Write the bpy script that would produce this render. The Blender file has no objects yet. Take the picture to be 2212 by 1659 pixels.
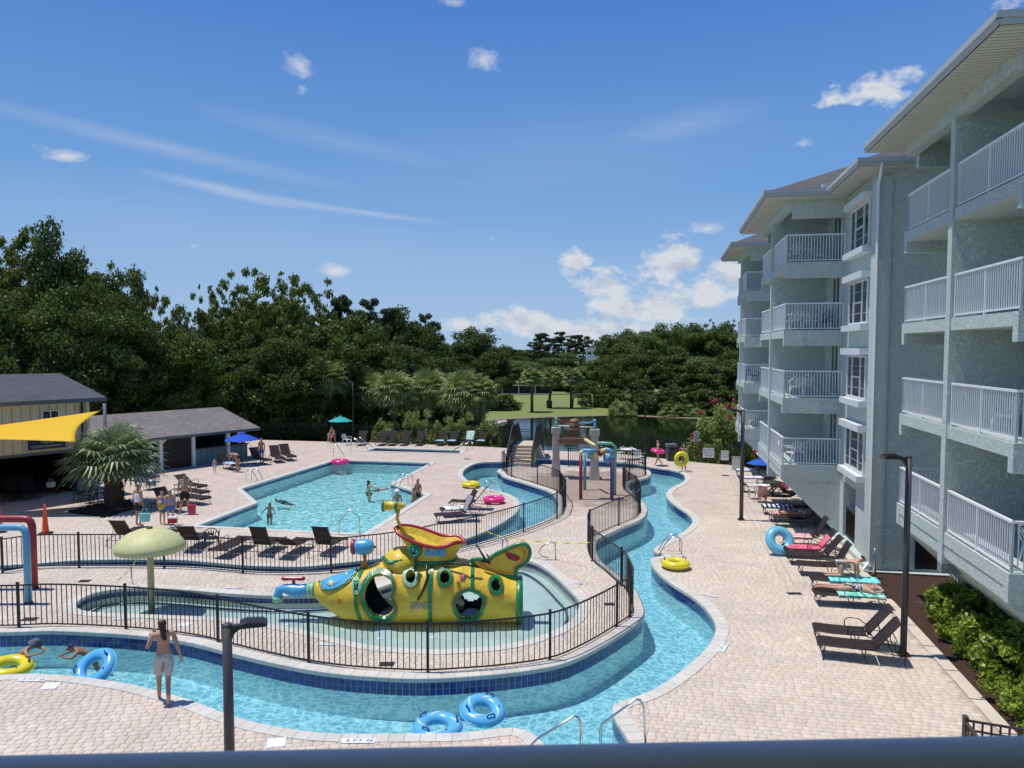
import bpy, bmesh, math, random
import numpy as np
from mathutils import Vector, Matrix, Euler
from mathutils.geometry import tessellate_polygon
R = math.radians
rnd = random.Random(7)
sc = bpy.context.scene
COL = sc.collection

# ---------------------------------------------------------------- camera, sky, sun
F = 3322.0; CAMH = 7.4; PITCH = R(3.3)
Y0 = 1514 + F * math.tan(PITCH)
cam = bpy.data.cameras.new('camera'); camo = bpy.data.objects.new('camera', cam); COL.objects.link(camo)
camo.location = (0, 0, CAMH); camo.rotation_euler = (R(90) - PITCH, 0, 0)
cam.sensor_width = 36; cam.lens = 36 * F / 4424; cam.shift_y = (Y0 - 1659) / 4424
cam.clip_start = 0.05; cam.clip_end = 3000
cam.dof.use_dof = True; cam.dof.focus_distance = 24; cam.dof.aperture_fstop = 8.5
sc.camera = camo
sc.view_settings.view_transform = 'Standard'; sc.view_settings.look = 'None'
sc.view_settings.exposure = 0.0; sc.view_settings.gamma = 1; sc.view_settings.use_curve_mapping = False
SUN_EL = R(74); SUN_AZ = Vector((-1, 0.12, 0)).normalized()      # towards the sun
sd = Vector((SUN_AZ.x * math.cos(SUN_EL), SUN_AZ.y * math.cos(SUN_EL), math.sin(SUN_EL)))
sl = bpy.data.lights.new('sun', 'SUN'); sl.energy = 4.2; sl.angle = R(0.53); sl.color = (1.0, 0.955, 0.89)
so = bpy.data.objects.new('sun', sl); COL.objects.link(so); so.location = (0, 0, 60)
so.rotation_euler = sd.to_track_quat('Z', 'Y').to_euler()

_c, _s = math.cos(PITCH), math.sin(PITCH)
def ray(x, y):
    a = (x - 2212) / F; b = -(y - Y0) / F
    return (a, _c + b * _s, -_s + b * _c)
def G(x, y, z=0.0):                     # photo point (doubled display px) on the level z
    r = ray(x, y); t = (z - CAMH) / r[2]; return Vector((r[0] * t, r[1] * t, z))
def GD(x, y, Y):                        # photo point at the distance Y
    r = ray(x, y); t = Y / r[1]; return Vector((r[0] * t, Y, CAMH + r[2] * t))
def PA(x, y, z=0.0): return G(x, y + 1659, z)
def PB(x, y, z=0.0): return G(x + 2212, y + 1659, z)
def PC(x, y, z=0.0): return G(x + 1106, y + 1659, z)
def proj(p):
    Z = p[2] - CAMH; d = p[1] * _c - Z * _s; u = p[1] * _s + Z * _c
    return (2212 + F * p[0] / d, Y0 - F * u / d)

world = bpy.data.worlds.new('World'); sc.world = world; world.use_nodes = True
nt = world.node_tree; nt.nodes.clear()
def WN(t, **k):
    n = nt.nodes.new(t)
    for a, v in k.items(): setattr(n, a, v)
    return n
def wmath(op, a, b=None, clamp=False):
    n = WN('ShaderNodeMath', operation=op, use_clamp=clamp)
    for i, v in enumerate((a, b)):
        if v is None: continue
        if isinstance(v, (int, float)): n.inputs[i].default_value = v
        else: nt.links.new(v, n.inputs[i])
    return n.outputs[0]
sky = WN('ShaderNodeTexSky', sky_type='NISHITA', sun_disc=False)
sky.sun_elevation = SUN_EL; sky.sun_rotation = math.atan2(SUN_AZ.x, SUN_AZ.y)
sky.air_density = 1.0; sky.dust_density = 0.6; sky.ozone_density = 2.6; sky.altitude = 0
tc = WN('ShaderNodeTexCoord'); sep = WN('ShaderNodeSeparateXYZ'); nt.links.new(tc.outputs['Generated'], sep.inputs[0])
az = wmath('ARCTAN2', sep.outputs[0], sep.outputs[1]); el = wmath('ARCSINE', sep.outputs[2])
cmb = WN('ShaderNodeCombineXYZ'); nt.links.new(az, cmb.inputs[0]); nt.links.new(el, cmb.inputs[1])
def azel(x, y):
    r = Vector(ray(x, y)).normalized(); return math.atan2(r.x, r.y), math.asin(r.z)
def blob(x, y, rx, ry, k, rot=0):
    a, e = azel(x, y)
    m = WN('ShaderNodeMapping', vector_type='TEXTURE'); nt.links.new(cmb.outputs[0], m.inputs[0])
    m.inputs['Location'].default_value = (a, e, 0); m.inputs['Rotation'].default_value = (0, 0, R(rot)); m.inputs['Scale'].default_value = (rx / F, ry / F, 1)
    g = WN('ShaderNodeTexGradient', gradient_type='SPHERICAL'); nt.links.new(m.outputs[0], g.inputs[0])
    return wmath('MULTIPLY', g.outputs[1], k)
def maxof(l):
    o = l[0]
    for v in l[1:]: o = wmath('MAXIMUM', o, v)
    return o
def wnoise(sx, sy, detail, rough, off=0.0, rot=0, dist=0.0):
    m = WN('ShaderNodeMapping'); nt.links.new(cmb.outputs[0], m.inputs[0])
    m.inputs['Location'].default_value = (off * 3.1, off, off); m.inputs['Rotation'].default_value = (0, 0, R(rot)); m.inputs['Scale'].default_value = (sx, sy, 1)
    n = WN('ShaderNodeTexNoise'); n.inputs['Scale'].default_value = 1; n.inputs['Detail'].default_value = detail; n.inputs['Roughness'].default_value = rough
    n.inputs['Distortion'].default_value = dist
    nt.links.new(m.outputs[0], n.inputs['Vector']); return n.outputs[0]
cum = maxof([blob(2480, 1140, 190, 130, .8), blob(2640, 1230, 300, 200, .9), blob(2900, 1140, 300, 190, 1.0), blob(3080, 1240, 330, 210, 1.0), blob(3250, 1180, 260, 200, .9),
             blob(2800, 1330, 560, 170, 1.0), blob(2250, 1385, 460, 120, 1.0), blob(2000, 1390, 240, 100, .8), blob(2500, 1430, 760, 120, 1.05),
             blob(3800, 385, 330, 170, .85), blob(3600, 430, 220, 90, .7), blob(4370, 20, 170, 90, .75),
             blob(-2500, 1300, 900, 200, .8), blob(6500, 1350, 900, 200, .8), blob(-4500, 900, 700, 200, .7)])
sm = maxof([blob(1290, 290, 190, 120, .62, -25), blob(1310, 380, 90, 80, .5), blob(2100, 250, 170, 110, .62), blob(270, 670, 190, 75, .66, -8), blob(1440, 1165, 130, 62, .72, -12),
            blob(3050, 990, 170, 60, .66), blob(3470, 620, 80, 55, .6), blob(1950, 8, 130, 50, .6), blob(840, 1062, 55, 40, .5), blob(2120, 1030, 60, 30, .5)])
n1 = wnoise(17, 27, 10, .64)
n1b = wnoise(13, 22, 9, .62, off=0.0)
dens = wmath('ADD', wmath('MULTIPLY', n1, 2.9), wmath('MULTIPLY', cum, 1.42))
cover = wmath('MULTIPLY', wmath('SUBTRACT', dens, 2.14), 2.4, clamp=True)
n2 = wnoise(22, 36, 8, .66, off=4.0, dist=.4)
cover2 = wmath('MULTIPLY', wmath('SUBTRACT', wmath('ADD', wmath('MULTIPLY', n2, 1.2), wmath('MULTIPLY', sm, 1.0)), 0.98), 2.6, clamp=True)
cirm = maxof([blob(1000, 830, 380, 30, .9, -9), blob(1250, 870, 620, 22, .6, -7), blob(1650, 930, 330, 16, .7, -6), blob(750, 650, 900, 40, .40, -8), blob(2950, 540, 420, 80, .34, 9), blob(1500, 620, 700, 60, .25, -9),
              blob(1100, 1000, 1600, 200, .16, -4), blob(2400, 700, 1200, 260, .14, 6)])
n3 = wnoise(5, 60, 6, .7, off=9, rot=-7, dist=.5)
cir = wmath('MULTIPLY', wmath('MULTIPLY', cirm, wmath('MULTIPLY', n3, 1.5)), .75, clamp=True)
# shading inside the clouds: tops bright, bellies grey
nbm = WN('ShaderNodeMapping'); nt.links.new(cmb.outputs[0], nbm.inputs[0]); nbm.inputs['Location'].default_value = (-.10, .42, 0); nbm.inputs['Scale'].default_value = (17, 27, 1)
nbn = WN('ShaderNodeTexNoise'); nbn.inputs['Scale'].default_value = 1; nbn.inputs['Detail'].default_value = 5; nbn.inputs['Roughness'].default_value = .6; nt.links.new(nbm.outputs[0], nbn.inputs['Vector']); nb = nbn.outputs[0]
n4 = wnoise(30, 34, 6, .6, off=2)
grey = wmath('MULTIPLY', wmath('ADD', wmath('MULTIPLY', wmath('SUBTRACT', nb, n1), 3.2), wmath('MULTIPLY', wmath('SUBTRACT', dens, 2.4), .6)), 1.0, clamp=True)
ccol = WN('ShaderNodeMixRGB'); nt.links.new(grey, ccol.inputs[0]); ccol.inputs[1].default_value = (7.7, 8.0, 8.5, 1); ccol.inputs[2].default_value = (4.0, 4.8, 6.1, 1)
CLOUD = ccol
rampn = WN('ShaderNodeValToRGB'); nt.links.new(wmath('MULTIPLY', sep.outputs[2], 1.0, clamp=True), rampn.inputs[0])
cr = rampn.color_ramp
for p_, c_ in ((0.0, (.42, .62, .86)), (.08, (.34, .545, .85)), (.20, (.185, .40, .80)), (.40, (.082, .245, .69)), (1.0, (.03, .12, .50))):
    e_ = cr.elements.new(p_) if p_ not in (0.0, 1.0) else cr.elements[0 if p_ == 0.0 else -1]; e_.color = (*c_, 1)
cr.elements[0].position = 0
sc10 = WN('ShaderNodeVectorMath', operation='SCALE'); nt.links.new(rampn.outputs[0], sc10.inputs[0]); sc10.inputs['Scale'].default_value = 10.0
tint = WN('ShaderNodeMixRGB'); tint.inputs[0].default_value = .92; nt.links.new(sky.outputs[0], tint.inputs[1]); nt.links.new(sc10.outputs[0], tint.inputs[2])
mx = WN('ShaderNodeMixRGB'); nt.links.new(tint.outputs[0], mx.inputs[1]); mx.inputs[2].default_value = (7.5, 8.0, 8.8, 1); nt.links.new(cir, mx.inputs[0])
mx2 = WN('ShaderNodeMixRGB'); nt.links.new(mx.outputs[0], mx2.inputs[1]); mx2.inputs[2].default_value = (7.6, 8.0, 8.7, 1); nt.links.new(wmath('MULTIPLY', cover2, .85), mx2.inputs[0])
mx3 = WN('ShaderNodeMixRGB'); nt.links.new(mx2.outputs[0], mx3.inputs[1]); nt.links.new(ccol.outputs[0], mx3.inputs[2]); nt.links.new(wmath('MULTIPLY', cover, .93), mx3.inputs[0])
bg = WN('ShaderNodeBackground'); bg.inputs[1].default_value = 0.09; nt.links.new(mx3.outputs[0], bg.inputs[0])
wo = WN('ShaderNodeOutputWorld'); nt.links.new(bg.outputs[0], wo.inputs[0])

# ---------------------------------------------------------------- materials
def mat(name, col, rough=.6, bump=None, var=None, metal=0.0, spec=.5, attr=None, island=0.0, transl=0.0, trans=0.0, coat=0.0):
    """bump=(scale, strength, distance[, detail]); var=(scale, amount[, second colour]); attr = face tone attribute"""
    m = bpy.data.materials.new(name); m.use_nodes = True; t = m.node_tree; b = t.nodes['Principled BSDF']; L = t.links.new
    b.inputs['Roughness'].default_value = rough; b.inputs['Metallic'].default_value = metal; b.inputs['Specular IOR Level'].default_value = spec
    if coat: b.inputs['Coat Weight'].default_value = coat; b.inputs['Coat Roughness'].default_value = .15
    c4 = (*col, 1); out = None
    geo = t.nodes.new('ShaderNodeNewGeometry')
    tcn = t.nodes.new('ShaderNodeTexCoord')
    if var:
        n = t.nodes.new('ShaderNodeTexNoise'); n.inputs['Scale'].default_value = var[0]; n.inputs['Detail'].default_value = 6; n.inputs['Roughness'].default_value = .65
        L(geo.outputs['Position'] if not (len(var) > 3 and var[3] == 'obj') else tcn.outputs['Object'], n.inputs['Vector'])
        x = t.nodes.new('ShaderNodeMixRGB'); x.inputs[1].default_value = c4
        x.inputs[2].default_value = (*var[2], 1) if len(var) > 2 and var[2] else tuple(min(1, v * (1 - var[1])) for v in col) + (1,)
        r = t.nodes.new('ShaderNodeMapRange'); r.inputs[1].default_value = .35; r.inputs[2].default_value = .68; L(n.outputs[0], r.inputs[0])
        if len(var) > 2 and var[2]: r.inputs[4].default_value = var[1]
        L(r.outputs[0], x.inputs[0]); out = x.outputs[0]
    if attr:
        a = t.nodes.new('ShaderNodeAttribute'); a.attribute_name = attr
        x = t.nodes.new('ShaderNodeMixRGB'); x.blend_type = 'MULTIPLY'; x.inputs[0].default_value = 1
        if out: L(out, x.inputs[1])
        else: x.inputs[1].default_value = c4
        L(a.outputs['Color'], x.inputs[2]); out = x.outputs[0]
    if island:
        hsv = t.nodes.new('ShaderNodeHueSaturation')
        if out: L(out, hsv.inputs['Color'])
        else: hsv.inputs['Color'].default_value = c4
        r = t.nodes.new('ShaderNodeMapRange'); r.inputs[3].default_value = 1 - island; r.inputs[4].default_value = 1 + island; L(geo.outputs['Random Per Island'], r.inputs[0]); L(r.outputs[0], hsv.inputs['Value'])
        mu = t.nodes.new('ShaderNodeMath'); mu.operation = 'MULTIPLY'; mu.inputs[1].default_value = 7.13; L(geo.outputs['Random Per Island'], mu.inputs[0])
        fr = t.nodes.new('ShaderNodeMath'); fr.operation = 'FRACT'; L(mu.outputs[0], fr.inputs[0])
        r2 = t.nodes.new('ShaderNodeMapRange'); r2.inputs[3].default_value = .485; r2.inputs[4].default_value = .515; L(fr.outputs[0], r2.inputs[0]); L(r2.outputs[0], hsv.inputs['Hue'])
        out = hsv.outputs[0]
    if out: L(out, b.inputs['Base Color'])
    else: b.inputs['Base Color'].default_value = c4
    if bump:
        n = t.nodes.new('ShaderNodeTexNoise'); n.inputs['Scale'].default_value = bump[0]; n.inputs['Detail'].default_value = bump[3] if len(bump) > 3 else 4
        L(geo.outputs['Position'], n.inputs['Vector'])
        bp = t.nodes.new('ShaderNodeBump'); bp.inputs['Strength'].default_value = bump[1]; bp.inputs['Distance'].default_value = bump[2]
        L(n.outputs[0], bp.inputs['Height']); L(bp.outputs[0], b.inputs['Normal'])
    o = t.nodes['Material Output']
    if transl:
        tr = t.nodes.new('ShaderNodeBsdfTranslucent'); ms = t.nodes.new('ShaderNodeMixShader'); ms.inputs[0].default_value = transl
        if out: L(out, tr.inputs[0])
        else: tr.inputs[0].default_value = c4
        L(b.outputs[0], ms.inputs[1]); L(tr.outputs[0], ms.inputs[2]); L(ms.outputs[0], o.inputs[0])
    if trans:
        tr = t.nodes.new('ShaderNodeBsdfTransparent'); ms = t.nodes.new('ShaderNodeMixShader'); ms.inputs[0].default_value = trans
        L(b.outputs[0], ms.inputs[1]); L(tr.outputs[0], ms.inputs[2]); L(ms.outputs[0], o.inputs[0])
    return m

M = {}
M['paver'] = mat('paver', (.62, .53, .435), .85, (45, .35, .004), (.6, .16), attr='tone')
M['joint'] = mat('joint_sand', (.20, .165, .13), .95, (60, .5, .004), (3, .3))
M['coping'] = mat('coping_stone', (.60, .57, .50), .8, (30, .3, .004), (2.0, .14), attr='tone')
M['tile'] = mat('blue_tile', (.012, .035, .19), .12, None, (5, .25), attr='tone', spec=.6, coat=.3)
M['grout'] = mat('grout', (.62, .64, .64), .8)
M['plaster'] = mat('pool_plaster', (.80, .86, .86), .7, None, (1.5, .06))
M['plaster_dim'] = mat('splash_pool_plaster', (.53, .57, .53), .7, None, (1.2, .18))
M['black'] = mat('black_metal', (.014, .012, .011), .45)
M['black2'] = mat('black_plastic', (.02, .019, .018), .5)
M['bronze'] = mat('bronze_metal', (.05, .042, .036), .5)
M['steel'] = mat('steel', (.6, .6, .58), .22, metal=1.0)
M['white'] = mat('white_paint', (.78, .80, .81), .4)
M['whitep'] = mat('white_plastic', (.78, .78, .77), .35)
M['cream_lt'] = mat('soffit_white', (.62, .62, .58), .6)
M['bark'] = mat('bark', (.11, .085, .06), .9, (12, .8, .03), (5, .4))
M['palm_bark'] = mat('palm_bark', (.13, .10, .075), .9, (25, 1, .03), (9, .5))
M['mulch'] = mat('mulch', (.07, .032, .020), 1, (40, 1, .04, 8), (25, .55))
M['grass'] = mat('grass', (.19, .235, .05), .95, (30, .6, .05, 8), (.12, .9, (.17, .19, .06)))
M['wood'] = mat('weathered_wood', (.33, .27, .20), .8, (20, .4, .01), (6, .3))

def stucco():
    m = mat('stucco', (.60, .685, .645), .92, None, (.7, .06)); t = m.node_tree; b = t.nodes['Principled BSDF']; L = t.links.new
    g = t.nodes.new('ShaderNodeNewGeometry')
    w = t.nodes.new('ShaderNodeTexNoise'); w.inputs['Scale'].default_value = 11; w.inputs['Detail'].default_value = 5; w.inputs['Distortion'].default_value = 1.6; w.inputs['Roughness'].default_value = .6
    L(g.outputs['Position'], w.inputs['Vector'])
    r = t.nodes.new('ShaderNodeMapRange'); r.inputs[1].default_value = .38; r.inputs[2].default_value = .56; L(w.outputs[0], r.inputs[0])
    bp = t.nodes.new('ShaderNodeBump'); bp.inputs['Strength'].default_value = .95; bp.inputs['Distance'].default_value = .020; L(r.outputs[0], bp.inputs['Height'])
    L(bp.outputs[0], b.inputs['Normal']); return m
M['stucco'] = stucco()

def shingle(name, c1, c2, ang, sc_=(1, 1)):
    m = mat(name, c1, .92); t = m.node_tree; b = t.nodes['Principled BSDF']; L = t.links.new
    g = t.nodes.new('ShaderNodeNewGeometry'); mp = t.nodes.new('ShaderNodeMapping'); mp.inputs['Rotation'].default_value = (0, 0, ang); L(g.outputs['Position'], mp.inputs[0])
    br = t.nodes.new('ShaderNodeTexBrick'); br.inputs['Scale'].default_value = 1; br.inputs['Brick Width'].default_value = .33 * sc_[0]; br.inputs['Row Height'].default_value = .16 * sc_[1]
    br.inputs['Mortar Size'].default_value = .012; br.inputs['Color1'].default_value = (*c1, 1); br.inputs['Color2'].default_value = (*c2, 1); br.inputs['Mortar'].default_value = tuple(v * .35 for v in c1) + (1,)
    br.inputs['Bias'].default_value = 0; L(mp.outputs[0], br.inputs[0])
    n = t.nodes.new('ShaderNodeTexNoise'); n.inputs['Scale'].default_value = .8; n.inputs['Detail'].default_value = 6; L(g.outputs['Position'], n.inputs['Vector'])
    x = t.nodes.new('ShaderNodeMixRGB'); x.blend_type = 'MULTIPLY'; x.inputs[0].default_value = .5; L(br.outputs[0], x.inputs[1]); L(n.outputs[0], x.inputs[2])
    gm = t.nodes.new('ShaderNodeGamma'); gm.inputs[1].default_value = .85; L(x.outputs[0], gm.inputs[0]); L(gm.outputs[0], b.inputs['Base Color'])
    bp = t.nodes.new('ShaderNodeBump'); bp.inputs['Strength'].default_value = .6; bp.inputs['Distance'].default_value = .02; L(br.outputs[1], bp.inputs['Height']); bp.invert = True; L(bp.outputs[0], b.inputs['Normal'])
    return m

def paver_far():
    m = mat('deck_paving', (.5, .43, .38), .88); t = m.node_tree; b = t.nodes['Principled BSDF']; L = t.links.new
    g = t.nodes.new('ShaderNodeNewGeometry'); mp = t.nodes.new('ShaderNodeMapping'); mp.inputs['Rotation'].default_value = (0, 0, R(10.9)); L(g.outputs['Position'], mp.inputs[0])
    br = t.nodes.new('ShaderNodeTexBrick'); br.inputs['Scale'].default_value = 1; br.inputs['Brick Width'].default_value = .2; br.inputs['Row Height'].default_value = .155; br.inputs['Mortar Size'].default_value = .006
    br.inputs['Color1'].default_value = (.62, .53, .445, 1); br.inputs['Color2'].default_value = (.53, .44, .365, 1); br.inputs['Mortar'].default_value = (.26, .21, .17, 1); L(mp.outputs[0], br.inputs[0])
    n = t.nodes.new('ShaderNodeTexNoise'); n.inputs['Scale'].default_value = .9; n.inputs['Detail'].default_value = 8; n.inputs['Roughness'].default_value = .7; L(g.outputs['Position'], n.inputs['Vector'])
    x = t.nodes.new('ShaderNodeMixRGB'); x.blend_type = 'MULTIPLY'; L(br.outputs[0], x.inputs[1]); x.inputs[2].default_value = (.84, .80, .78, 1)
    r = t.nodes.new('ShaderNodeMapRange'); r.inputs[1].default_value = .4; r.inputs[2].default_value = .7; L(n.outputs[0], r.inputs[0]); L(r.outputs[0], x.inputs[0])
    dm = t.nodes.new('ShaderNodeMapping'); dm.vector_type = 'TEXTURE'; dc_ = G(1106 + 1470, 1659 + 440); dm.inputs['Location'].default_value = (dc_.x, dc_.y, 0); dm.inputs['Scale'].default_value = (5.2, 7.5, 50); L(g.outputs['Position'], dm.inputs[0])
    dg_ = t.nodes.new('ShaderNodeTexGradient'); dg_.gradient_type = 'SPHERICAL'; L(dm.outputs[0], dg_.inputs[0])
    da = t.nodes.new('ShaderNodeMath'); da.operation = 'MULTIPLY_ADD'; L(n.outputs[0], da.inputs[0]); da.inputs[1].default_value = .9; L(dg_.outputs[1], da.inputs[2])
    dr = t.nodes.new('ShaderNodeMapRange'); dr.inputs[1].default_value = .62; dr.inputs[2].default_value = .80; L(da.outputs[0], dr.inputs[0])
    dx = t.nodes.new('ShaderNodeMixRGB'); dx.blend_type = 'MULTIPLY'; L(dr.outputs[0], dx.inputs[0]); L(x.outputs[0], dx.inputs[1]); dx.inputs[2].default_value = (.62, .58, .55, 1); x = dx      # damp paving round the spray posts
    # joint sand shows where real pavers lie on the sheet
    s = t.nodes.new('ShaderNodeSeparateXYZ'); L(g.outputs['Position'], s.inputs[0])
    lt = t.nodes.new('ShaderNodeMath'); lt.operation = 'LESS_THAN'; lt.inputs[1].default_value = 34.0; L(s.outputs[1], lt.inputs[0])
    y = t.nodes.new('ShaderNodeMixRGB'); L(lt.outputs[0], y.inputs[0]); L(x.outputs[0], y.inputs[1]); y.inputs[2].default_value = (.42, .355, .295, 1)
    L(y.outputs[0], b.inputs['Base Color'])
    bp = t.nodes.new('ShaderNodeBump'); bp.inputs['Strength'].default_value = .4; bp.inputs['Distance'].default_value = .01; bp.invert = True; L(br.outputs[1], bp.inputs['Height']); L(bp.outputs[0], b.inputs['Normal'])
    return m
M['deck'] = paver_far()

def water(name, tint, wave, scale, deep=None, rough=.03, caust=.0, cscale=3.0):
    m = bpy.data.materials.new(name); m.use_nodes = True; t = m.node_tree; t.nodes.clear(); L = t.links.new
    g = t.nodes.new('ShaderNodeNewGeometry')
    n = t.nodes.new('ShaderNodeTexNoise'); n.inputs['Scale'].default_value = scale; n.inputs['Detail'].default_value = 3; n.inputs['Distortion'].default_value = .6; L(g.outputs['Position'], n.inputs['Vector'])
    bp = t.nodes.new('ShaderNodeBump'); bp.inputs['Strength'].default_value = wave; bp.inputs['Distance'].default_value = .1; L(n.outputs[0], bp.inputs['Height'])
    gl = t.nodes.new('ShaderNodeBsdfGlossy'); gl.inputs['Roughness'].default_value = rough; L(bp.outputs[0], gl.inputs['Normal'])
    fr = t.nodes.new('ShaderNodeFresnel'); fr.inputs[0].default_value = 1.33; L(bp.outputs[0], fr.inputs['Normal'])
    if deep:
        tr = t.nodes.new('ShaderNodeBsdfDiffuse'); tr.inputs[0].default_value = (*deep, 1)
    else:
        tr = t.nodes.new('ShaderNodeBsdfTransparent')
        if caust:      # caustic light painted into the transparent colour as a Voronoi network
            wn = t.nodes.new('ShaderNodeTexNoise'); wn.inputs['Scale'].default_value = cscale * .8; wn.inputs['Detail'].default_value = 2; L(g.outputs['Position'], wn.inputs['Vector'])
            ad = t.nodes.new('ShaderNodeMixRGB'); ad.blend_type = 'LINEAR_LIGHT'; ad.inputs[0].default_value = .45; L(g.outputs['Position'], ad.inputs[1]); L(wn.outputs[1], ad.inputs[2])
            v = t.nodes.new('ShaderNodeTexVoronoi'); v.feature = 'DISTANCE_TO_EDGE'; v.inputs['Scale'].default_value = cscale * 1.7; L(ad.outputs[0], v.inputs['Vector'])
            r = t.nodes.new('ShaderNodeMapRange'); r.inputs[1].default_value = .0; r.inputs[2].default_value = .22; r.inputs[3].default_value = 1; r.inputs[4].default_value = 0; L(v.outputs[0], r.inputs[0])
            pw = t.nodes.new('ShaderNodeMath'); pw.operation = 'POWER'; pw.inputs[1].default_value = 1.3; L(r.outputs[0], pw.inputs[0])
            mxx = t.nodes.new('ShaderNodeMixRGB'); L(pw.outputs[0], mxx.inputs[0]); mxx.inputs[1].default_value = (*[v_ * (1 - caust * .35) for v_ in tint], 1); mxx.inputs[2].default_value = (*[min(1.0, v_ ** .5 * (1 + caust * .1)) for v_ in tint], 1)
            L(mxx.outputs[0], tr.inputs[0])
        else: tr.inputs[0].default_value = (*tint, 1)
    ms = t.nodes.new('ShaderNodeMixShader'); L(fr.outputs[0], ms.inputs[0]); L(tr.outputs[0], ms.inputs[1]); L(gl.outputs[0], ms.inputs[2])
    o = t.nodes.new('ShaderNodeOutputMaterial'); L(ms.outputs[0], o.inputs[0]); return m
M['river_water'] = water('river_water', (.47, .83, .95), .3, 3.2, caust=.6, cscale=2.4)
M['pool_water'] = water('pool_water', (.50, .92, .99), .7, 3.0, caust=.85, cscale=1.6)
M['wade_water'] = water('wading_water', (.84, .95, .96), .12, 2.5)
M['pond_water'] = water('pond_water', None, .10, .9, deep=(.006, .014, .006), rough=.06)

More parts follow.
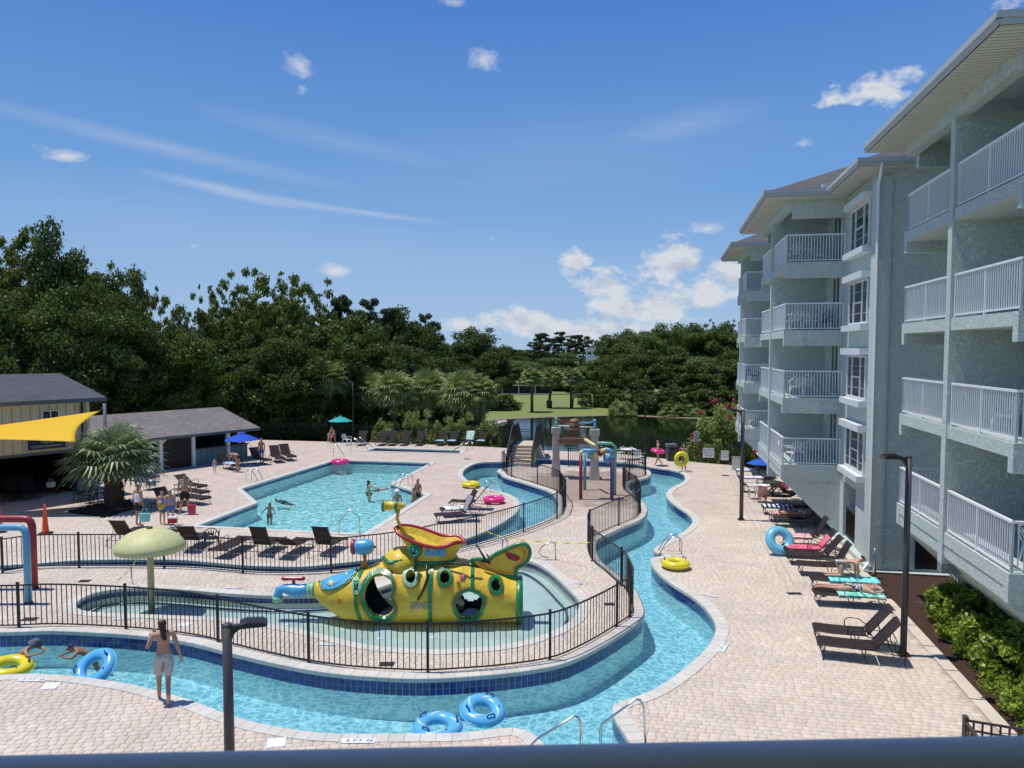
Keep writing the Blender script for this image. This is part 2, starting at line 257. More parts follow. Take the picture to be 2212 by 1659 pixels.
# ---------------------------------------------------------------- object helpers
def tag(o, label=None, cat=None, group=None, kind=None):
    for k, v in (('label', label), ('category', cat), ('group', group), ('kind', kind)):
        if v: o[k] = v
    return o
def empty(name, loc=(0, 0, 0), rz=0.0, label=None, cat=None, group=None, parent=None):
    o = bpy.data.objects.new(name, None); COL.objects.link(o); o.location = loc; o.rotation_euler = (0, 0, rz); o.empty_display_size = .2
    if parent: o.parent = parent
    return tag(o, label, cat, group)
def link(name, me, mats=None, parent=None, **kw):
    if mats is not None:
        for m in (mats if isinstance(mats, (list, tuple)) else [mats]): me.materials.append(m)
    o = bpy.data.objects.new(name, me); COL.objects.link(o)
    if parent: o.parent = parent
    return tag(o, **kw)
class MB:
    def __init__(s): s.v = []; s.f = []; s.mi = []; s.cur = 0; s.sm = []
    def add(s, vs, fs, smooth=False):
        b = len(s.v); s.v += [tuple(p) for p in vs]
        for f in fs: s.f.append(tuple(i + b for i in f)); s.mi.append(s.cur); s.sm.append(smooth)
        return s
    def box(s, x0, x1, y0, y1, z0, z1):
        return s.add([(x0, y0, z0), (x1, y0, z0), (x1, y1, z0), (x0, y1, z0), (x0, y0, z1), (x1, y0, z1), (x1, y1, z1), (x0, y1, z1)],
                     [(0, 3, 2, 1), (4, 5, 6, 7), (0, 1, 5, 4), (1, 2, 6, 5), (2, 3, 7, 6), (3, 0, 4, 7)])
    def obox(s, c, sx, sy, sz, rz=0.0, tilt=0.0):      # box on its base centre, turned
        ca, sa = math.cos(rz), math.sin(rz); vs = []
        for z in (0, sz):
            for x, y in ((-sx / 2, -sy / 2), (sx / 2, -sy / 2), (sx / 2, sy / 2), (-sx / 2, sy / 2)):
                vs.append((c[0] + x * ca - y * sa, c[1] + x * sa + y * ca, c[2] + z))
        return s.add(vs, [(0, 3, 2, 1), (4, 5, 6, 7), (0, 1, 5, 4), (1, 2, 6, 5), (2, 3, 7, 6), (3, 0, 4, 7)])
    def prism(s, poly, z0, z1):
        n = len(poly); vs = [(p[0], p[1], z0) for p in poly] + [(p[0], p[1], z1) for p in poly]
        fs = [(i, (i + 1) % n, n + (i + 1) % n, n + i) for i in range(n)]
        for t in tessellate_polygon([[Vector((p[0], p[1], 0)) for p in poly]]): fs.append(tuple(n + i for i in t)); fs.append(tuple(reversed(t)))
        return s.add(vs, fs)
    def slab(s, pts, d):                                # polygon in space thickened by vector d
        n = len(pts); pts = [Vector(p) for p in pts]; d = Vector(d)
        vs = pts + [p + d for p in pts]; fs = [(i, (i + 1) % n, n + (i + 1) % n, n + i) for i in range(n)]
        nrm = d.normalized(); a = (pts[1] - pts[0]).normalized(); b = nrm.cross(a)
        for t in tessellate_polygon([[Vector((p.dot(a), p.dot(b), 0)) for p in pts]]): fs.append(tuple(t)); fs.append(tuple(n + i for i in reversed(t)))
        return s.add(vs, fs)
    def cyl(s, p, q, r, r2=None, n=8, caps=True, smooth=True):
        return s.tube([p, q], [r, r if r2 is None else r2], n, caps, smooth)
    def tube(s, pts, r, n=8, caps=True, smooth=True, close=False):
        pts = [Vector(p) for p in pts]; m = len(pts); rr = r if isinstance(r, (list, tuple)) else [r] * m
        vs = []; up = None
        for i, p in enumerate(pts):
            a = pts[(i - 1) % m] if (i or close) else p; b = pts[(i + 1) % m] if (i < m - 1 or close) else p
            d = (b - a).normalized() if (b - a).length > 1e-9 else Vector((0, 0, 1))
            if up is None: up = Vector((0, 0, 1)) if abs(d.z) < .9 else Vector((1, 0, 0))
            x = up - d * up.dot(d)
            if x.length < 1e-4: x = Vector((0, 1, 0)) - d * d.y
            x.normalize(); y = d.cross(x); up = x
            for k in range(n):
                an = 2 * math.pi * k / n; vs.append(p + (x * math.cos(an) + y * math.sin(an)) * rr[i])
        fs = []
        for i in range(m if close else m - 1):
            j = (i + 1) % m
            for k in range(n): fs.append((i * n + k, i * n + (k + 1) % n, j * n + (k + 1) % n, j * n + k))
        if caps and not close: fs.append(tuple(range(n - 1, -1, -1))); fs.append(tuple((m - 1) * n + k for k in range(n)))
        return s.add(vs, fs, smooth)
    def lathe(s, prof, c=(0, 0, 0), n=24, axis='z', smooth=True, sx=1.0, sy=1.0):   # prof (r, h)
        vs = []
        for r, h in prof:
            for k in range(n):
                a = 2 * math.pi * k / n; x, y = r * math.cos(a) * sx, r * math.sin(a) * sy
                vs.append((c[0] + x, c[1] + y, c[2] + h) if axis == 'z' else (c[0] + h, c[1] + x, c[2] + y))
        fs = [(i * n + k, i * n + (k + 1) % n, (i + 1) * n + (k + 1) % n, (i + 1) * n + k) for i in range(len(prof) - 1) for k in range(n)]
        if prof[0][0] > 1e-4: fs.append(tuple(range(n - 1, -1, -1)))
        if prof[-1][0] > 1e-4: fs.append(tuple((len(prof) - 1) * n + k for k in range(n)))
        return s.add(vs, fs, smooth)
    def ball(s, c, r, n=12, sx=1, sy=1, sz=1):
        m = n // 2; return s.lathe([(r * math.sin(math.pi * i / m), -r * sz * math.cos(math.pi * i / m)) for i in range(m + 1)], c, n, sx=sx, sy=sy)
    def torus(s, c, R_, r, n=32, k=12, flat=1.0, tilt=None):
        vs = []
        for i in range(n):
            a = 2 * math.pi * i / n
            for j in range(k):
                b = 2 * math.pi * j / k; q = R_ + r * math.cos(b); v = Vector((q * math.cos(a), q * math.sin(a), r * flat * math.sin(b)))
                if tilt: v.rotate(tilt)
                vs.append(v + Vector(c))
        return s.add(vs, [(i * k + j, ((i + 1) % n) * k + j, ((i + 1) % n) * k + (j + 1) % k, i * k + (j + 1) % k) for i in range(n) for j in range(k)], True)
    def off(s, o):
        s.v = [(p[0] - o[0], p[1] - o[1], p[2] - o[2]) for p in s.v]; return s
    def mesh(s, name):
        me = bpy.data.meshes.new(name); me.from_pydata([tuple(p) for p in s.v], [], s.f)
        me.polygons.foreach_set('material_index', s.mi); me.polygons.foreach_set('use_smooth', s.sm); me.update(); return me
    def build(s, name, mats=None, parent=None, **kw): return link(name, s.mesh(name), mats, parent, **kw)
def tone_attr(me, vals):
    a = me.color_attributes.new('tone', 'FLOAT_COLOR', 'CORNER') if False else me.attributes.new('tone', 'FLOAT_COLOR', 'FACE')
    arr = np.ones((len(me.polygons), 4), 'f'); v = np.asarray(vals, 'f')
    if v.ndim == 1: v = v[:, None].repeat(3, 1)
    arr[:, :3] = v; a.data.foreach_set('color', arr.ravel())
def kids(o): return [c for c in COL.objects if c.parent is o]
def copy_tree(o, parent=None):
    ch = list(o.children); c = o.copy(); COL.objects.link(c)
    if parent: c.parent = parent
    for k in ch: copy_tree(k, c)
    return c
def sheet(name, outer, holes, z, m, parent=None, uvs=False, **kw):
    loops = [[Vector((p[0], p[1], 0)) for p in l] for l in [outer] + holes]
    tris = tessellate_polygon(loops); vs = [(p.x, p.y, z) for l in loops for p in l]
    fs = []
    for t in tris:
        a, b, c = (Vector(vs[i]) for i in t)
        fs.append(tuple(t) if (b - a).cross(c - a).z > 0 else tuple(reversed(t)))
    me = bpy.data.meshes.new(name); me.from_pydata(vs, [], fs); me.update(); return link(name, me, m, parent, **kw)
def smooth_path(pts, step, closed=False):
    P = [Vector((p[0], p[1], 0)) for p in pts]; n = len(P); out = []
    for i in range(n if closed else n - 1):
        p0 = P[(i - 1) % n] if (closed or i) else P[i]; p1 = P[i]; p2 = P[(i + 1) % n]; p3 = P[(i + 2) % n] if (closed or i < n - 2) else P[i + 1]
        for k in range(12):
            t = k / 12; out.append(.5 * ((2 * p1) + (-p0 + p2) * t + (2 * p0 - 5 * p1 + 4 * p2 - p3) * t * t + (-p0 + 3 * p1 - 3 * p2 + p3) * t ** 3))
    if not closed: out.append(P[-1])
    return resample(out, step, closed)
def resample(pts, step, closed=False):
    pts = [Vector((p[0], p[1], 0)) for p in pts]
    if closed: pts = pts + [pts[0]]
    d = [0.0]
    for a, b in zip(pts, pts[1:]): d.append(d[-1] + (b - a).length)
    n = max(2, round(d[-1] / step)); res = []; j = 0
    for i in range(n + (0 if closed else 1)):
        s_ = d[-1] * i / n
        while j < len(d) - 2 and d[j + 1] < s_: j += 1
        t = (s_ - d[j]) / max(1e-9, d[j + 1] - d[j]); res.append(pts[j].lerp(pts[j + 1], min(1, t)))
    return res
def area2(p): return sum(a[0] * b[1] - b[0] * a[1] for a, b in zip(p, p[1:] + p[:1]))
def normals2(pts, closed=True):         # left-hand normals
    n = len(pts); out = []
    for i in range(n):
        a = pts[(i - 1) % n] if (closed or i) else pts[i]; b = pts[(i + 1) % n] if (closed or i < n - 1) else pts[i]
        d = (b - a); d.z = 0; d.normalize(); out.append(Vector((-d.y, d.x, 0)))
    return out
def offset(pts, d, closed=True):
    if closed and area2(pts) < 0: d = -d
    return [p - nn * d for p, nn in zip(pts, normals2(pts, closed))]      # d > 0 grows a closed loop
def inside(poly, X, Y):
    r = np.zeros(X.shape, bool); n = len(poly); j = n - 1
    for i in range(n):
        xi, yi, xj, yj = poly[i][0], poly[i][1], poly[j][0], poly[j][1]
        if yi != yj:
            c = ((yi > Y) != (yj > Y)) & (X < (xj - xi) * (Y - yi) / (yj - yi) + xi); r ^= c
        j = i
    return r
BD = R(10.9); cB, sB = math.cos(BD), math.sin(BD)
def wl(x, y, z=0.0): return Vector((x * cB + y * sB, -x * sB + y * cB, z))     # building frame to world
# ---------------------------------------------------------------- outlines of the pools
main_pool = [PA(*p) for p in ((1450, 328), (1862, 340), (1688, 430), (1840, 478), (1570, 647), (852, 612), (1112, 512), (1042, 452))]
hot_tub = [PA(*p) for p in ((1576, 289), (1625, 276), (1992, 287), (1984, 299))]
def rail_pts(f, l): return [G(*f(x, y), 1.17) for x, y in l]
fA = lambda x, y: (x, y + 1659); fB = lambda x, y: (x + 2212, y + 1659); fC = lambda x, y: (x + 1106, y + 1659)
front_f = rail_pts(fA, [(0, 868), (190, 862), (380, 866), (640, 880), (860, 905), (1000, 935), (1150, 965), (1287, 990), (1450, 1012), (1600, 1024), (1740, 1030), (1850, 1032), (2000, 1025)]) \
    + rail_pts(fC, [(1078, 1012), (1278, 985)]) + rail_pts(fB, [(300, 940), (400, 893), (470, 855), (512, 830)])
east_f = rail_pts(fB, [(525, 805), (510, 762), (487, 724), (440, 690), (400, 660), (350, 625), (330, 592), (328, 562), (347, 540), (440, 502), (530, 470), (555, 445), (553, 422), (530, 397), (490, 367), (478, 350), (487, 337), (530, 324), (577, 311)])
north_f = rail_pts(fC, [(1672, 290), (1600, 286), (1500, 283), (1350, 278), (1209, 273)])
west_f = rail_pts(fC, [(1070, 290), (1078, 300), (1095, 314), (1186, 337), (1295, 368), (1327, 396), (1338, 412), (1332, 437), (1307, 465), (1172, 513), (967, 567), (831, 592), (694, 622)]) \
    + rail_pts(fA, [(1700, 638), (1600, 650), (1500, 660), (1355, 670), (1200, 673), (1085, 671), (945, 661), (800, 653), (550, 648), (300, 648), (160, 650), (60, 660), (0, 668)])
left_f = [Vector(p + (0,)) for p in ((-18.6, 25.2), (-19.6, 24.2), (-19.7, 22.6), (-18.4, 21.0), (-16, 20.35))]
isl_line = smooth_path(front_f + east_f + north_f + west_f + left_f, .25, True)
island_edge = smooth_path(resample(offset(isl_line, .30), .7, True), .3, True)
outer_near = [PA(x, y) for x, y in ((0, 1259), (100, 1255), (200, 1256), (340, 1267), (500, 1289), (640, 1318), (820, 1368), (955, 1420), (1100, 1465), (1200, 1485), (1300, 1501), (1400, 1511), (1500, 1515), (1600, 1515), (1800, 1513), (1900, 1513), (2006, 1509))] \
    + [PC(x, y) for x, y in ((1000, 1497), (1080, 1489), (1130, 1487), (1165, 1492), (1200, 1518), (1240, 1555), (1275, 1640), (1290, 1760))]
outer_east = [PB(x, y) for x, y in ((590, 1760), (560, 1640), (520, 1555), (478, 1490), (446, 1440), (434, 1408), (444, 1384), (480, 1368), (560, 1346), (640, 1307), (740, 1238), (820, 1168), (868, 1110), (886, 1052), (868, 1005), (822, 950), (760, 904), (700, 868), (650, 830), (620, 800), (605, 776), (604, 752), (630, 745), (668, 745), (668, 738), (625, 728), (612, 716), (648, 690), (715, 655), (765, 620), (783, 590), (762, 560), (722, 533), (690, 510), (670, 486), (670, 468), (692, 448), (738, 425), (750, 404), (735, 385), (690, 371), (640, 364), (590, 356))]
outer_north = [PC(x, y) for x, y in ((1640, 344), (1580, 338), (1480, 332), (1350, 326), (1200, 324), (1068, 335), (990, 337), (945, 344), (908, 362), (892, 382), (897, 402), (930, 428), (976, 445), (1040, 462), (1090, 476), (1125, 495), (1137, 515), (1131, 545), (1095, 578), (1013, 626), (890, 673), (650, 735))] \
    + [PA(x, y) for x, y in ((1525, 767), (1456, 774), (1320, 788), (1180, 787), (1046, 782), (864, 765), (774, 759), (640, 757), (501, 758), (319, 762), (164, 775), (60, 780), (0, 785))]
outer_left = [Vector(p + (0,)) for p in ((-20.3, 27.6), (-22.3, 25.4), (-22.4, 21.6), (-20.2, 18.4), (-16, 17.2))]
river_outer = smooth_path(outer_near, .3) + smooth_path(outer_east, .3)[0:] + smooth_path(outer_north, .3) + smooth_path(outer_left, .3)
river_outer = [p for i, p in enumerate(river_outer) if i == 0 or (p - river_outer[i - 1]).length > .08]
kid_edge = [PA(x, y) for x, y in ((323, 957), (346, 929), (410, 902), (501, 886), (592, 881), (683, 881), (774, 886), (864, 893), (955, 901), (1092, 910), (1183, 913), (1330, 912), (1450, 905), (1602, 888), (1693, 861), (1820, 825), (2000, 785), (2150, 760), (2225, 753), (2270, 759), (2316, 772), (2366, 800), (2411, 836), (2457, 882), (2493, 918), (2507, 948), (2498, 990), (2457, 1032), (2366, 1078), (2229, 1119), (2092, 1138), (1956, 1147), (1872, 1149), (1730, 1143), (1593, 1130), (1456, 1099), (1320, 1066), (1183, 1040), (1023, 1015), (864, 1006), (683, 999), (547, 994), (410, 988), (351, 978))]
kiddie = smooth_path(kid_edge, .3, True)
def dense(loop, step):
    out = []
    for a, b in zip(loop, loop[1:] + loop[:1]):
        n = max(1, round((b - a).length / step))
        out += [a.lerp(b, k / n) for k in range(n)]
    return out
palm_bed = [PA(*p) for p in ((275, 552), (396, 521), (560, 497), (608, 530), (456, 578))]

# ---------------------------------------------------------------- ground
xr = 6.85
deck_outer = [Vector((-40, 7, 0)), wl(xr, 9), wl(xr, 49), PB(1010, 358), PB(950, 350), PB(800, 338), PB(700, 326), PB(560, 312), PC(1560, 300), PC(1400, 292), PC(1200, 284), PC(1020, 272), PA(1900, 262), PA(1600, 252), PA(1400, 248), PA(1100, 240), Vector((-40, 64, 0))]
deck_outer = [Vector((p.x, p.y, 0)) for p in deck_outer]
def grow(l, d): return offset(l, d, True)
deck = sheet('pool_deck', deck_outer, [grow(main_pool, .05), grow(hot_tub, .05), grow(river_outer, .05), palm_bed], -.012, M['deck'], kind='structure')
isl = sheet('island_deck', grow(island_edge, -.05), [grow(kiddie, .05)], -.012, M['deck'], kind='structure')
ground = sheet('ground', [(-500, -60), (500, -60), (500, 900), (-500, 900)], [deck_outer + []], -1.2, M['grass'], kind='structure')
sk = MB()
for a, b in zip(deck_outer, deck_outer[1:] + deck_outer[:1]): sk.add([(a.x, a.y, -1.25), (b.x, b.y, -1.25), (b.x, b.y, -.012), (a.x, a.y, -.012)], [(0, 1, 2, 3)])
M['edging'] = mat('edging_concrete', (.60, .52, .43), .85, (20, .2, .004), (1.5, .12))
sk.build('deck_edge', M['edging'], kind='structure')
# planting bed along the building and the palm bed
bed = [wl(xr, 9), wl(20, 9), wl(20, 60), wl(xr, 60)]
sheet('planting_bed', [wl(xr + .02, 9), wl(16, 9), wl(16, 27.6), wl(xr + .02, 27.6)], [], -.03, M['mulch'], kind='structure')
sheet('walkway_slab', [wl(xr + .02, 27.6), wl(16, 27.6), wl(16, 60), wl(xr + .02, 60)], [], -.028, M['edging'], kind='structure')
def grid_mound(name, poly, z0, amp, m, step=.12, **kw):
    xs = np.arange(min(p.x for p in poly), max(p.x for p in poly), step); ys = np.arange(min(p.y for p in poly), max(p.y for p in poly), step)
    Xg, Yg = np.meshgrid(xs, ys); ins = inside(poly, Xg, Yg); vs = []; idx = -np.ones(Xg.shape, int)
    for i in range(Xg.shape[0]):
        for j in range(Xg.shape[1]): idx[i, j] = len(vs); vs.append((Xg[i, j] + rnd.uniform(-.04, .04), Yg[i, j] + rnd.uniform(-.04, .04), z0 + rnd.uniform(0, amp)))
    fs = [(idx[i, j], idx[i, j + 1], idx[i + 1, j + 1], idx[i + 1, j]) for i in range(Xg.shape[0] - 1) for j in range(Xg.shape[1] - 1) if ins[i, j] and ins[i + 1, j + 1] and ins[i, j + 1] and ins[i + 1, j]]
    me = bpy.data.meshes.new(name); me.from_pydata(vs, [], fs); me.update(); return link(name, me, m, **kw)
grid_mound('palm_bed_mulch', palm_bed, -.01, .05, M['mulch'], kind='structure')
sheet('palm_bed_soil', palm_bed, [], -.03, M['mulch'], kind='structure')
cb = MB()                                             # flat concrete band along the bed, laid in lengths
y = 10.0
while y < 48:
    cb.add([tuple(wl(xr - .3, y + .02, .011)), tuple(wl(xr - .0, y + .02, .011)), tuple(wl(xr, y + 1.48, .011)), tuple(wl(xr - .3, y + 1.48, .011))], [(0, 1, 2, 3)]); y += 1.5
cb.build('edging_band', M['edging'], kind='structure')

# pavers: one by one near the camera
def make_pavers():
    rs = np.random.RandomState(3); V = []; Fc = []; T_ = []; allp = []
    river = river_outer
    def region(ang, mask, x0, x1, y0, y1, seedo):
        ca, sa = math.cos(ang), math.sin(ang); h = .157; rows = int((y1 - y0) / h) + 1
        for r_ in range(rows):
            v = y0 + r_ * h; u = x0 + rs.rand() * .2
            while u < x1:
                w = (.158, .20, .237, .158, .20)[rs.randint(5)]
                cu, cv = u + w / 2, v + h / 2
                allp.append((cu * ca - cv * sa, cu * sa + cv * ca, w, h, ang, mask)); u += w
    region(R(-10.9), 1, -2, 20, 9, 37, 0)
    region(R(9), 0, -26, 8, 8, 38, 1)
    region(R(-4), 2, -22, 8, 16, 37, 2)
    P = np.array(allp); X, Y = P[:, 0], P[:, 1]
    d = (CAMH * _s + Y * _c); px = 2212 + F * X / d
    vis = (px > -700) & (px < 5100) & (Y > 12.6) & (Y < 34.15)
    in_river = inside(grow(river, .12), X, Y); in_isl = inside(grow(island_edge, -.2), X, Y); in_kid = inside(grow(kiddie, .2), X, Y)
    mp = inside(grow(main_pool, .12), X, Y); bedm = (X * cB - Y * sB) > xr - .36
    side = (inside([(2.2, 0), (2.2, 16), (30, 16), (30, 50), (30, 0)], X, Y) | ((X > 2.0) & (Y < 80)))
    eastside = X > (1.0 + 0 * Y)
    deckm = ~in_river & ~mp & ~bedm & ~inside(palm_bed, X, Y)
    keep = vis & (((P[:, 5] == 2) & in_isl & ~in_kid) | ((P[:, 5] == 1) & deckm & eastside) | ((P[:, 5] == 0) & deckm & ~eastside))
    P = P[keep]; dist = np.hypot(P[:, 0], P[:, 1]); P = P[np.argsort(dist)]
    n = len(P); g = .006
    ca, sa = np.cos(P[:, 4]), np.sin(P[:, 4]); hw, hh = P[:, 2] / 2 - g, P[:, 3] / 2 - g
    base = rs.normal(1.0, .042, (n, 1)); warm = rs.normal(0, .014, (n, 1))
    tone = np.clip(np.hstack([base + warm, base, base - warm * 1.3]), .7, 1.22)
    big = np.sin(P[:, 0] * .7) * np.cos(P[:, 1] * .9) * .03; tone += big[:, None]
    zt = rs.uniform(-.0015, .0025, n); tilt = rs.uniform(-.0015, .0015, (n, 2)); c = .008
    vs = np.zeros((n, 12, 3))
    k = 0
    for (sx, sy) in ((-1, -1), (1, -1), (1, 1), (-1, 1)):
        for q, (ins_, z) in enumerate(((0, -.03), (0, -.005), (c, 0))):
            lx = sx * (hw - ins_); ly = sy * (hh - ins_)
            vs[:, q * 4 + k, 0] = P[:, 0] + lx * ca - ly * sa; vs[:, q * 4 + k, 1] = P[:, 1] + lx * sa + ly * ca
            vs[:, q * 4 + k, 2] = z + zt + (tilt[:, 0] * sx + tilt[:, 1] * sy if q == 2 else 0)
        k += 1
    quad = [(0, 1, 5, 4), (1, 2, 6, 5), (2, 3, 7, 6), (3, 0, 4, 7), (4, 5, 9, 8), (5, 6, 10, 9), (6, 7, 11, 10), (7, 4, 8, 11), (8, 9, 10, 11)]
    quad = np.array(quad)
    def mesh_of(vv, tn, name):
        m_ = len(vv); me = bpy.data.meshes.new(name); me.vertices.add(m_ * 12); me.vertices.foreach_set('co', vv.reshape(-1).astype('f'))
        fs = (quad[None] + (np.arange(m_) * 12)[:, None, None]).reshape(-1)
        me.loops.add(len(fs)); me.loops.foreach_set('vertex_index', fs.astype('i')); nf = m_ * 9; me.polygons.add(nf)
        me.polygons.foreach_set('loop_start', (np.arange(nf) * 4).astype('i')); me.update(calc_edges=True)
        tone_attr(me, np.repeat(tn, 9, axis=0)); return me
    # the 300 that show largest
    for i in range(300): 
        me = mesh_of(vs[i:i + 1] - np.array([P[i, 0], P[i, 1], 0]), tone[i:i + 1], 'paver'); o = link('paver', me, M['paver'], deck); o.location = (P[i, 0], P[i, 1], 0)
    rest = P[300:, 5]
    for reg, par in ((2, isl), (None, deck)):
        s_ = (P[:, 5] == 2) if reg == 2 else (P[:, 5] != 2); s_ = s_.copy(); s_[:300] = False
        link('paver_field', mesh_of(vs[s_], tone[s_], 'paver_field'), M['paver'], par, kind='stuff')
    print('pavers', n)
make_pavers()

def pool_wall(root, loop, wsign, water_z, floor_z, rows, tile0, cw=.30, step=.3, n_single=300, tile_w=.152, coping=True, plaster='plaster', dark_line=False):
    """wsign +1: water inside the loop, -1: outside"""
    ccw = area2(loop) > 0; n = len(loop)
    L_ = resample(loop, step, True) if len(loop) > 12 else dense(loop, step)
    def sided(pts, d):          # move away from the water by d
        return offset(pts, d if wsign > 0 else -d, True)
    stones = []
    if coping:
        a = sided(L_, -.03); b = sided(L_, cw); a2 = sided(L_, .0)
        rs = random.Random(5)
        m = len(L_)
        for i in range(m):
            j = (i + 1) % m; g = .004 / max(.05, (L_[j] - L_[i]).length)
            p, q, r_, s_ = a[i].lerp(a[j], g), a[i].lerp(a[j], 1 - g), b[i].lerp(b[j], 1 - g), b[i].lerp(b[j], g)
            zt = .014 + rs.uniform(0, .002); c_in = .02
            pi, qi = p.lerp(s_, .07), q.lerp(r_, .07)
            vs = [(p.x, p.y, -.095), (q.x, q.y, -.095), (r_.x, r_.y, -.095), (s_.x, s_.y, -.095), (p.x, p.y, zt - .018), (q.x, q.y, zt - .018), (r_.x, r_.y, zt), (s_.x, s_.y, zt), (pi.x, pi.y, zt), (qi.x, qi.y, zt)]
            fs = [(0, 1, 5, 4), (4, 5, 9, 8), (8, 9, 6, 7), (1, 2, 6, 9, 5), (2, 3, 7, 6), (3, 0, 4, 8, 7), (0, 3, 2, 1)]
            if (wsign > 0) != ccw: pass
            stones.append(((p + r_).length / 2, vs, fs, .94 + rs.random() * .12))
        stones.sort(key=lambda t: t[0])
    tiles = []
    T2 = resample(loop, tile_w, True) if len(loop) > 12 else dense(loop, tile_w)
    f1 = sided(T2, -.012); f0 = sided(T2, .0); rs = random.Random(9); m = len(T2)
    for i in range(m):
        j = (i + 1) % m; g = .055
        p, q = f1[i].lerp(f1[j], g), f1[i].lerp(f1[j], 1 - g); pb, qb = f0[i].lerp(f0[j], g), f0[i].lerp(f0[j], 1 - g)
        d = (q - p); nn = Vector((-d.y, d.x, 0)).normalized()
        out_ = (p - pb).normalized(); facing = out_.dot(-(p.normalized())) > -.05
        for r_ in range(rows):
            z1 = tile0 - r_ * tile_w - .006; z0_ = z1 - tile_w + .013
            vs = [(p.x, p.y, z0_), (q.x, q.y, z0_), (q.x, q.y, z1), (p.x, p.y, z1), (pb.x, pb.y, z0_), (qb.x, qb.y, z0_), (qb.x, qb.y, z1), (pb.x, pb.y, z1)]
            tiles.append((p.length + (0 if facing else 500), vs, [(0, 1, 2, 3), (3, 2, 6, 7), (1, 5, 6, 2), (4, 0, 3, 7), (0, 4, 5, 1)], .7 + rs.random() * .6))
    tiles.sort(key=lambda t: t[0])
    for nm, lst, mt in (('coping_stone', stones, 'coping'), ('wall_tile', tiles, 'tile')):
        if not lst: continue
        for d_, vs, fs, t in lst[:n_single]:
            c = Vector(vs[0]); b = MB().add([(v[0] - c.x, v[1] - c.y, v[2] - c.z) for v in vs], fs); me = b.mesh(nm); tone_attr(me, [t] * len(fs)); o = link(nm, me, M[mt], root); o.location = c
        if len(lst) > n_single:
            b = MB(); tv = []
            for d_, vs, fs, t in lst[n_single:]: b.add(vs, fs); tv += [t] * len(fs)
            me = b.mesh(nm + '_run'); tone_attr(me, tv); link(nm + '_run', me, M[mt], root, kind='stuff')
    # walls
    w = MB(); Lw = loop if len(loop) > 12 else dense(loop, 1.0)
    m = len(Lw)
    for z0_, z1, mi in ((tile0 - rows * tile_w, -.02, 0), (floor_z, tile0 - rows * tile_w, 1)):
        w.cur = mi
        for i in range(m):
            a, b = Lw[i], Lw[(i + 1) % m]; w.add([(a.x, a.y, z0_), (b.x, b.y, z0_), (b.x, b.y, z1), (a.x, a.y, z1)], [(0, 1, 2, 3)])
    w.build('pool_wall', [M['grout'], M[plaster]], root)

river_r = empty('lazy_river', (0, 0, 0)); tag(river_r, kind='structure')
pool_wall(river_r, island_edge, -1, -.40, -1.0, 2, -.105)
pool_wall(river_r, river_outer, +1, -.40, -1.0, 2, -.105, n_single=260)
sheet('river_floor', river_outer, [island_edge], -1.0, mat('river_floor', (.62, .70, .70), .7, None, (.8, .08)), river_r)
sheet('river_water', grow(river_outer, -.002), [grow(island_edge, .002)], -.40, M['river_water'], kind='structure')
mp_r = empty('main_pool', (0, 0, 0)); tag(mp_r, kind='structure')
pool_wall(mp_r, main_pool, +1, -.20, -.82, 1, -.10, step=.45, n_single=150, tile_w=.15)
sheet('pool_floor', main_pool, [], -.82, M['plaster'], mp_r)
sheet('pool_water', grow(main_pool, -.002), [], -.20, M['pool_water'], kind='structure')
ht_r = empty('hot_tub_pool', (0, 0, 0)); tag(ht_r, kind='structure')
pool_wall(ht_r, hot_tub, +1, -.15, -.7, 1, -.10, step=.5, n_single=60)
sheet('hot_tub_floor', hot_tub, [], -.7, mat('hot_tub_floor', (.30, .42, .42), .7), ht_r)
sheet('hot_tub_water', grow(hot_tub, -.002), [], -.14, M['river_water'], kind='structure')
kid_r = empty('splash_pool', (0, 0, 0)); tag(kid_r, kind='structure')
pool_wall(kid_r, kiddie, +1, -.18, -.42, 1, -.10, n_single=200, plaster='plaster_dim')
sheet('splash_pool_floor', kiddie, [], -.42, M['plaster_dim'], kid_r)
sheet('splash_pool_water', grow(kiddie, -.002), [], -.18, M['wade_water'], kind='structure')
# inner step ring of the splash pool
st = MB(); k2 = smooth_path(resample(grow(kiddie, -.38), .8, True), .4, True)
st.tube([(p.x, p.y, -.36) for p in k2], .035, 5, close=True); st.build('step_edge', M['tile'], kid_r)
# steps of the river entry, drains
sp = MB()
for k in range(4):
    y_ = 13.9 - k * .3
    a, b = PC(1290, 1560 + k * 40), PC(1650, 1560 + k * 40)
    sp.box(1.0, 3.6, y_ - .9, y_, -1.1, -.62 + k * .14)
sp.build('entry_steps', M['plaster'], river_r)
# pond, shore
pond = [Vector((p.x, p.y, 0)) for p in [G(1106 + 960, 1659 + 205, -1.19), G(1106 + 1040, 1659 + 160, -1.19), G(1106 + 1100, 1659 + 152, -1.19), G(1106 + 1300, 1659 + 143, -1.19), G(1106 + 1560, 1659 + 137, -1.19), G(2212 + 600, 1659 + 143, -1.19), G(2212 + 800, 1659 + 150, -1.19), G(2212 + 960, 1659 + 150, -1.19)]] + [Vector((48, 85, 0)), Vector((34, 58, 0)), Vector((20, 56.5, 0)), Vector((10, 59, 0)), Vector((0, 64, 0))]
sheet('pond_water', smooth_path(pond, 1.2, True), [], -1.185, M['pond_water'], kind='structure')
pj = [p + nn * -1 * (0) for p, nn in zip(pond, pond)]
sh = smooth_path(pond, 1.2, True); shp = [p + Vector((rnd.uniform(-.5, .5), rnd.uniform(-.3, .9), 0)) for p in grow(sh, 1.3)]
sheet('pond_shore', shp, [], -1.193, mat('shore_sand', (.26, .20, .13), .95, (8, .6, .05), (1.2, .4)), kind='structure')
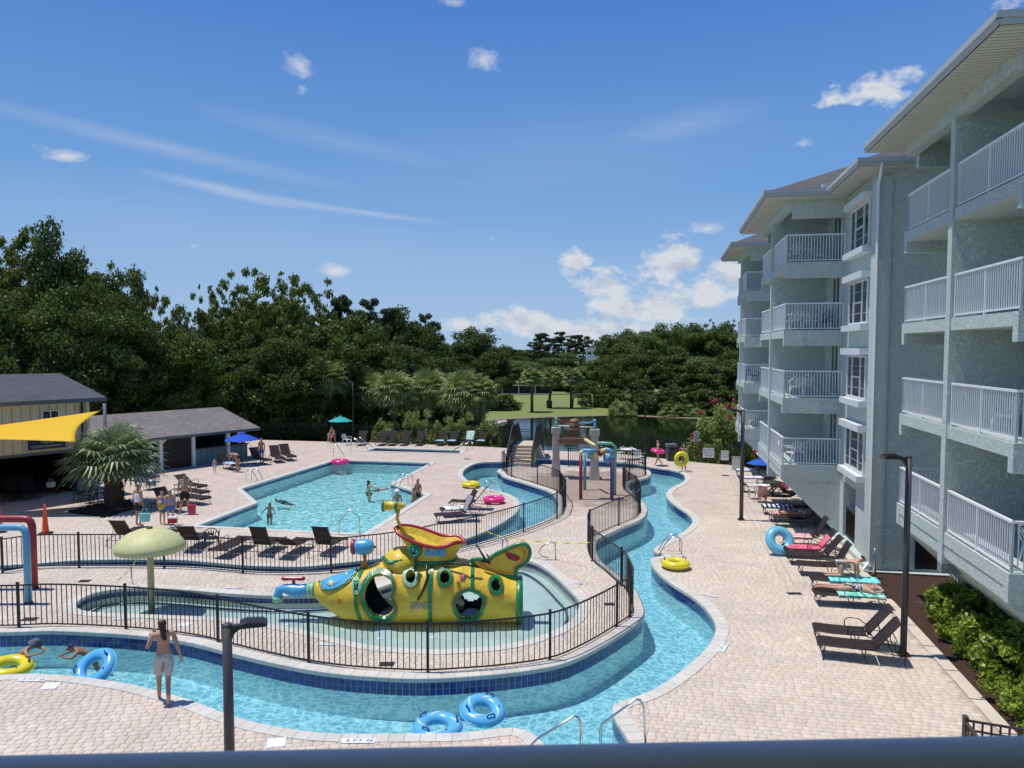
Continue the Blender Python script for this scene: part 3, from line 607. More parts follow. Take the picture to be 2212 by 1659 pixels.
# ---------------------------------------------------------------- the apartment wings
def loc_xy(p): return (p.x * cB - p.y * sB, p.x * sB + p.y * cB)
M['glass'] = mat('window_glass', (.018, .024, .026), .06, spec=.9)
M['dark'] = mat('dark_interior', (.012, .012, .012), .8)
M['trim'] = mat('trim_white', (.70, .73, .74), .5)
M['roof_hotel'] = shingle('hotel_shingle', (.115, .112, .112), (.07, .07, .072), R(10.9))
def soffit_mat():
    m = mat('soffit_panel', (.55, .54, .49), .6); t = m.node_tree; b = t.nodes['Principled BSDF']; L = t.links.new
    return m
M['soffit'] = soffit_mat()
M['gutter'] = mat('gutter_paint', (.46, .47, .45), .5)
LV = [2.8, 5.5, 8.2, 10.9]
class Wing:
    def __init__(s, name, label, ox, oy):
        s.o = (ox, oy, 0); s.root = empty(name, wl(ox, oy), -BD, label, 'building')
    def part(s, name, mb, m, parent=None, **kw):
        o = mb.off(s.o).build(name, m, parent or s.root, **kw); return o
def baluster_mesh():
    return MB().box(-.011, .011, -.011, .011, 0, .96).mesh('baluster')
BAL = baluster_mesh(); BAL.materials.append(M['white'])
def railing(W, z, pts, single=True):
    """pts: polyline in building coordinates; top at z + 1.1"""
    m = MB(); bal = []
    for a, b in zip(pts, pts[1:]):
        dx, dy = b[0] - a[0], b[1] - a[1]; l = math.hypot(dx, dy); an = math.atan2(dy, dx); c = ((a[0] + b[0]) / 2, (a[1] + b[1]) / 2)
        m.obox((c[0], c[1], z + 1.045), l + .05, .075, .05, an); m.obox((c[0], c[1], z + .06), l, .045, .035, an)
        npost = max(1, round(l / 1.75))
        for k in range(npost + 1): t = k / npost; m.obox((a[0] + dx * t, a[1] + dy * t, z), .05, .05, 1.045, an)
        n = int(l / .112)
        for k in range(1, n):
            t = k / n
            if min(abs(t - q / npost) for q in range(npost + 1)) * l < .05: continue
            bal.append((a[0] + dx * t, a[1] + dy * t, z + .09))
    r = W.part('balcony_railing', m, M['white'])
    if single:
        for p in bal: o = link('baluster', BAL, None, r); o.location = (p[0] - W.o[0], p[1] - W.o[1], p[2])
    else:
        b = MB()
        for p in bal: b.box(p[0] - .011, p[0] + .011, p[1] - .011, p[1] + .011, p[2], p[2] + .96)
        b.off(W.o).build('baluster_run', M['white'], r, kind='stuff')
def glass_door(W, xw, ya, yb, z, panes=2, h=2.2):
    f = MB(); f.box(xw - .05, xw, ya, yb, z + h, z + h + .08); f.box(xw - .05, xw, ya, ya + .07, z, z + h); f.box(xw - .05, xw, yb - .07, yb, z, z + h)
    for k in range(1, panes): yy = ya + (yb - ya) * k / panes; f.box(xw - .05, xw, yy - .05, yy + .05, z, z + h)
    f.box(xw - .05, xw, ya, yb, z, z + .12)
    d = W.part('balcony_door', f, M['trim'])
    for k in range(panes):
        y0 = ya + .07 + (yb - ya - .07) * k / panes; y1 = ya + (yb - ya - .07) * (k + 1) / panes
        W.part('pane', MB().box(xw - .03, xw - .01, y0 + .02, y1 - .02, z + .13, z + h - .01), M['glass'], d)
def window3(W, xw, ya, yb, z0, z1):
    """three lights with white frames, projecting head and sill"""
    f = MB(); ws = [ya, ya + (yb - ya) * .27, ya + (yb - ya) * .73, yb]
    for y in ws: f.box(xw - .07, xw - .01, y - .045, y + .045, z0, z1)
    f.box(xw - .068, xw - .01, ya, yb, z1 - .07, z1); f.box(xw - .068, xw - .01, ya, yb, z0, z0 + .07); f.box(xw - .062, xw - .015, ws[1], ws[2], (z0 + z1) / 2 - .03, (z0 + z1) / 2 + .03)
    w = W.part('window', f, M['trim'])
    for a, b in zip(ws, ws[1:]):
        W.part('pane', MB().box(xw - .035, xw - .012, a + .045, b - .045, z0 + .07, z1 - .07), M['glass'], w)
    g = MB()
    for a, b in ((ws[0], ws[1]), (ws[1], ws[2]), (ws[2], ws[3])):
        for k in (1, 3): zz = z0 + (z1 - z0) * k / 4; g.box(xw - .040, xw - .036, a + .05, b - .05, zz - .006, zz + .006)
    W.part('glazing_bar', g, M['trim'], w)
    W.part('window_head', MB().box(xw - .30, xw, ya - .16, yb + .16, z1 + .02, z1 + .26), M['trim'], w)
    W.part('window_sill', MB().box(xw - .30, xw, ya - .16, yb + .16, z0 - .24, z0 - .02), M['trim'], w)
def balcony(W, z, y0, y1, xo, xw, fin, first, single=True, inset=.12):
    s = MB(); s.box(xo, xw, y0 + .24, y1 - .24, z - .30, z)
    s.box(xo - .004, xw, y0, y0 + .24, z - .62, z + .003); s.box(xo - .004, xw, y1 - .24, y1, z - .62, z + .003)
    W.part('balcony_slab', s, M['stucco'])
    if first:          # the lowest balcony rests on a raking wedge
        w = MB(); P = [(xo + .02, z - .301), (xw, z - .301), (xw, .02), (xo + .02, z - .62)]
        w.add([(a, y0 + .003, b) for a, b in P] + [(a, y1 - .003, b) for a, b in P], [(0, 1, 2, 3), (7, 6, 5, 4), (3, 2, 6, 7), (0, 3, 7, 4), (0, 4, 5, 1)])
        W.part('balcony_bracket', w, M['stucco'])
    railing(W, z, [(xw - .03, y0 + .07), (xo + .07, y0 + .07), (xo + .07, fin - .2)], single)
    railing(W, z, [(xo + .07, fin + .2), (xo + .07, y1 - .07), (xw - .03, y1 - .07)], single)
def gutter(W, pts, z):
    m = MB()
    for a, b in zip(pts, pts[1:]):
        l = math.hypot(b[0] - a[0], b[1] - a[1]); an = math.atan2(b[1] - a[1], b[0] - a[0])
        m.obox(((a[0] + b[0]) / 2, (a[1] + b[1]) / 2, z - .03), l + .1, .12, .13, an); m.obox(((a[0] + b[0]) / 2, (a[1] + b[1]) / 2, z - .14), l + .02, .05, .11, an)
    W.part('gutter', m, M['gutter'])
def hip(W, x0, x1, y0, y1, z, slope, ridge_along='y', m='roof_hotel', extra=None):
    rise = slope; half = (x1 - x0) / 2 if ridge_along == 'y' else (y1 - y0) / 2; h = half * rise
    if ridge_along == 'y': r = [((x0 + x1) / 2, y0 + half), ((x0 + x1) / 2, y1 - half)]
    else: r = [(x0 + half, (y0 + y1) / 2), (x1 - half, (y0 + y1) / 2)]
    v = [(x0, y0, z), (x1, y0, z), (x1, y1, z), (x0, y1, z), (r[0][0], r[0][1], z + h), (r[1][0], r[1][1], z + h)]
    f = [(0, 1, 4), (1, 2, 5, 4), (2, 3, 5), (3, 0, 4, 5)] if ridge_along == 'y' else [(0, 1, 5, 4), (1, 2, 5), (2, 3, 4, 5), (3, 0, 4)]
    b = MB().add(v, f); return W.part('roof', b, M[m])
def soffit(W, poly, z, step=.16, along='x', parts=True):
    """boards of the eave underside: thin ribs, joined"""
    m = MB().prism(poly, z, z + .02); x0, x1 = min(p[0] for p in poly), max(p[0] for p in poly); y0, y1 = min(p[1] for p in poly), max(p[1] for p in poly)
    y = y0 + .03
    while y < y1 - .03:
        m.box(x0 + .02, x1 - .02, y, y + step * .7, z - .03, z - .001); y += step
    return W.part('soffit', m, M['soffit'])

# near wing -------------------------------------------------------
W1 = Wing('apartment_wing', 'nearest pale green stucco wing with white railed balconies at the right edge', 9.4, 12)
b = MB(); b.box(9.4, 17, 11, 27.45, 0, 13.5); W1.part('wall', b, M['stucco'])
ya, yb, xo, xw, fin = 17.25, 24.9, 7.1, 9.4, 21.08
for i, z in enumerate(LV):
    balcony(W1, z, ya, yb, xo, xw, fin, i == 0)
    glass_door(W1, xw - .001, 18.2, 20.4, z + .02); glass_door(W1, xw - .001, 21.9, 24.1, z + .02)
f = MB(); f.box(7.06, 9.4, 20.93, 21.23, 1.75, 13.18); f.box(7.06, 9.4, 20.93, 21.23, 1.75, 2.0)
W1.part('partition_wall', f, M['stucco'])
bm = MB(); bm.box(7.08, 7.36, 17.25, 24.9, 13.12, 13.5); bm.box(7.36, 9.4, 17.25, 17.5, 12.75, 13.5); bm.box(7.36, 9.4, 24.65, 24.9, 12.75, 13.5); W1.part('roof_beam', bm, M['stucco'])
W1.part('ceiling', MB().box(7.36, 9.4, 17.5, 24.65, 13.46, 13.495), M['stucco'])
soffit(W1, [(6.25, 16.4), (7.6, 16.4), (7.6, 25.9), (6.25, 25.9)], 13.52)
soffit(W1, [(7.6, 16.4), (17, 16.4), (17, 17.3), (7.6, 17.3)], 13.521)
gutter(W1, [(17, 16.35), (6.2, 16.35), (6.2, 25.95), (9.4, 25.95)], 13.68)
hip(W1, 6.2, 17.5, 16.3, 26.0, 13.69, .38, 'x')
# second neighbouring balcony bay nearer than the frame (seen as a slab corner at the right edge)
# middle wing -----------------------------------------------------
W2 = Wing('apartment_wing', 'middle pale green stucco wing with downspout and three-light windows beyond the nearest balconies', 7.1, 27.4)
b = MB()
b.box(7.1, 17, 32.2, 60, 0, 13.34)                        # behind the balconies
b.box(7.1, 17, 27.4, 29.84, 0, 13.339); b.box(7.1, 17, 31.75, 32.2, 0, 13.34); b.box(7.1, 17, 29.84, 31.75, 2.3, 13.34); b.box(7.1, 17, 29.84, 31.75, 0, .15)
b.box(8.6, 17, 29.84, 31.75, .15, 2.3)
W2.part('wall', b, M['stucco'])
W2.part('corner_pier', MB().box(7.02, 7.4, 27.33, 28.3, 0, 13.1), M['stucco'])
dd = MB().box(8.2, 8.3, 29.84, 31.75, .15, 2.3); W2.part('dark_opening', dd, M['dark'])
gr = MB()
for k in range(18): yy = 29.95 + k * .1; gr.box(7.2, 7.22, yy, yy + .018, .2, 1.25)
gr.box(7.19, 7.23, 29.84, 31.75, 1.25, 1.3); gr.box(7.19, 7.23, 29.84, 31.75, .25, .29); W2.part('opening_grille', gr, M['black'])
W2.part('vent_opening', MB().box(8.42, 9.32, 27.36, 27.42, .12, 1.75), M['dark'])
g2 = MB()
for k in range(11): g2.box(8.44 + k * .085, 8.458 + k * .085, 27.33, 27.35, .13, 1.74)
W2.part('vent_grille', g2, M['black'])
W2.part('base_curb', MB().box(6.86, 7.1, 27.3, 32.3, 0, .16).box(6.86, 12, 27.1, 27.4, 0, .03), M['stucco'])
ya, yb, xo, xw, fin = 32.35, 39.85, 4.85, 7.1, 36.1
for i, z in enumerate(LV):
    balcony(W2, z, ya, yb, xo, xw, fin, i == 0)
    glass_door(W2, xw - .001, 33.0, 34.35, z + .02, 2, 2.15); glass_door(W2, xw - .001, 37.5, 39.4, z + .02, 2, 2.15)
    window3(W2, 7.1, 28.75, 31.35, z + .15 if i else z + .2, z + 1.72)
    W2.part('wall_lamp', MB().box(7.0, 7.1, 35.0, 35.12, z + 1.55, z + 1.85), M['trim'])
f = MB(); f.box(4.81, 7.1, 35.95, 36.25, 1.75, 12.95); W2.part('partition_wall', f, M['stucco'])
bm = MB(); bm.box(4.83, 5.1, 32.35, 39.85, 12.95, 13.34); bm.box(5.1, 7.1, 32.35, 32.6, 12.62, 13.339); bm.box(5.1, 7.1, 39.6, 39.85, 12.62, 13.34); W2.part('roof_beam', bm, M['stucco'])
W2.part('ceiling', MB().box(5.1, 7.1, 32.6, 39.6, 13.29, 13.335), M['stucco'])
soffit(W2, [(4.0, 31.7), (7.1, 31.7), (7.1, 41.2), (4.0, 41.2)], 13.36)
soffit(W2, [(6.3, 27.0), (17, 27.0), (17, 31.69), (6.3, 31.69)], 13.361)
gutter(W2, [(17, 26.95), (6.25, 26.95), (6.25, 31.65), (3.95, 31.65), (3.95, 41.3), (7, 41.3)], 13.52)
rf = MB()      # main hip and the lower hip over the balconies, butted valley to valley
zr, sl_ = 13.53, .46
rf.add([(6.2, 26.9, zr), (18, 26.9, zr), (18, 60, zr), (6.2, 60, zr), (12.1, 32.8, zr + 5.9 * sl_), (12.1, 54, zr + 5.9 * sl_)], [(0, 1, 4), (1, 2, 5, 4), (2, 3, 5), (3, 0, 4, 5)])
rf.add([(3.9, 31.6, zr), (6.2, 31.6, zr), (3.9, 41.35, zr), (6.2, 41.35, zr), (8.6, 36.47, zr + 4.7 * sl_ * .98), (12.0, 36.47, zr + 4.8 * sl_)], [(0, 1, 5, 4), (2, 0, 4), (3, 2, 4, 5)])
W2.part('roof', rf, M['roof_hotel'])
W2.part('roof_vent', MB().box(6.1, 6.3, 31.9, 32.2, 13.64, 13.84), M['trim'])
ds = MB(); ds.tube([(6.95, 26.95, 13.44), (6.95, 26.97, 13.3), (6.95, 27.25, 12.8), (6.95, 27.25, .3), (6.75, 27.1, .08)], .055, 4, smooth=False)
W2.part('downspout', ds, M['trim'])
W2.part('cleanout_pipe', MB().cyl((6.95, 26.55, 0), (6.95, 26.55, .95), .05, n=10), M['steel'])
# far wing --------------------------------------------------------
W3 = Wing('apartment_wing', 'farthest pale green stucco wing, its balconies beside the pink flowering tree', 7.1, 46.9)
b = MB(); b.box(7.1, 17, 60.01, 66, 0, 13.3); W3.part('wall', b, M['stucco'])
ya, yb, xo, xw, fin = 46.9, 51.6, 4.85, 7.1, 49.4
for i, z in enumerate(LV):
    balcony(W3, z, ya, yb, xo, xw, fin, i == 0, single=(i > -1))
bm = MB(); bm.box(4.83, 5.1, 46.9, 51.6, 12.95, 13.34); bm.box(5.1, 7.1, 46.9, 47.15, 12.62, 13.339); W3.part('roof_beam', bm, M['stucco'])
soffit(W3, [(4.0, 46.2), (7.1, 46.2), (7.1, 53.6), (4.0, 53.6)], 13.36)
gutter(W3, [(7, 46.15), (3.95, 46.15), (3.95, 53.6), (7, 53.6)], 13.52)
rf = MB().add([(3.9, 46.1, zr), (7.1, 46.1, zr), (7.1, 53.7, zr), (3.9, 53.7, zr), (7.1, 49.9, zr + 1.5)], [(0, 1, 4), (0, 4, 3), (2, 3, 4)]); W3.part('roof', rf, M['roof_hotel'])
f = MB(); f.box(4.81, 7.1, 49.25, 49.55, 1.75, 12.95); W3.part('partition_wall', f, M['stucco'])

# the photographer's own balcony rail
rl = empty('balcony_rail', (0, .97, 6.878), R(2.2), 'blurred blue-grey top rail running along the bottom edge of the photo', 'railing')
q = MB(); q.tube([(-3, 0, -.028), (3, 0, -.028)], .034, 24); q.build('top_rail', mat('rail_paint', (.95, .84, .70), .6), rl)
q = MB()
for k in range(-20, 21): q.box(k * .11 - .008, k * .11 + .008, -.008, .008, -1.0, -.05)
q.build('baluster_run', M['white'], rl, kind='stuff')

ob = empty('covered_balcony', (0, .3, 5.8), R(2.2), "photographer's own covered balcony, out of view, added to shade the rail", 'balcony')
MB().box(-4, 4, -2.6, .78, 2.7, 2.98).build('ceiling_slab', M['stucco'], ob); MB().box(-4, 4, -2.8, -2.6, -.1, 2.98).build('rear_wall', M['stucco'], ob); MB().box(-4, -3.8, -2.6, .6, -.1, 2.7).box(3.8, 4, -2.6, .6, -.1, 2.7).build('side_wall', M['stucco'], ob)  # unseen ceiling and walls, added to keep the sun off the rail
MB().box(-4, 4, -2.6, .78, -.3, -.1).build('floor_slab', M['stucco'], ob)

# ---------------------------------------------------------------- left: two storey clubhouse and the low bar
M['board'] = mat('cream_board', (.66, .60, .40), .8, (15, .15, .005), (1.5, .12))
M['batten'] = mat('cream_batten', (.34, .30, .19), .8); M['bat'] = mat('board_batten_cream', (.62, .57, .42), .8)
M['roof_l'] = shingle('club_shingle', (.075, .08, .085), (.05, .055, .06), R(-55), (1, 1))
M['roof_b'] = shingle('bar_shingle', (.24, .21, .19), (.15, .13, .12), R(-57), (1, 1))
M['fascia'] = mat('grey_fascia', (.10, .12, .12), .6)
M['teal'] = mat('teal_board', (.10, .22, .24), .7)
class Frame:
    def __init__(s, p, q): s.p = Vector((p[0], p[1], 0)); d = Vector((q[0] - p[0], q[1] - p[1], 0)); s.len = d.length; s.a = math.atan2(d.y, d.x)
    def root(s, name, label, cat): return empty(name, s.p, s.a, label, cat)
p0, p1 = PA(25, 310, 2.4), PA(330, 280, 2.4)
fr = Frame(p0, p1); dirv = Vector((math.cos(fr.a), math.sin(fr.a)))
CL = fr.root('clubhouse', 'cream two storey board-clad building with dark roof behind the yellow sail shade', 'building'); Lc = fr.len + .54
def cb_(x0, x1, y0, y1, z0, z1, nm, m, par=CL): return MB().box(x0, x1, y0, y1, z0, z1).build(nm, m, par)
cb_(-14, Lc, 0, 9, 2.4, 5.0, 'wall', M['board'])
for k in range(42): x = -12 + k * .41; (cb_(x, x + .022, -.02, -.001, 2.42, 4.98, 'batten', M['batten']) if x < Lc - .1 else None)
cb_(-14, -.55, .05, 9, 0, 2.398, 'lower_wall', M['board'])
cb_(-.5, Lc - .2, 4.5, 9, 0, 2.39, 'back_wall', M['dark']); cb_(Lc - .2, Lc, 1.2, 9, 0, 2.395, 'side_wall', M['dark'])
cb_(-14, Lc + .02, -.06, .1, 2.28, 2.40, 'floor_beam', M['fascia'])
cb_(Lc - .02, Lc + .12, -.1, .05, 0.0, 5.0, 'corner_post', M['bat'])
MB().tube([(Lc - .25, -.08, 5.0), (Lc - .25, -.08, 2.5)], .05, 8).build('downspout', M['black2'], CL)
wf = MB(); wx = 1.62
for a in ((wx, wx + .8, 4.0, 4.05), (wx, wx + .8, 4.4, 4.45), (wx, wx + .05, 4.0, 4.45), (wx + .75, wx + .8, 4.0, 4.45), (wx + .38, wx + .42, 4.0, 4.45)): wf.box(a[0], a[1], -.07, -.03, a[2], a[3])
w_ = wf.build('window', M['white'], CL); MB().box(wx + .03, wx + .77, -.05, -.03, 4.03, 4.42).build('pane', M['glass'], w_)
e0, hh = 5.0, 1.15
rr = MB(); rr.add([(-14, -.7, e0), (Lc + .7, -.7, e0), (Lc + .7, 9.6, e0), (-14, 9.6, e0), (-14, 4.4, e0 + hh), (Lc + .7, 4.4, e0 + hh)], [(0, 1, 5, 4), (1, 2, 5), (2, 3, 4, 5)]); rr.build('roof', M['roof_l'], CL)
cb_(-14, Lc + .7, -.74, -.66, e0 - .2, e0 - .002, 'gutter', M['fascia']); cb_(Lc + .64, Lc + .7, -.66, 9.6, e0 - .2, e0 - .004, 'gutter', M['fascia']); cb_(-14, Lc + .64, -.66, 9.5, e0 - .06, e0 - .02, 'soffit', M['bat'])
# low bar
p0, p1 = PA(695, 372), PA(1069, 322)
fr2 = Frame(p0, p1); BR = fr2.root('poolside_bar', 'long low poolside bar building with teal counter and grey shingled roof', 'building'); Lb = fr2.len
def bb(x0, x1, y0, y1, z0, z1, nm, m, par=BR): return MB().box(x0, x1, y0, y1, z0, z1).build(nm, m, par)
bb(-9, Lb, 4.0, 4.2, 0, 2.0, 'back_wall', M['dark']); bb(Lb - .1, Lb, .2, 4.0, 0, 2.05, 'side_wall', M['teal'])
for x in (0, 2.2, 4.75): bb(x - .11, x + .11, -.11, .11, 0, 2.0, 'post', M['white'])
bb(-9, Lb + .1, -.1, .08, 2.0, 2.12, 'roof_beam', M['fascia'])
MB().slab([(.1, -.04, 1.55), (.1, -.04, 1.7), (.42, -.04, 2.0), (.55, -.04, 2.0)], (0, .08, 0)).build('knee_brace', M['white'], BR)
bb(2.3, Lb, -.02, .25, 0, 1.0, 'counter', M['teal']); bb(2.25, Lb + .1, -.12, .45, 1.0, 1.06, 'counter_top', M['fascia'])
for k in range(11): bb(2.32 + k * .42, 2.35 + k * .42, -.04, -.021, .02, .98, 'batten', M['fascia'])
bb(.12, 2.1, .05, .1, 0, 1.95, 'dark_screen', M['black2'])
for k in range(12): bb(.2 + k * .16, .22 + k * .16, .02, .05, 0, 1.9, 'picket', M['black'])
MB().box(4.95, 5.25, -.2, -.12, 1.25, 1.6).build('red_box', mat('red_paint', (.45, .03, .02), .5), BR)
bb(5.5, Lb - .2, -.03, .02, 1.15, 1.9, 'menu_board', M['white'])
e0 = 2.12; zr_ = 3.35
rr = MB(); rr.add([(-9, -.65, e0), (Lb + .6, -.65, e0), (Lb + .6, 8.3, e0), (-9, 8.3, e0), (-9, 3.8, zr_), (Lb + .6, 3.8, zr_)], [(0, 1, 5, 4), (1, 2, 5), (2, 3, 4, 5)]); rr.build('roof', M['roof_b'], BR)
bb(-9, Lb + .6, -.69, -.6, e0 - .17, e0 - .002, 'gutter', M['fascia']); bb(Lb + .54, Lb + .6, -.6, 8.3, e0 - .17, e0 - .004, 'gutter', M['fascia'])

# ---------------------------------------------------------------- fences
PICK = {}
def fence(name, label, line, h=1.17, gap=.06, spacing=.14, post_every=21, z=0.0, m='black', single=True, cat='fence', group=None, mid=False, r=.0095):
    c = line[len(line) // 2]; root = empty(name, (c.x, c.y, z), 0, label, cat, group)
    L_ = resample(line, spacing); L_ = [p - Vector((c.x, c.y, 0)) for p in L_]
    def band(nm, z0, z1, w):
        b = MB(); nn = normals2(L_, False); n = len(L_); vs = []
        for p, q in zip(L_, nn): vs += [(p.x + q.x * w, p.y + q.y * w, z0), (p.x - q.x * w, p.y - q.y * w, z0), (p.x - q.x * w, p.y - q.y * w, z1), (p.x + q.x * w, p.y + q.y * w, z1)]
        fs = [(i * 4 + k, i * 4 + (k + 1) % 4, i * 4 + 4 + (k + 1) % 4, i * 4 + 4 + k) for i in range(n - 1) for k in range(4)]
        b.add(vs, fs + [(0, 1, 2, 3), (n * 4 - 1, n * 4 - 2, n * 4 - 3, n * 4 - 4)]); b.build(nm, M[m], root)
    band('top_rail', h - .035, h, .018); band('bottom_rail', gap, gap + .03, .015)
    if mid: band('middle_rail', h - .2, h - .17, .014)
    key = (h, gap, m, r)
    if key not in PICK:
        me = MB().box(-r, r, -r, r, gap + .028, h - .034).mesh('picket'); me.materials.append(M[m])
        mp_ = MB().box(-.03, .03, -.03, .03, 0, h + .05).box(-.037, .037, -.037, .037, h + .05, h + .065).box(-.05, .05, -.05, .05, 0, .012).mesh('post'); mp_.materials.append(M[m]); PICK[key] = (me, mp_)
    me, mp_ = PICK[key]; cnt = []
    for i, p in enumerate(L_):
        if i % post_every == 0 or i == len(L_) - 1: o = link('post', mp_, None, root); o.location = p; continue
        cnt.append(p)
    cnt.sort(key=lambda p: (p + Vector((c.x, c.y, 0))).length); ns = 300 if single else 0
    for p in cnt[:ns]: o = link('picket', me, None, root); o.location = p
    if cnt[ns:]:
        b = MB()
        for p in cnt[ns:]: b.box(p.x - r, p.x + r, p.y - r, p.y + r, gap + .028, h - .034)
        b.build('picket_run', M[m], root, kind='stuff')
    return root
il = smooth_path(front_f + east_f + north_f + west_f + left_f, .25, True)
def cut(l, a, b):       # the piece of the closed line from the point nearest a to the point nearest b
    ia = min(range(len(l)), key=lambda i: (l[i] - Vector((a.x, a.y, 0))).length); ib = min(range(len(l)), key=lambda i: (l[i] - Vector((b.x, b.y, 0))).length)
    return l[ia:ib + 1] if ia <= ib else l[ia:] + l[:ib + 1]
fence('pool_fence', 'black picket fence curving in front of the yellow submarine along the river', cut(il, left_f[-1], front_f[-1]))
fence('pool_fence', 'snaking black picket fence on the island side of the right river arm', cut(il, front_f[-1], east_f[-1]))
fence('pool_fence', 'short black picket fence behind the splash frame at the far end of the island', cut(il, east_f[-1], north_f[3]))
fence('pool_fence', 'black picket fence between the splash island and the lounger deck', cut(il, west_f[0], west_f[-1]))
# fence round the grounds
pf = [PA(0, 232), PA(700, 228), PA(1080, 232), PA(1250, 232), PA(1420, 238), PA(1560, 243), PA(1700, 246), PA(1900, 250), PA(2126, 258), PC(1130, 263), PC(1280, 268), PC(1500, 284), PC(1700, 296), PB(640, 308), PB(700, 320), PB(800, 333), PB(950, 345), PB(1010, 352)]
fence('perimeter_fence', 'long dark perimeter fence between the pool deck and the pond', resample(pf[4:], .1), h=1.25, spacing=.125, post_every=18, mid=True)
fence('perimeter_fence', 'dark perimeter fence under the tall trees left of the teal umbrella', resample(pf[:5], .1), h=1.25, spacing=.125, post_every=18, mid=True, single=False)
fence('corner_fence', 'dark brown corner fence at the lower right edge', [PB(2300, 1775, 0), PB(1948, 1708, 0)], h=1.07, spacing=.13, post_every=30, m='bronze', mid=True, r=.013)

fence('corner_fence', 'short return of the brown corner fence running towards the camera', [PB(1952, 1716, 0), PB(2110, 1960, 0)], h=1.07, spacing=.13, post_every=30, m='bronze', mid=True, r=.013)
# ---------------------------------------------------------------- the submarine slide
def S(zx, zy): return (1152 + zx * .5859, 2016 + zy * .5859)
M['sub_y'] = mat('fibreglass_yellow', (.76, .56, .035), .5, (3.5, .6, .07, 5), (3.2, .7, (.62, .36, .05)), coat=.12)
M['sub_g'] = mat('fibreglass_green', (.02, .23, .075), .35, (8, .3, .01), (5, .35), coat=.3)
M['sub_gl'] = mat('fibreglass_pale_green', (.30, .58, .36), .4, (8, .3, .01), (5, .25), coat=.2)
M['sub_b'] = mat('fibreglass_blue', (.09, .42, .68), .35, (5, .3, .01), (3, .2), coat=.3)
M['sub_r'] = mat('fibreglass_red', (.42, .02, .03), .35, (8, .3, .01), (6, .3), coat=.3)
M['sub_o'] = mat('airbrushed_orange', (.62, .22, .02), .4, None, (6, .5, (.72, .42, .02)))
M['seaweed'] = mat('black_seaweed', (.015, .02, .013), .35)
M['sub_in'] = mat('inner_shell', (.03, .05, .035), .8)
Yf = G(*S(1180, 1145), -.18).y; Yc = Yf + .80
sub_c = (GD(*S(1100, 900), Yc).x, Yc)
SUB = empty('submarine_slide', (sub_c[0], sub_c[1], -.42), 0, 'big yellow submarine play structure with green portholes standing in the splash pool', 'play structure')
SO = (sub_c[0], sub_c[1], -.42)
stn = [(362, 850, 968, .22), (400, 832, 1002, .32), (450, 812, 1045, .44), (520, 790, 1092, .56), (600, 766, 1500, .68), (700, 738, 1500, .78), (800, 706, 1500, .84), (900, 690, 1500, .86), (1100, 676, 1500, .88), (1300, 664, 1500, .88), (1450, 672, 1500, .87), (1560, 706, 1500, .85), (1700, 752, 1500, .81), (1800, 792, 1500, .77), (1862, 806, 1500, .74)]
ST = []
for zx, zt, zb, a in stn:
    x = GD(*S(zx, 900), Yc).x; zt_ = GD(*S(zx, zt), Yc + .25 * a).z; zb_ = -.40 if zb == 1500 else GD(*S(zx, zb), Yc - .3 * a).z
    ST.append((x, zt_, zb_, a))
def stat(x):
    if x <= ST[0][0]: return ST[0]
    for p, q in zip(ST, ST[1:]):
        if x <= q[0]:
            t = (x - p[0]) / (q[0] - p[0]); return tuple(p[k] + (q[k] - p[k]) * t for k in range(4))
    return ST[-1]
def bodyf(x, y, z):      # < 1 inside
    s_ = stat(x); zc = (s_[1] + s_[2]) / 2; b = (s_[1] - s_[2]) / 2; return (abs(y - Yc) / s_[3]) ** 2.3 + (abs(z - zc) / b) ** 2.3
def surf(px, py):
    r = ray(px, py); best = None
    y = Yc - 1.2
    while y < Yc + 1.0:
        t = y / r[1]; p = Vector((r[0] * t, y, CAMH + r[2] * t)); v = bodyf(*p)
        if v < 1:
            lo, hi = y - .02, y
            for _ in range(9):
                mm = (lo + hi) / 2; t = mm / r[1]
                if bodyf(r[0] * t, mm, CAMH + r[2] * t) < 1: hi = mm
                else: lo = mm
            t = hi / r[1]; return Vector((r[0] * t, hi, CAMH + r[2] * t))
        if best is None or v < best[0]: best = (v, p)
        y += .02
    return best[1]
def push(p, d):
    s_ = stat(p.x); zc = (s_[1] + s_[2]) / 2; n = Vector((0, (p.y - Yc) / s_[3] ** 2, (p.z - zc) / ((s_[1] - s_[2]) / 2) ** 2)); n.normalize(); return p + n * d
def ell(cx, cy, rx, ry, n=36, egg=0.0, rot=0.0):
    out = []
    for k in range(n):
        a = 2 * math.pi * k / n; x, y = rx * math.cos(a), ry * math.sin(a); x *= 1 + egg * math.sin(a)
        out.append((cx + x * math.cos(rot) - y * math.sin(rot), cy + x * math.sin(rot) + y * math.cos(rot)))
    return out
big1 = [(700, 950), (708, 890), (735, 830), (775, 790), (825, 770), (880, 778), (922, 808), (940, 860), (938, 915), (925, 950), (935, 990), (950, 1030), (945, 1080), (915, 1115), (880, 1132), (820, 1125), (770, 1100), (730, 1050), (708, 1000)]
big2 = [(1490, 905), (1560, 925), (1605, 965), (1603, 1020), (1585, 1080), (1540, 1122), (1480, 1132), (1430, 1120), (1390, 1070), (1378, 1015), (1395, 960), (1440, 920)]
ports = [ell(1062, 815, 52, 66), ell(1313, 818, 52, 66), ell(1690, 876, 48, 64, rot=-.12)]
def shrink(poly, k):
    cx = sum(p[0] for p in poly) / len(poly); cy = sum(p[1] for p in poly) / len(poly); return [(cx + (p[0] - cx) * k, cy + (p[1] - cy) * k) for p in poly]
holes = [[S(*p) for p in shrink(h, .86)] for h in (big1, big2)] + [[S(*p) for p in shrink(h, .72)] for h in ports]
NU, NV = 260, 96; vs = []; X0, X1 = ST[0][0], ST[-1][0]; grid = []
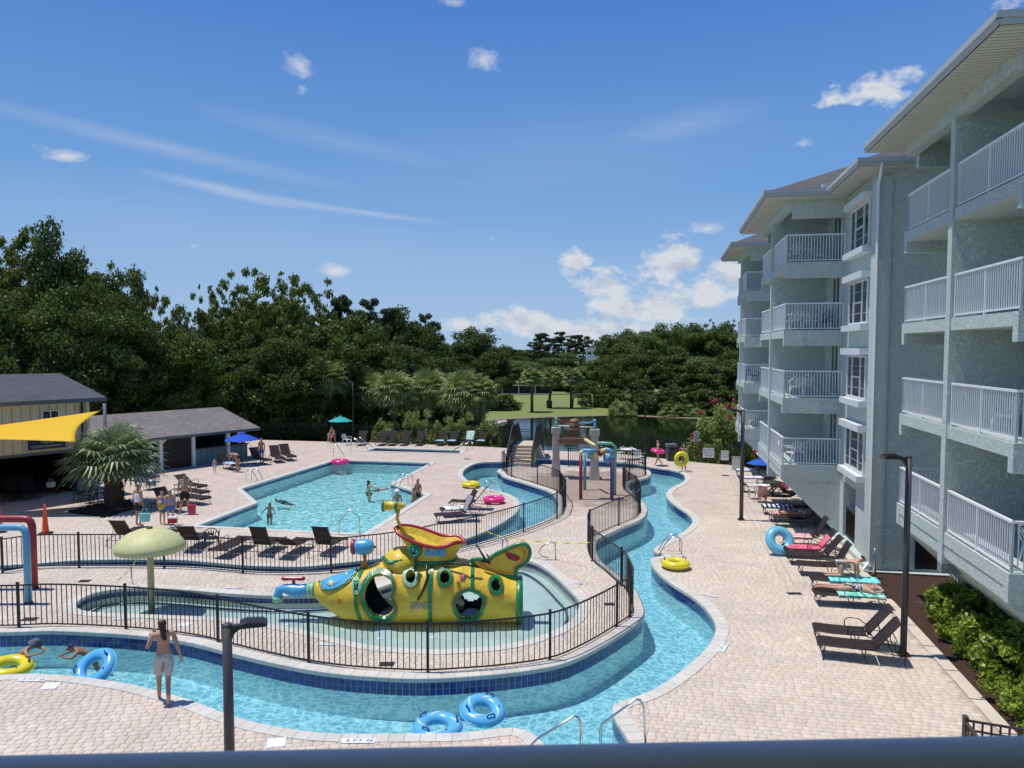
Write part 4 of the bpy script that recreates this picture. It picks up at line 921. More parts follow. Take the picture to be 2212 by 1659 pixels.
for i in range(NU + 1):
    x = X0 + (X1 - X0) * i / NU; s_ = stat(x); zc = (s_[1] + s_[2]) / 2; b = (s_[1] - s_[2]) / 2
    for j in range(NV):
        a = 2 * math.pi * j / NV; ca, sa = math.cos(a), math.sin(a); e = 2 / 2.3
        yy = Yc + s_[3] * math.copysign(abs(ca) ** e, ca); zz = zc + b * math.copysign(abs(sa) ** e, sa)
        vs.append((x, yy, max(zz, -.415)))
V_ = np.array(vs).reshape(NU + 1, NV, 3); cen = (V_[:-1] + V_[1:]) / 2; cen = (cen + np.roll(cen, -1, 1)) / 2
mirr = cen.copy(); back = cen[..., 1] > Yc; mirr[..., 1] = np.where(back, 2 * Yc - cen[..., 1], cen[..., 1])
def projn(P):
    Z = P[..., 2] - CAMH; d = P[..., 1] * _c - Z * _s; u = P[..., 1] * _s + Z * _c; return 2212 + F * P[..., 0] / d, Y0 - F * u / d
pxn, pyn = projn(mirr); kill = np.zeros(pxn.shape, bool)
for h in holes: kill |= inside(h, pxn, pyn)
for zx, h in ((0, holes[0]),): pass
fs = [(i * NV + (j + 1) % NV, (i + 1) * NV + (j + 1) % NV, (i + 1) * NV + j, i * NV + j) for i in range(NU) for j in range(NV) if not kill[i, j]]
b = MB(); b.add(vs, fs, True); o = b.off(SO).build('hull', [M['sub_y'], M['sub_in']], SUB)
sm_ = o.modifiers.new('shell', 'SOLIDIFY'); sm_.thickness = .05; sm_.offset = -1; sm_.material_offset = 1; sm_.use_rim = True
def sp(name, mb, m, parent=None, **kw): return mb.off(SO).build(name, m, parent or SUB, **kw)
def rim(name, poly, k_out, m, h=.05, k_in=.86, parent=None):
    P_in = [S(*p) for p in shrink(poly, k_in)]; P_out = [S(*p) for p in shrink(poly, k_out)]; n = len(poly); vs = []
    for pi, po in zip(P_in, P_out):
        a, c = surf(*pi), surf(*po); vs += [push(a, -.03), push(a, h), push(c, h), push(c, -.02)]
    return sp(name, MB().add(vs, [(i * 4 + k, i * 4 + k + 1, ((i + 1) % n) * 4 + k + 1, ((i + 1) % n) * 4 + k) for i in range(n) for k in range(3)]), M[m], parent)
def smoothpoly(poly):
    P = [Vector((a, b_, 0)) for a, b_ in poly]; n = len(P); out = []
    for i in range(n):
        p0, p1, p2, p3 = P[i - 1], P[i], P[(i + 1) % n], P[(i + 2) % n]
        for k in range(3):
            t = k / 3; q = .5 * ((2 * p1) + (-p0 + p2) * t + (2 * p0 - 5 * p1 + 4 * p2 - p3) * t * t + (-p0 + 3 * p1 - 3 * p2 + p3) * t ** 3); out.append((q.x, q.y))
    return out
def rivets(name, poly, k, parent, every=1, r=.016):
    b_ = MB(); P = [S(*p) for p in shrink(poly, k)]
    for p in P[::every]: b_.ball(push(surf(*p), .052), r, 6)
    sp(name, b_, M['seaweed'], parent, kind='stuff')
for nm, poly, ko in (('doorway_rim', smoothpoly(big1), 1.06), ('doorway_rim', big2, 1.08)):
    rim('orange_halo', poly, ko + .12, 'sub_o', .008, .9); r_ = rim(nm, poly, ko, 'sub_g', .06, .86); rivets('rivet', poly, .96, r_, 2 if len(poly) > 20 else 1)
for i, poly in enumerate(ports):
    rim('orange_halo', poly, 1.32, 'sub_o', .008, .9); r_ = rim('porthole_rim', poly, 1.12, 'sub_gl' if i == 0 else 'sub_g', .06, .70); rivets('rivet', poly, .92, r_, 4)
def ribbon(name, pts, w, m, h=.035):
    P = [Vector((*S(*p), 0)) for p in pts]; Q = []
    for i, p in enumerate(P):
        a = P[max(0, i - 1)]; c = P[min(len(P) - 1, i + 1)]; d = (c - a).normalized(); Q.append((p + Vector((-d.y, d.x, 0)) * w, p - Vector((-d.y, d.x, 0)) * w))
    vs = []
    for a, c in Q:
        A_, C_ = surf(a.x, a.y), surf(c.x, c.y); vs += [push(A_, -.02), push(A_, h), push(C_, h), push(C_, -.02)]
    n = len(Q); return sp(name, MB().add(vs, [(i * 4 + k, i * 4 + k + 1, i * 4 + 5 + k, i * 4 + 4 + k) for i in range(n - 1) for k in range(3)]), M[m])
def interp(pts, n):
    out = []
    for a, b_ in zip(pts, pts[1:]): out += [(a[0] + (b_[0] - a[0]) * k / n, a[1] + (b_[1] - a[1]) * k / n) for k in range(n)]
    return out + [pts[-1]]
ribbon('hull_band', interp([(722, 735), (690, 790), (665, 840), (655, 900), (655, 980), (665, 1060), (690, 1125)], 4), 7, 'sub_g')
ribbon('hull_band', interp([(1222, 715), (1212, 800), (1205, 900), (1205, 1000), (1208, 1140)], 4), 8, 'sub_g')
ribbon('hull_band', interp([(1520, 700), (1518, 780), (1516, 900)], 5), 7, 'sub_g')
rim('escape_hatch', ell(662, 880, 26, 48, 20), 1.35, 'sub_gl', .05, .7)
sp('hatch_handle', MB().tube([push(surf(*S(645, 845)), .06), push(surf(*S(680, 915)), .06)], .02, 6).tube([push(surf(*S(680, 845)), .06), push(surf(*S(645, 915)), .06)], .02, 6), M['sub_g'])
rim('bolt_plate', ell(540, 992, 18, 24, 16), 1.0, 'sub_o', .03, .5)
def patch(name, poly, m, h=.03, sub=4):
    """surface-following patch"""
    xs = [p[0] for p in poly]; ys = [p[1] for p in poly]; st_ = 9; b_ = MB(); ny = int((max(ys) - min(ys)) / st_) + 2; nx = int((max(xs) - min(xs)) / st_) + 2
    idx = {}; pts = []
    gx, gy = np.meshgrid(min(xs) + np.arange(nx) * st_, min(ys) + np.arange(ny) * st_); ins = inside(poly, gx, gy)
    for i in range(ny):
        for j in range(nx):
            if ins[i, j]: idx[i, j] = len(pts); pts.append(push(surf(*S(gx[i, j], gy[i, j])), h))
    fs = [(idx[i, j], idx[i + 1, j], idx[i + 1, j + 1], idx[i, j + 1]) for (i, j) in idx if (i + 1, j) in idx and (i, j + 1) in idx and (i + 1, j + 1) in idx]
    return sp(name, b_.add(pts, fs, True), M[m])
nose = [(388, 850), (420, 830), (520, 795), (600, 768), (665, 742), (655, 790), (625, 830), (580, 870), (520, 900), (460, 915), (415, 905), (395, 880)]
patch('blue_nose_cover', nose, 'sub_b', .03)
rim('nose_trim', smoothpoly([(388, 850), (395, 885), (415, 908), (460, 918), (520, 904), (580, 874), (630, 832), (660, 790), (664, 762), (600, 800), (540, 850), (470, 880)]), 1.02, 'sub_g', .04, .985)
def star(cx, cy, r, rot=0):
    return [(cx + (r if k % 2 == 0 else r * .42) * math.sin(math.pi * k / 5 + rot), cy - (r if k % 2 == 0 else r * .42) * math.cos(math.pi * k / 5 + rot)) for k in range(10)]
M['star_p'] = mat('pink_star', (.55, .12, .16), .5); M['star_y'] = mat('cream_star', (.75, .60, .22), .5)
def flat(name, poly, m, h=.05, th=.02):
    pts = [push(surf(*S(*p)), h) for p in poly]; c = push(surf(*S(sum(p[0] for p in poly) / len(poly), sum(p[1] for p in poly) / len(poly))), h + .01); low = [push(surf(*S(*p)), h - th * 2) for p in poly]; n = len(pts)
    return sp(name, MB().add(pts + [c] + low, [(i, (i + 1) % n, n) for i in range(n)] + [((i + 1) % n, i, n + 1 + i, n + 1 + (i + 1) % n) for i in range(n)]), m)
flat('star', star(475, 862, 27, .2), M['star_y']); flat('star', star(1445, 815, 26, .1), M['star_p']); flat('star', star(1412, 855, 17, .3), M['star_p']); flat('star', star(590, 800, 14, .6), M['star_y'])
flat('peeling_plate', [(1062, 1000), (1190, 996), (1190, 1048), (1062, 1050)], mat('bare_fibreglass', (.55, .42, .20), .8, (20, .4, .01), (8, .5)), .012, .01)
# tail collar
cb2 = MB(); vs = []
for (zx, k, dz) in ((1836, 1.03, 0), (1845, 1.10, 0), (1880, 1.10, 0), (1888, 1.03, 0), (1880, .93, 0)):
    x = GD(*S(zx, 900), Yc).x; s_ = ST[-1]; zc = (s_[1] + s_[2]) / 2; b_ = (s_[1] - s_[2]) / 2
    for j in range(48):
        a = 2 * math.pi * j / 48; vs.append((x, Yc + s_[3] * k * math.cos(a), max(-.41, zc + b_ * k * math.sin(a))))
cb2.add(vs, [(i * 48 + j, (i + 1) * 48 + j, (i + 1) * 48 + (j + 1) % 48, i * 48 + (j + 1) % 48) for i in range(4) for j in range(48)], True)
sp('tail_collar', cb2, M['sub_g'])
PXM = .5859 * Yc / F                              # metres per zoom px at the hull
def at(zx, zy, dy=0.0): return GD(*S(zx, zy), Yc + dy)
# bridge cabin with its boat rim
front = [(948, 455), (965, 492), (1010, 522), (1080, 556), (1160, 584), (1250, 598), (1320, 590), (1380, 562), (1430, 556)]
backr = [(1462, 572), (1455, 545), (1420, 512), (1370, 512), (1300, 512), (1220, 484), (1140, 456), (1060, 437), (990, 432)]
N_ = 44
def res2(pts, n):
    P = [Vector(p) for p in pts]; d = [0]
    for a, b_ in zip(P, P[1:]): d.append(d[-1] + (b_ - a).length)
    out = []; j = 0
    for i in range(n):
        s_ = d[-1] * i / (n - 1)
        while j < len(P) - 2 and d[j + 1] < s_: j += 1
        out.append(P[j].lerp(P[j + 1], (s_ - d[j]) / max(1e-9, d[j + 1] - d[j])))
    return out
fr_w = [at(x, y, -.5 * math.sin(math.pi * (k + .35) / (len(front) + .2)) ** .6) for k, (x, y) in enumerate(front)]
bk_w = [at(x, y, .5 * math.sin(math.pi * (k + .35) / (len(backr) + .2)) ** .6) for k, (x, y) in enumerate(backr)]
rimw = res2(fr_w + bk_w + [fr_w[0]], N_ + 1)[:N_]
ccx = at(1220, 650).x; basez = at(1220, 712, -.4).z
base = []
for p in rimw:
    k = (p.x - at(948, 455).x) / (at(1462, 572).x - at(948, 455).x); bx = at(1040, 700).x + (at(1400, 700).x - at(1040, 700).x) * min(1, max(0, k)) ; base.append(Vector((bx, Yc + (p.y - Yc) * .85, basez)))
mid = [r_.lerp(b_, .5) + Vector(((ccx - r_.x) * .12, 0, 0)) for r_, b_ in zip(rimw, base)]
hb = MB(); hb.add(rimw + mid + base, [(r_ * N_ + i, (r_ + 1) * N_ + i, (r_ + 1) * N_ + (i + 1) % N_, r_ * N_ + (i + 1) % N_) for r_ in range(2) for i in range(N_)], True)
cab = sp('cabin', hb, M['sub_y'])
inn = [Vector((p.x + (ccx - p.x) * .10, Yc + (p.y - Yc) * .86, p.z - .03)) for p in rimw]; inn2 = [Vector((p.x + (ccx - p.x) * .22, Yc + (p.y - Yc) * .6, p.z - .22)) for p in rimw]
ib = MB(); cI = sum(inn2, Vector()) / N_; ib.add(rimw + inn + inn2 + [cI], [(i, (i + 1) % N_, N_ + (i + 1) % N_, N_ + i) for i in range(N_)] + [(N_ + i, N_ + (i + 1) % N_, 2 * N_ + (i + 1) % N_, 2 * N_ + i) for i in range(N_)] + [(2 * N_ + i, 2 * N_ + (i + 1) % N_, 3 * N_) for i in range(N_)])
sp('cabin_floor', ib, M['sub_y'], cab)
sp('red_rim', MB().tube(rimw, .055, 8, close=True), M['sub_r'], cab)
sp('green_skirt', MB().tube([Vector((p.x, p.y - .0, p.z + .0)) for p in base], .065, 8, close=True).tube([at(1000, 690, -.5), at(900, 712, -.55), at(858, 668, -.2)], .055, 8), M['sub_g'])
dome = at(1000, 705, .0); sp('dome', MB().ball(dome, .50, 24, 1.12, 1.25, .92), M['sub_y'])
dsk = at(1092, 622, -.52); sp('round_window', MB().torus(dsk, .15, .06, 24, 8, .6, Matrix.Rotation(R(80), 3, 'X')).ball(dsk + Vector((0, .03, 0)), .15, 16, 1, .25, 1), M['sub_g']); sp('window_pane', MB().ball(dsk + Vector((-.05, -.02, .03)), .05, 10, .7, .4, 1.2).ball(dsk + Vector((.06, -.02, -.03)), .045, 10, .7, .4, 1.2), M['sub_b'])
for x_ in (1190, 1245, 1298):
    sp('cabin_window', MB().ball(at(x_, 632, -.47), .10, 12, 1, .4, 1.3), M['sub_b'])
# spyglass
p1 = at(985, 440, 0); sp('periscope_pipe', MB().tube([at(1000, 470), p1, at(962, 385), at(972, 318)], [.05, .05, .045, .05], 10), M['sub_y'])
sg = at(940, 288); L0 = at(852, 288).x - sg.x
prof = [(0, L0), (.155, L0), (.172, L0 + .02), (.165, L0 + .09), (.12, L0 + .12), (.135, L0 + .22), (.11, L0 + .34), (.13, L0 + .36), (.13, L0 + .45), (.11, L0 + .47), (.09, L0 + .58), (.03, L0 + .66), (0, L0 + .68)]
tl = sp('spyglass', MB().lathe(prof, sg, 20, 'x'), M['sub_y'])
sp('spyglass_ring', MB().lathe([(.165, L0 + .0), (.178, L0 + .02), (.172, L0 + .07)], sg, 20, 'x').lathe([(.132, L0 + .36), (.14, L0 + .37), (.14, L0 + .44), (.132, L0 + .45)], sg, 20, 'x'), M['sub_g'], tl)
# blue bell
bc = at(722, 592); x0 = at(632, 592).x - bc.x
sp('bell', MB().lathe([(0, x0 + .05), (.19, x0 + .06), (.2, x0 + .14), (.235, x0 + .28), (.225, x0 + .33), (.235, x0 + .38), (.20, x0 + .52), (.12, x0 + .61), (0, x0 + .64)], bc, 20, 'x'), M['sub_b'])
sp('bell_lip', MB().lathe([(0, x0 - .03), (.17, x0 - .03), (.225, x0 + .0), (.225, x0 + .07), (.19, x0 + .09)], bc, 20, 'x').ball(at(796, 592), .05, 8), M['sub_r'])
sp('bell_stem', MB().tube([at(722, 645), at(725, 690), at(715, 770)], [.065, .05, .16], 10), M['sub_o'])
# tap
sp('tap_collar', MB().lathe([(0, 0), (.20, 0), (.235, .03), (.235, .08), (.20, .10), (.225, .13), (.225, .2), (0, .2)], at(304, 908), 20, 'x'), M['sub_gl'])
sp('tap', MB().tube([at(306, 908), at(280, 908), at(245, 915), at(205, 915), at(165, 905), at(120, 900), at(92, 912), at(84, 945), at(82, 965)], [.17, .17, .18, .205, .16, .125, .135, .13, .13], 14).tube([at(205, 905), at(205, 868)], [.15, .05], 12), M['sub_b'])
sp('tap_mouth', MB().tube([at(82, 955), at(82, 995)], [.15, .145], 14), M['sub_gl'])
sp('tap_handle', MB().tube([at(112, 822), at(130, 826), at(195, 826), at(262, 826), at(282, 822)], [.05, .065, .045, .065, .05], 10).tube([at(198, 826), at(200, 872)], .05, 8), M['sub_r'])
# tail fin
fin_ = [(1512, 690), (1560, 682), (1625, 690), (1690, 645), (1760, 612), (1830, 582), (1895, 570), (1928, 592), (1940, 640), (1922, 690), (1882, 728), (1842, 750), (1828, 808), (1740, 800), (1640, 782), (1560, 745)]
fp = smoothpoly(fin_); fin_o = sp('tail_fin', MB().slab([at(x, y, -.22) for x, y in fp], (0, .22, 0)), M['sub_y'])
sp('fin_border', MB().tube([at(x, y, -.19) for x, y in fp], .062, 8, close=True), M['sub_g'], fin_o)
sp('fin_marking', MB().slab([at(x, y, -.26) for x, y in ((1760, 628), (1800, 640), (1862, 660), (1868, 684), (1838, 700), (1785, 682), (1762, 655))], (0, .05, 0)), M['sub_r'], fin_o)
ha = shrink(fin_, .86); sp('fin_halo', MB().slab([at(x, y, -.226) for x, y in smoothpoly(ha)], (0, .004, 0)), M['sub_o'], fin_o); sp('fin_face', MB().slab([at(x, y, -.232) for x, y in smoothpoly(shrink(fin_, .72))], (0, .004, 0)), M['sub_y'], fin_o)
sw = MB(); sw.tube([at(1070, 645, -.6), at(1105, 690, -.66), at(1092, 775, -.8)], [.03, .045, .03], 7).tube([at(1178, 722, -.66), at(1186, 820, -.78), at(1155, 910, -.9), at(1115, 985, -.92)], [.03, .035, .035, .03], 7)
sw.tube([at(1300, 716, -.55), at(1400, 712, -.62), at(1480, 726, -.66), at(1565, 742, -.6)], .028, 7).tube([at(1548, 570, -.3), at(1580, 630, -.35), at(1615, 690, -.35), at(1650, 715, -.35)], [.02, .028, .04, .03], 7).ball(at(1615, 695, -.35), .09, 8, 1.5, .6, .7)
sw.tube([at(1640, 672, -.3), at(1622, 645, -.3)], .02, 6); sp('seaweed', sw, M['seaweed'])
sp('floor_jet', MB().lathe([(0, 0), (.26, 0), (.26, .05), (.2, .12), (0, .12)], G(*S(1665, 1120), -.25), 18), M['sub_gl'])

# ---------------------------------------------------------------- other water toys
M['mush'] = mat('pale_lime_paint', (.60, .60, .27), .55, (60, .5, .006), (7, .14))
M['mush_s'] = mat('pale_lime_post', (.56, .54, .26), .5, None, (6, .2))
pb = PA(656, 995, -.42); rz = .0
MU = empty('mushroom_shower', pb, 0, 'pale lime green mushroom umbrella shower on a single post in the splash pool', 'water feature')
capz = GD(1310 / 2 * 1 + 0, 0, 1).z if False else None
cz = GD(652, 700 + 1659, pb.y).z + .42
MB().lathe([(0, .53), (.12, .525), (.38, .48), (.62, .385), (.82, .24), (.93, .10), (.965, .02), (.965, -.12), (.93, -.13), (.9, -.02), (.5, .2), (0, .28)], (0, 0, cz - .0), 48).build('cap', M['mush'], MU)
MB().cyl((0, 0, 0), (0, 0, cz + .2), .095, n=16).build('post', M['mush_s'], MU)
MB().lathe([(.05, .528), (.09, .545), (.09, .56), (0, .56)], (0, 0, cz), 12).build('nozzle', M['black2'], MU)
def arch(label, x, ytop, ybase, m, r, name='spray_arch'):
    b0 = PA(x, ybase); top = GD(x, ytop + 1659, b0.y); rt = empty(name, b0, 0, label, 'water feature'); h = top.z - .0; l = 3.2
    pts = [(0, 0, 0), (0, 0, h - .22), (-.04, 0, h - .09), (-.12, 0, h - .015), (-.25, 0, h), (-l + .25, 0, h), (-l + .1, 0, h - .03), (-l, 0, h - .25), (-l, 0, 0)]
    MB().tube(pts, r, 14).build('pipe', M[m], rt); MB().lathe([(r * 1.2, 0), (r * 1.2, .05), (0, .05)], n=14).lathe([(r * 1.2, 0), (r * 1.2, .05), (0, .05)], (-l, 0, 0), 14).build('base_flange', M['black2'], rt)
M['pipe_r'] = mat('red_pipe', (.30, .022, .035), .4, None, (3, .25)); M['pipe_b'] = mat('blue_pipe', (.13, .38, .60), .4, None, (3, .2)); M['pipe_g'] = mat('green_pipe', (.22, .50, .36), .4, None, (3, .2)); M['pipe_y'] = mat('cream_pipe', (.70, .66, .30), .4); M['pipe_p'] = mat('purple_pipe', (.10, .05, .22), .4)
arch('dark red spray arch, the farther of the two at the left edge', 148, 583, 885, 'pipe_r', .115); arch('light blue spray arch, the nearer of the two at the left edge', 124, 620, 948, 'pipe_b', .1)
# tipping bucket frame
q1, q2, q3, q4 = PC(1403, 497), PC(1420, 457), PC(1537, 500), PC(1549, 478)
BF = empty('bucket_frame', q1, 0, 'four coloured posts carrying tipping buckets over the splash pad', 'water feature')
def bf(nm, m, pts, r=.085, par=BF): return MB().tube([Vector(p) - q1 for p in pts], r, 12).build(nm, M[m], par)
H_ = 2.42; up = Vector((0, 0, H_))
def el(p, q, c=.18):
    d = (q - p).normalized(); return p + d * c
t1, t2, t3, t4 = q1 + up, q2 + up + Vector((0, 0, .1)), q3 + up - Vector((0, 0, .02)), q4 + up + Vector((0, 0, .12)); mid_ = PC(1478, 480) + up
mid_ = Vector(((t1.x + t3.x) / 2, (q1.y + q2.y) / 2 + .2, H_ + .05))
bf('post', 'pipe_r', [q1, q1 + Vector((0, 0, H_ - .2))]); bf('post', 'pipe_b', [q2, t2 - Vector((0, 0, .3))], .085); bf('post', 'pipe_p', [q3, q3 + Vector((0, 0, H_ - .3))], .09); bf('post', 'pipe_g', [q4, t4 - Vector((0, 0, .05)), t4 + Vector((-.2, 0, .1)), t4 + Vector((-.9, 0, .12))], .085)
bf('elbow', 'pipe_y', [q1 + Vector((0, 0, H_ - .22)), t1 - Vector((0, 0, .08)), t1 + Vector((.1, .0, 0))], .095); bf('cross_pipe', 'pipe_b', [t1 + Vector((.08, 0, 0)), t1 + Vector((.85, .05, 0))], .09)
bf('cross_pipe', 'pipe_r', [t1 + Vector((.85, .05, 0)), t1 + Vector((.98, 0, -.02))], .095); bf('cross_pipe', 'pipe_y', [t1 + Vector((.98, 0, -.02)), t3 + Vector((-.3, 0, .12))], .09); bf('elbow', 'pipe_b', [t3 + Vector((-.3, 0, .12)), t3 + Vector((-.08, 0, .05)), t3, q3 + Vector((0, 0, H_ - .35))], .1)
bf('cross_pipe', 'pipe_y', [t2 + Vector((.05, .4, .12)), mid_ + Vector((.1, 0, .02))], .085)
def bucket(px, py, m, tilt, r=.2):
    c = GD(px + 1106, py + 1659, q1.y + .25) - q1; b = MB().lathe([(r * .62, -.2), (r, .2), (r * .93, .2), (r * .55, -.18)], (0, 0, 0), 18); Rm = Matrix.Rotation(tilt, 3, 'Y'); b.v = [tuple(Rm @ Vector(v) + c) for v in b.v]
    o = b.build('tipping_bucket', M[m], BF); MB().tube([(c.x - r, c.y, c.z + .15), (c.x, c.y, c.z + .36), (c.x + r, c.y, c.z + .15)], .012, 5).build('bail', M['steel'], o)
bucket(1443, 307, 'pipe_g', .1); bucket(1467, 303, 'pipe_y', -.2, .15); bucket(1492, 297, 'pipe_r', .7, .17); bucket(1516, 325, 'pipe_b', .25, .22)
# barrel tower
M['limestone'] = mat('cream_block', (.60, .53, .42), .8, (9, .4, .02), (3, .2)); M['barrel'] = mat('barrel_wood', (.30, .16, .08), .6, (9, .4, .01), (4, .3)); M['trough'] = mat('trough_wood', (.22, .12, .08), .5, None, (4, .4))
g1, g2 = PC(1462, 412), PC(1296, 384); g2.y = g1.y + 1.2; g2.x = GD(1106 + 1296, 2000, g2.y).x
TW = empty('barrel_tower', g1, 0, 'tall cream pillars holding a brown barrel and a brown trough with red and blue spouts', 'water feature')
def tw(nm, mb, m, par=TW): return mb.off(g1).build(nm, m if not isinstance(m, str) else M[m], par)
HT = GD(1106 + 1462, 1659 + 196, g1.y).z
for g_ in (g1, g2):
    m_ = MB(); w_ = .2
    m_.add([(g_.x - .28, g_.y - .28, 0), (g_.x + .28, g_.y - .28, 0), (g_.x + .28, g_.y + .28, 0), (g_.x - .28, g_.y + .28, 0)] + [(g_.x + a * w_, g_.y + b_ * w_, 1.2) for a, b_ in ((-1, -1), (1, -1), (1, 1), (-1, 1))] + [(g_.x + a * w_, g_.y + b_ * w_, HT - .35) for a, b_ in ((-1, -1), (1, -1), (1, 1), (-1, 1))], [(k + 4 * l, (k + 1) % 4 + 4 * l, (k + 1) % 4 + 4 * l + 4, k + 4 * l + 4) for l in (0, 1) for k in range(4)])
    m_.box(g_.x - .26, g_.x + .26, g_.y - .26, g_.y + .26, HT - .35, HT); tw('pillar', m_, 'limestone')
bcn = GD(1106 + 1375, 1659 + 184, g1.y + .5)
br = tw('barrel', MB().lathe([(.22, -.44), (.27, -.25), (.285, 0), (.27, .25), (.22, .44), (.19, .44), (.19, .38), (0, .38)], bcn, 20), 'barrel')
tw('hoop', MB().lathe([(.262, -.32), (.27, -.3), (.27, -.24), (.274, -.24)], bcn, 20).lathe([(.288, -.04), (.292, .04)], bcn, 20).lathe([(.272, .24), (.262, .32)], bcn, 20), 'black2', br)
tw('axle', MB().cyl((g2.x, g2.y, bcn.z), (g1.x, g1.y, bcn.z), .03), 'white')
zt_ = GD(1106 + 1375, 1659 + 242, g1.y + .5).z
tr_ = MB(); n = 8; vs = []
for xx in (g2.x + .1, g1.x - .1):
    for k in range(n + 1): a = math.pi * (1 + k / n); vs.append((xx, (g1.y + g2.y) / 2 + .55 * math.cos(a), zt_ + .12 + .38 * math.sin(a)))
tr_.add(vs, [(k, k + 1, n + 2 + k, n + 1 + k) for k in range(n)]); o = tw('trough', tr_, 'trough'); o.modifiers.new('t', 'SOLIDIFY').thickness = .05
for g_, m_, s_ in ((g1, 'pipe_b', -1), (g2, 'pipe_r', 1)):
    tw('spout_stand', MB().tube([(g_.x, g_.y, HT), (g_.x, g_.y, HT + .45)], [.09, .07], 10).ball((g_.x, g_.y, HT + .5), .10, 10), 'pipe_g' if s_ > 0 else m_); tw('spout', MB().tube([(g_.x, g_.y, HT + .5), (g_.x + s_ * .35, g_.y, HT + .36), (g_.x + s_ * .9, g_.y, HT + .36)], .045, 8), m_)
# footbridge over the river
M['step'] = mat('bridge_deck', (.58, .50, .38), .8, (12, .2, .01), (3, .15))
a0, a1 = PC(1092, 345), PC(1192, 345); bx0, bx1, by = a0.x, a1.x, a0.y - .9
FB_ = empty('footbridge', (bx0, by, 0), R(-9), 'cream stepped footbridge with dark mesh sides crossing the river beside the barrel tower', 'bridge')
bw = bx1 - bx0
for k in range(6): MB().box(0, bw, k * .32, k * .32 + .34, 0, .188 * (k + 1) - .02).box(-.02, bw + .02, k * .32 - .02, k * .32 + .33, .188 * (k + 1) - .02, .188 * (k + 1)).build('step', M['step'], FB_)
MB().box(0, bw, 1.92, 4.4, .9, 1.13).build('bridge_deck', M['step'], FB_)
for k in range(5): MB().box(0, bw, 4.4 + k * .3, 4.7 + k * .3, 0, .8 - .16 * k).build('step', M['step'], FB_)
for x_, d_ in ((-.06, -1), (bw + .02, 1)):
    b_ = MB(); b_.slab([(x_, -.3, .05), (x_, -.3, .95), (x_, 1.9, 2.35), (x_, 4.5, 2.35), (x_, 6.3, 1.0), (x_, 6.3, .05), (x_, 4.5, .9), (x_, 1.9, .9)], (.03, 0, 0)); pn = b_.build('side_panel', mat('mesh_panel', (.02, .018, .016), .5, trans=.04), FB_)
    MB().tube([(x_, -.3, 0), (x_, -.3, 1.0), (x_, 1.9, 2.4), (x_, 4.5, 2.4), (x_, 6.3, 1.05), (x_, 6.3, 0)], .03, 6, smooth=False).build('handrail', M['black'], FB_)
# ---------------------------------------------------------------- furniture
M['sling'] = mat('sling_mesh', (.030, .021, .020), .75, trans=.10, spec=.25)
M['frame'] = mat('lounger_frame', (.022, .016, .015), .5)
M['sling_t'] = mat('sling_tan', (.16, .11, .07), .7, trans=.1)
def lounger_proto(back, arms=True):
    r = empty('sun_lounger', (0, 0, -50)); W_ = .32; z = .36; px_ = 1.22; a = R(back); bl = .80
    hx, hz = px_ + bl * math.cos(a), z + bl * math.sin(a)
    b = MB(); prof = [(0.02, z - .10), (.0, z - .03), (.06, z), (.4, z - .015), (.8, z - .015), (px_, z)]
    def strip(b, pr, t=.012):
        vs = []; 
        for x, zz in pr: vs += [(x, -W_ + .02, zz), (x, W_ - .02, zz), (x, W_ - .02, zz - t), (x, -W_ + .02, zz - t)]
        n = len(pr); b.add(vs, [(i * 4 + k, i * 4 + (k + 1) % 4, i * 4 + 4 + (k + 1) % 4, i * 4 + 4 + k) for i in range(n - 1) for k in range(4)] + [(0, 3, 2, 1), (n * 4 - 4, n * 4 - 3, n * 4 - 2, n * 4 - 1)])
    strip(b, prof); b.build('seat', M['sling'], r)
    b = MB(); k_ = .07; strip(b, [(px_ + .02, z + .01), (px_ + (hx - px_) * .5, z + (hz - z) * .5), (hx, hz), (hx + k_ * math.cos(a - .7), hz + k_ * math.sin(a - .7))]); b.build('backrest', M['sling'], r)
    f = MB()
    for s_ in (-1, 1):
        y = s_ * W_; f.tube([(x, y, zz) for x, zz in prof], .014, 6); f.tube([(px_, y, z), (hx, y, hz), (hx + .07 * math.cos(a - .7), y, hz + .07 * math.sin(a - .7))], .014, 6)
        f.tube([(px_, y, z - .02), (1.9, y, z - .05 if back < 5 else .26)], .012, 6)
        if back > 5: f.tube([(px_ + .5 * (hx - px_), y * .9, z + .5 * (hz - z)), (1.62, y * .9, .24)], .01, 5)
    f.tube([(.01, -W_, z - .06), (.01, W_, z - .06)], .012, 6); f.tube([(.12, -W_, .12), (.12, W_, .12)], .009, 5); f.tube([(1.9, -W_, .28), (1.9, W_, .28)], .012, 6)
    f.build('frame', M['frame'], r)
    for x in (.12, 1.02, 1.86):
        for s_ in (-1, 1): MB().tube([(x, s_ * W_, .33 if x < 1.5 else .27), (x - .02, s_ * W_, .15), (x + (.03 if x > 1 else -.03), s_ * (W_ + .01), 0)], .014, 6).build('leg', M['frame'], r)
    if arms:
        for s_ in (-1, 1): MB().tube([(.78, s_ * (W_ + .02), z - .02), (.77, s_ * (W_ + .03), z + .14), (.86, s_ * (W_ + .03), z + .21), (1.1, s_ * (W_ + .03), z + .20), (1.32, s_ * (W_ + .02), z + .05)], .013, 6).build('armrest', M['frame'], r)
    return r
PROTO = {a: lounger_proto(a) for a in (0, 32, 52, 64)}
used = set()
def lounger(foot, ang, back, label, group, tan=False):
    p = PROTO[back]
    if back in used: r = copy_tree(p)
    else: r = p; used.add(back)
    r.location = (foot.x, foot.y, foot.z + .004); r.rotation_euler = (0, 0, ang); tag(r, label, 'lounger', group); return r
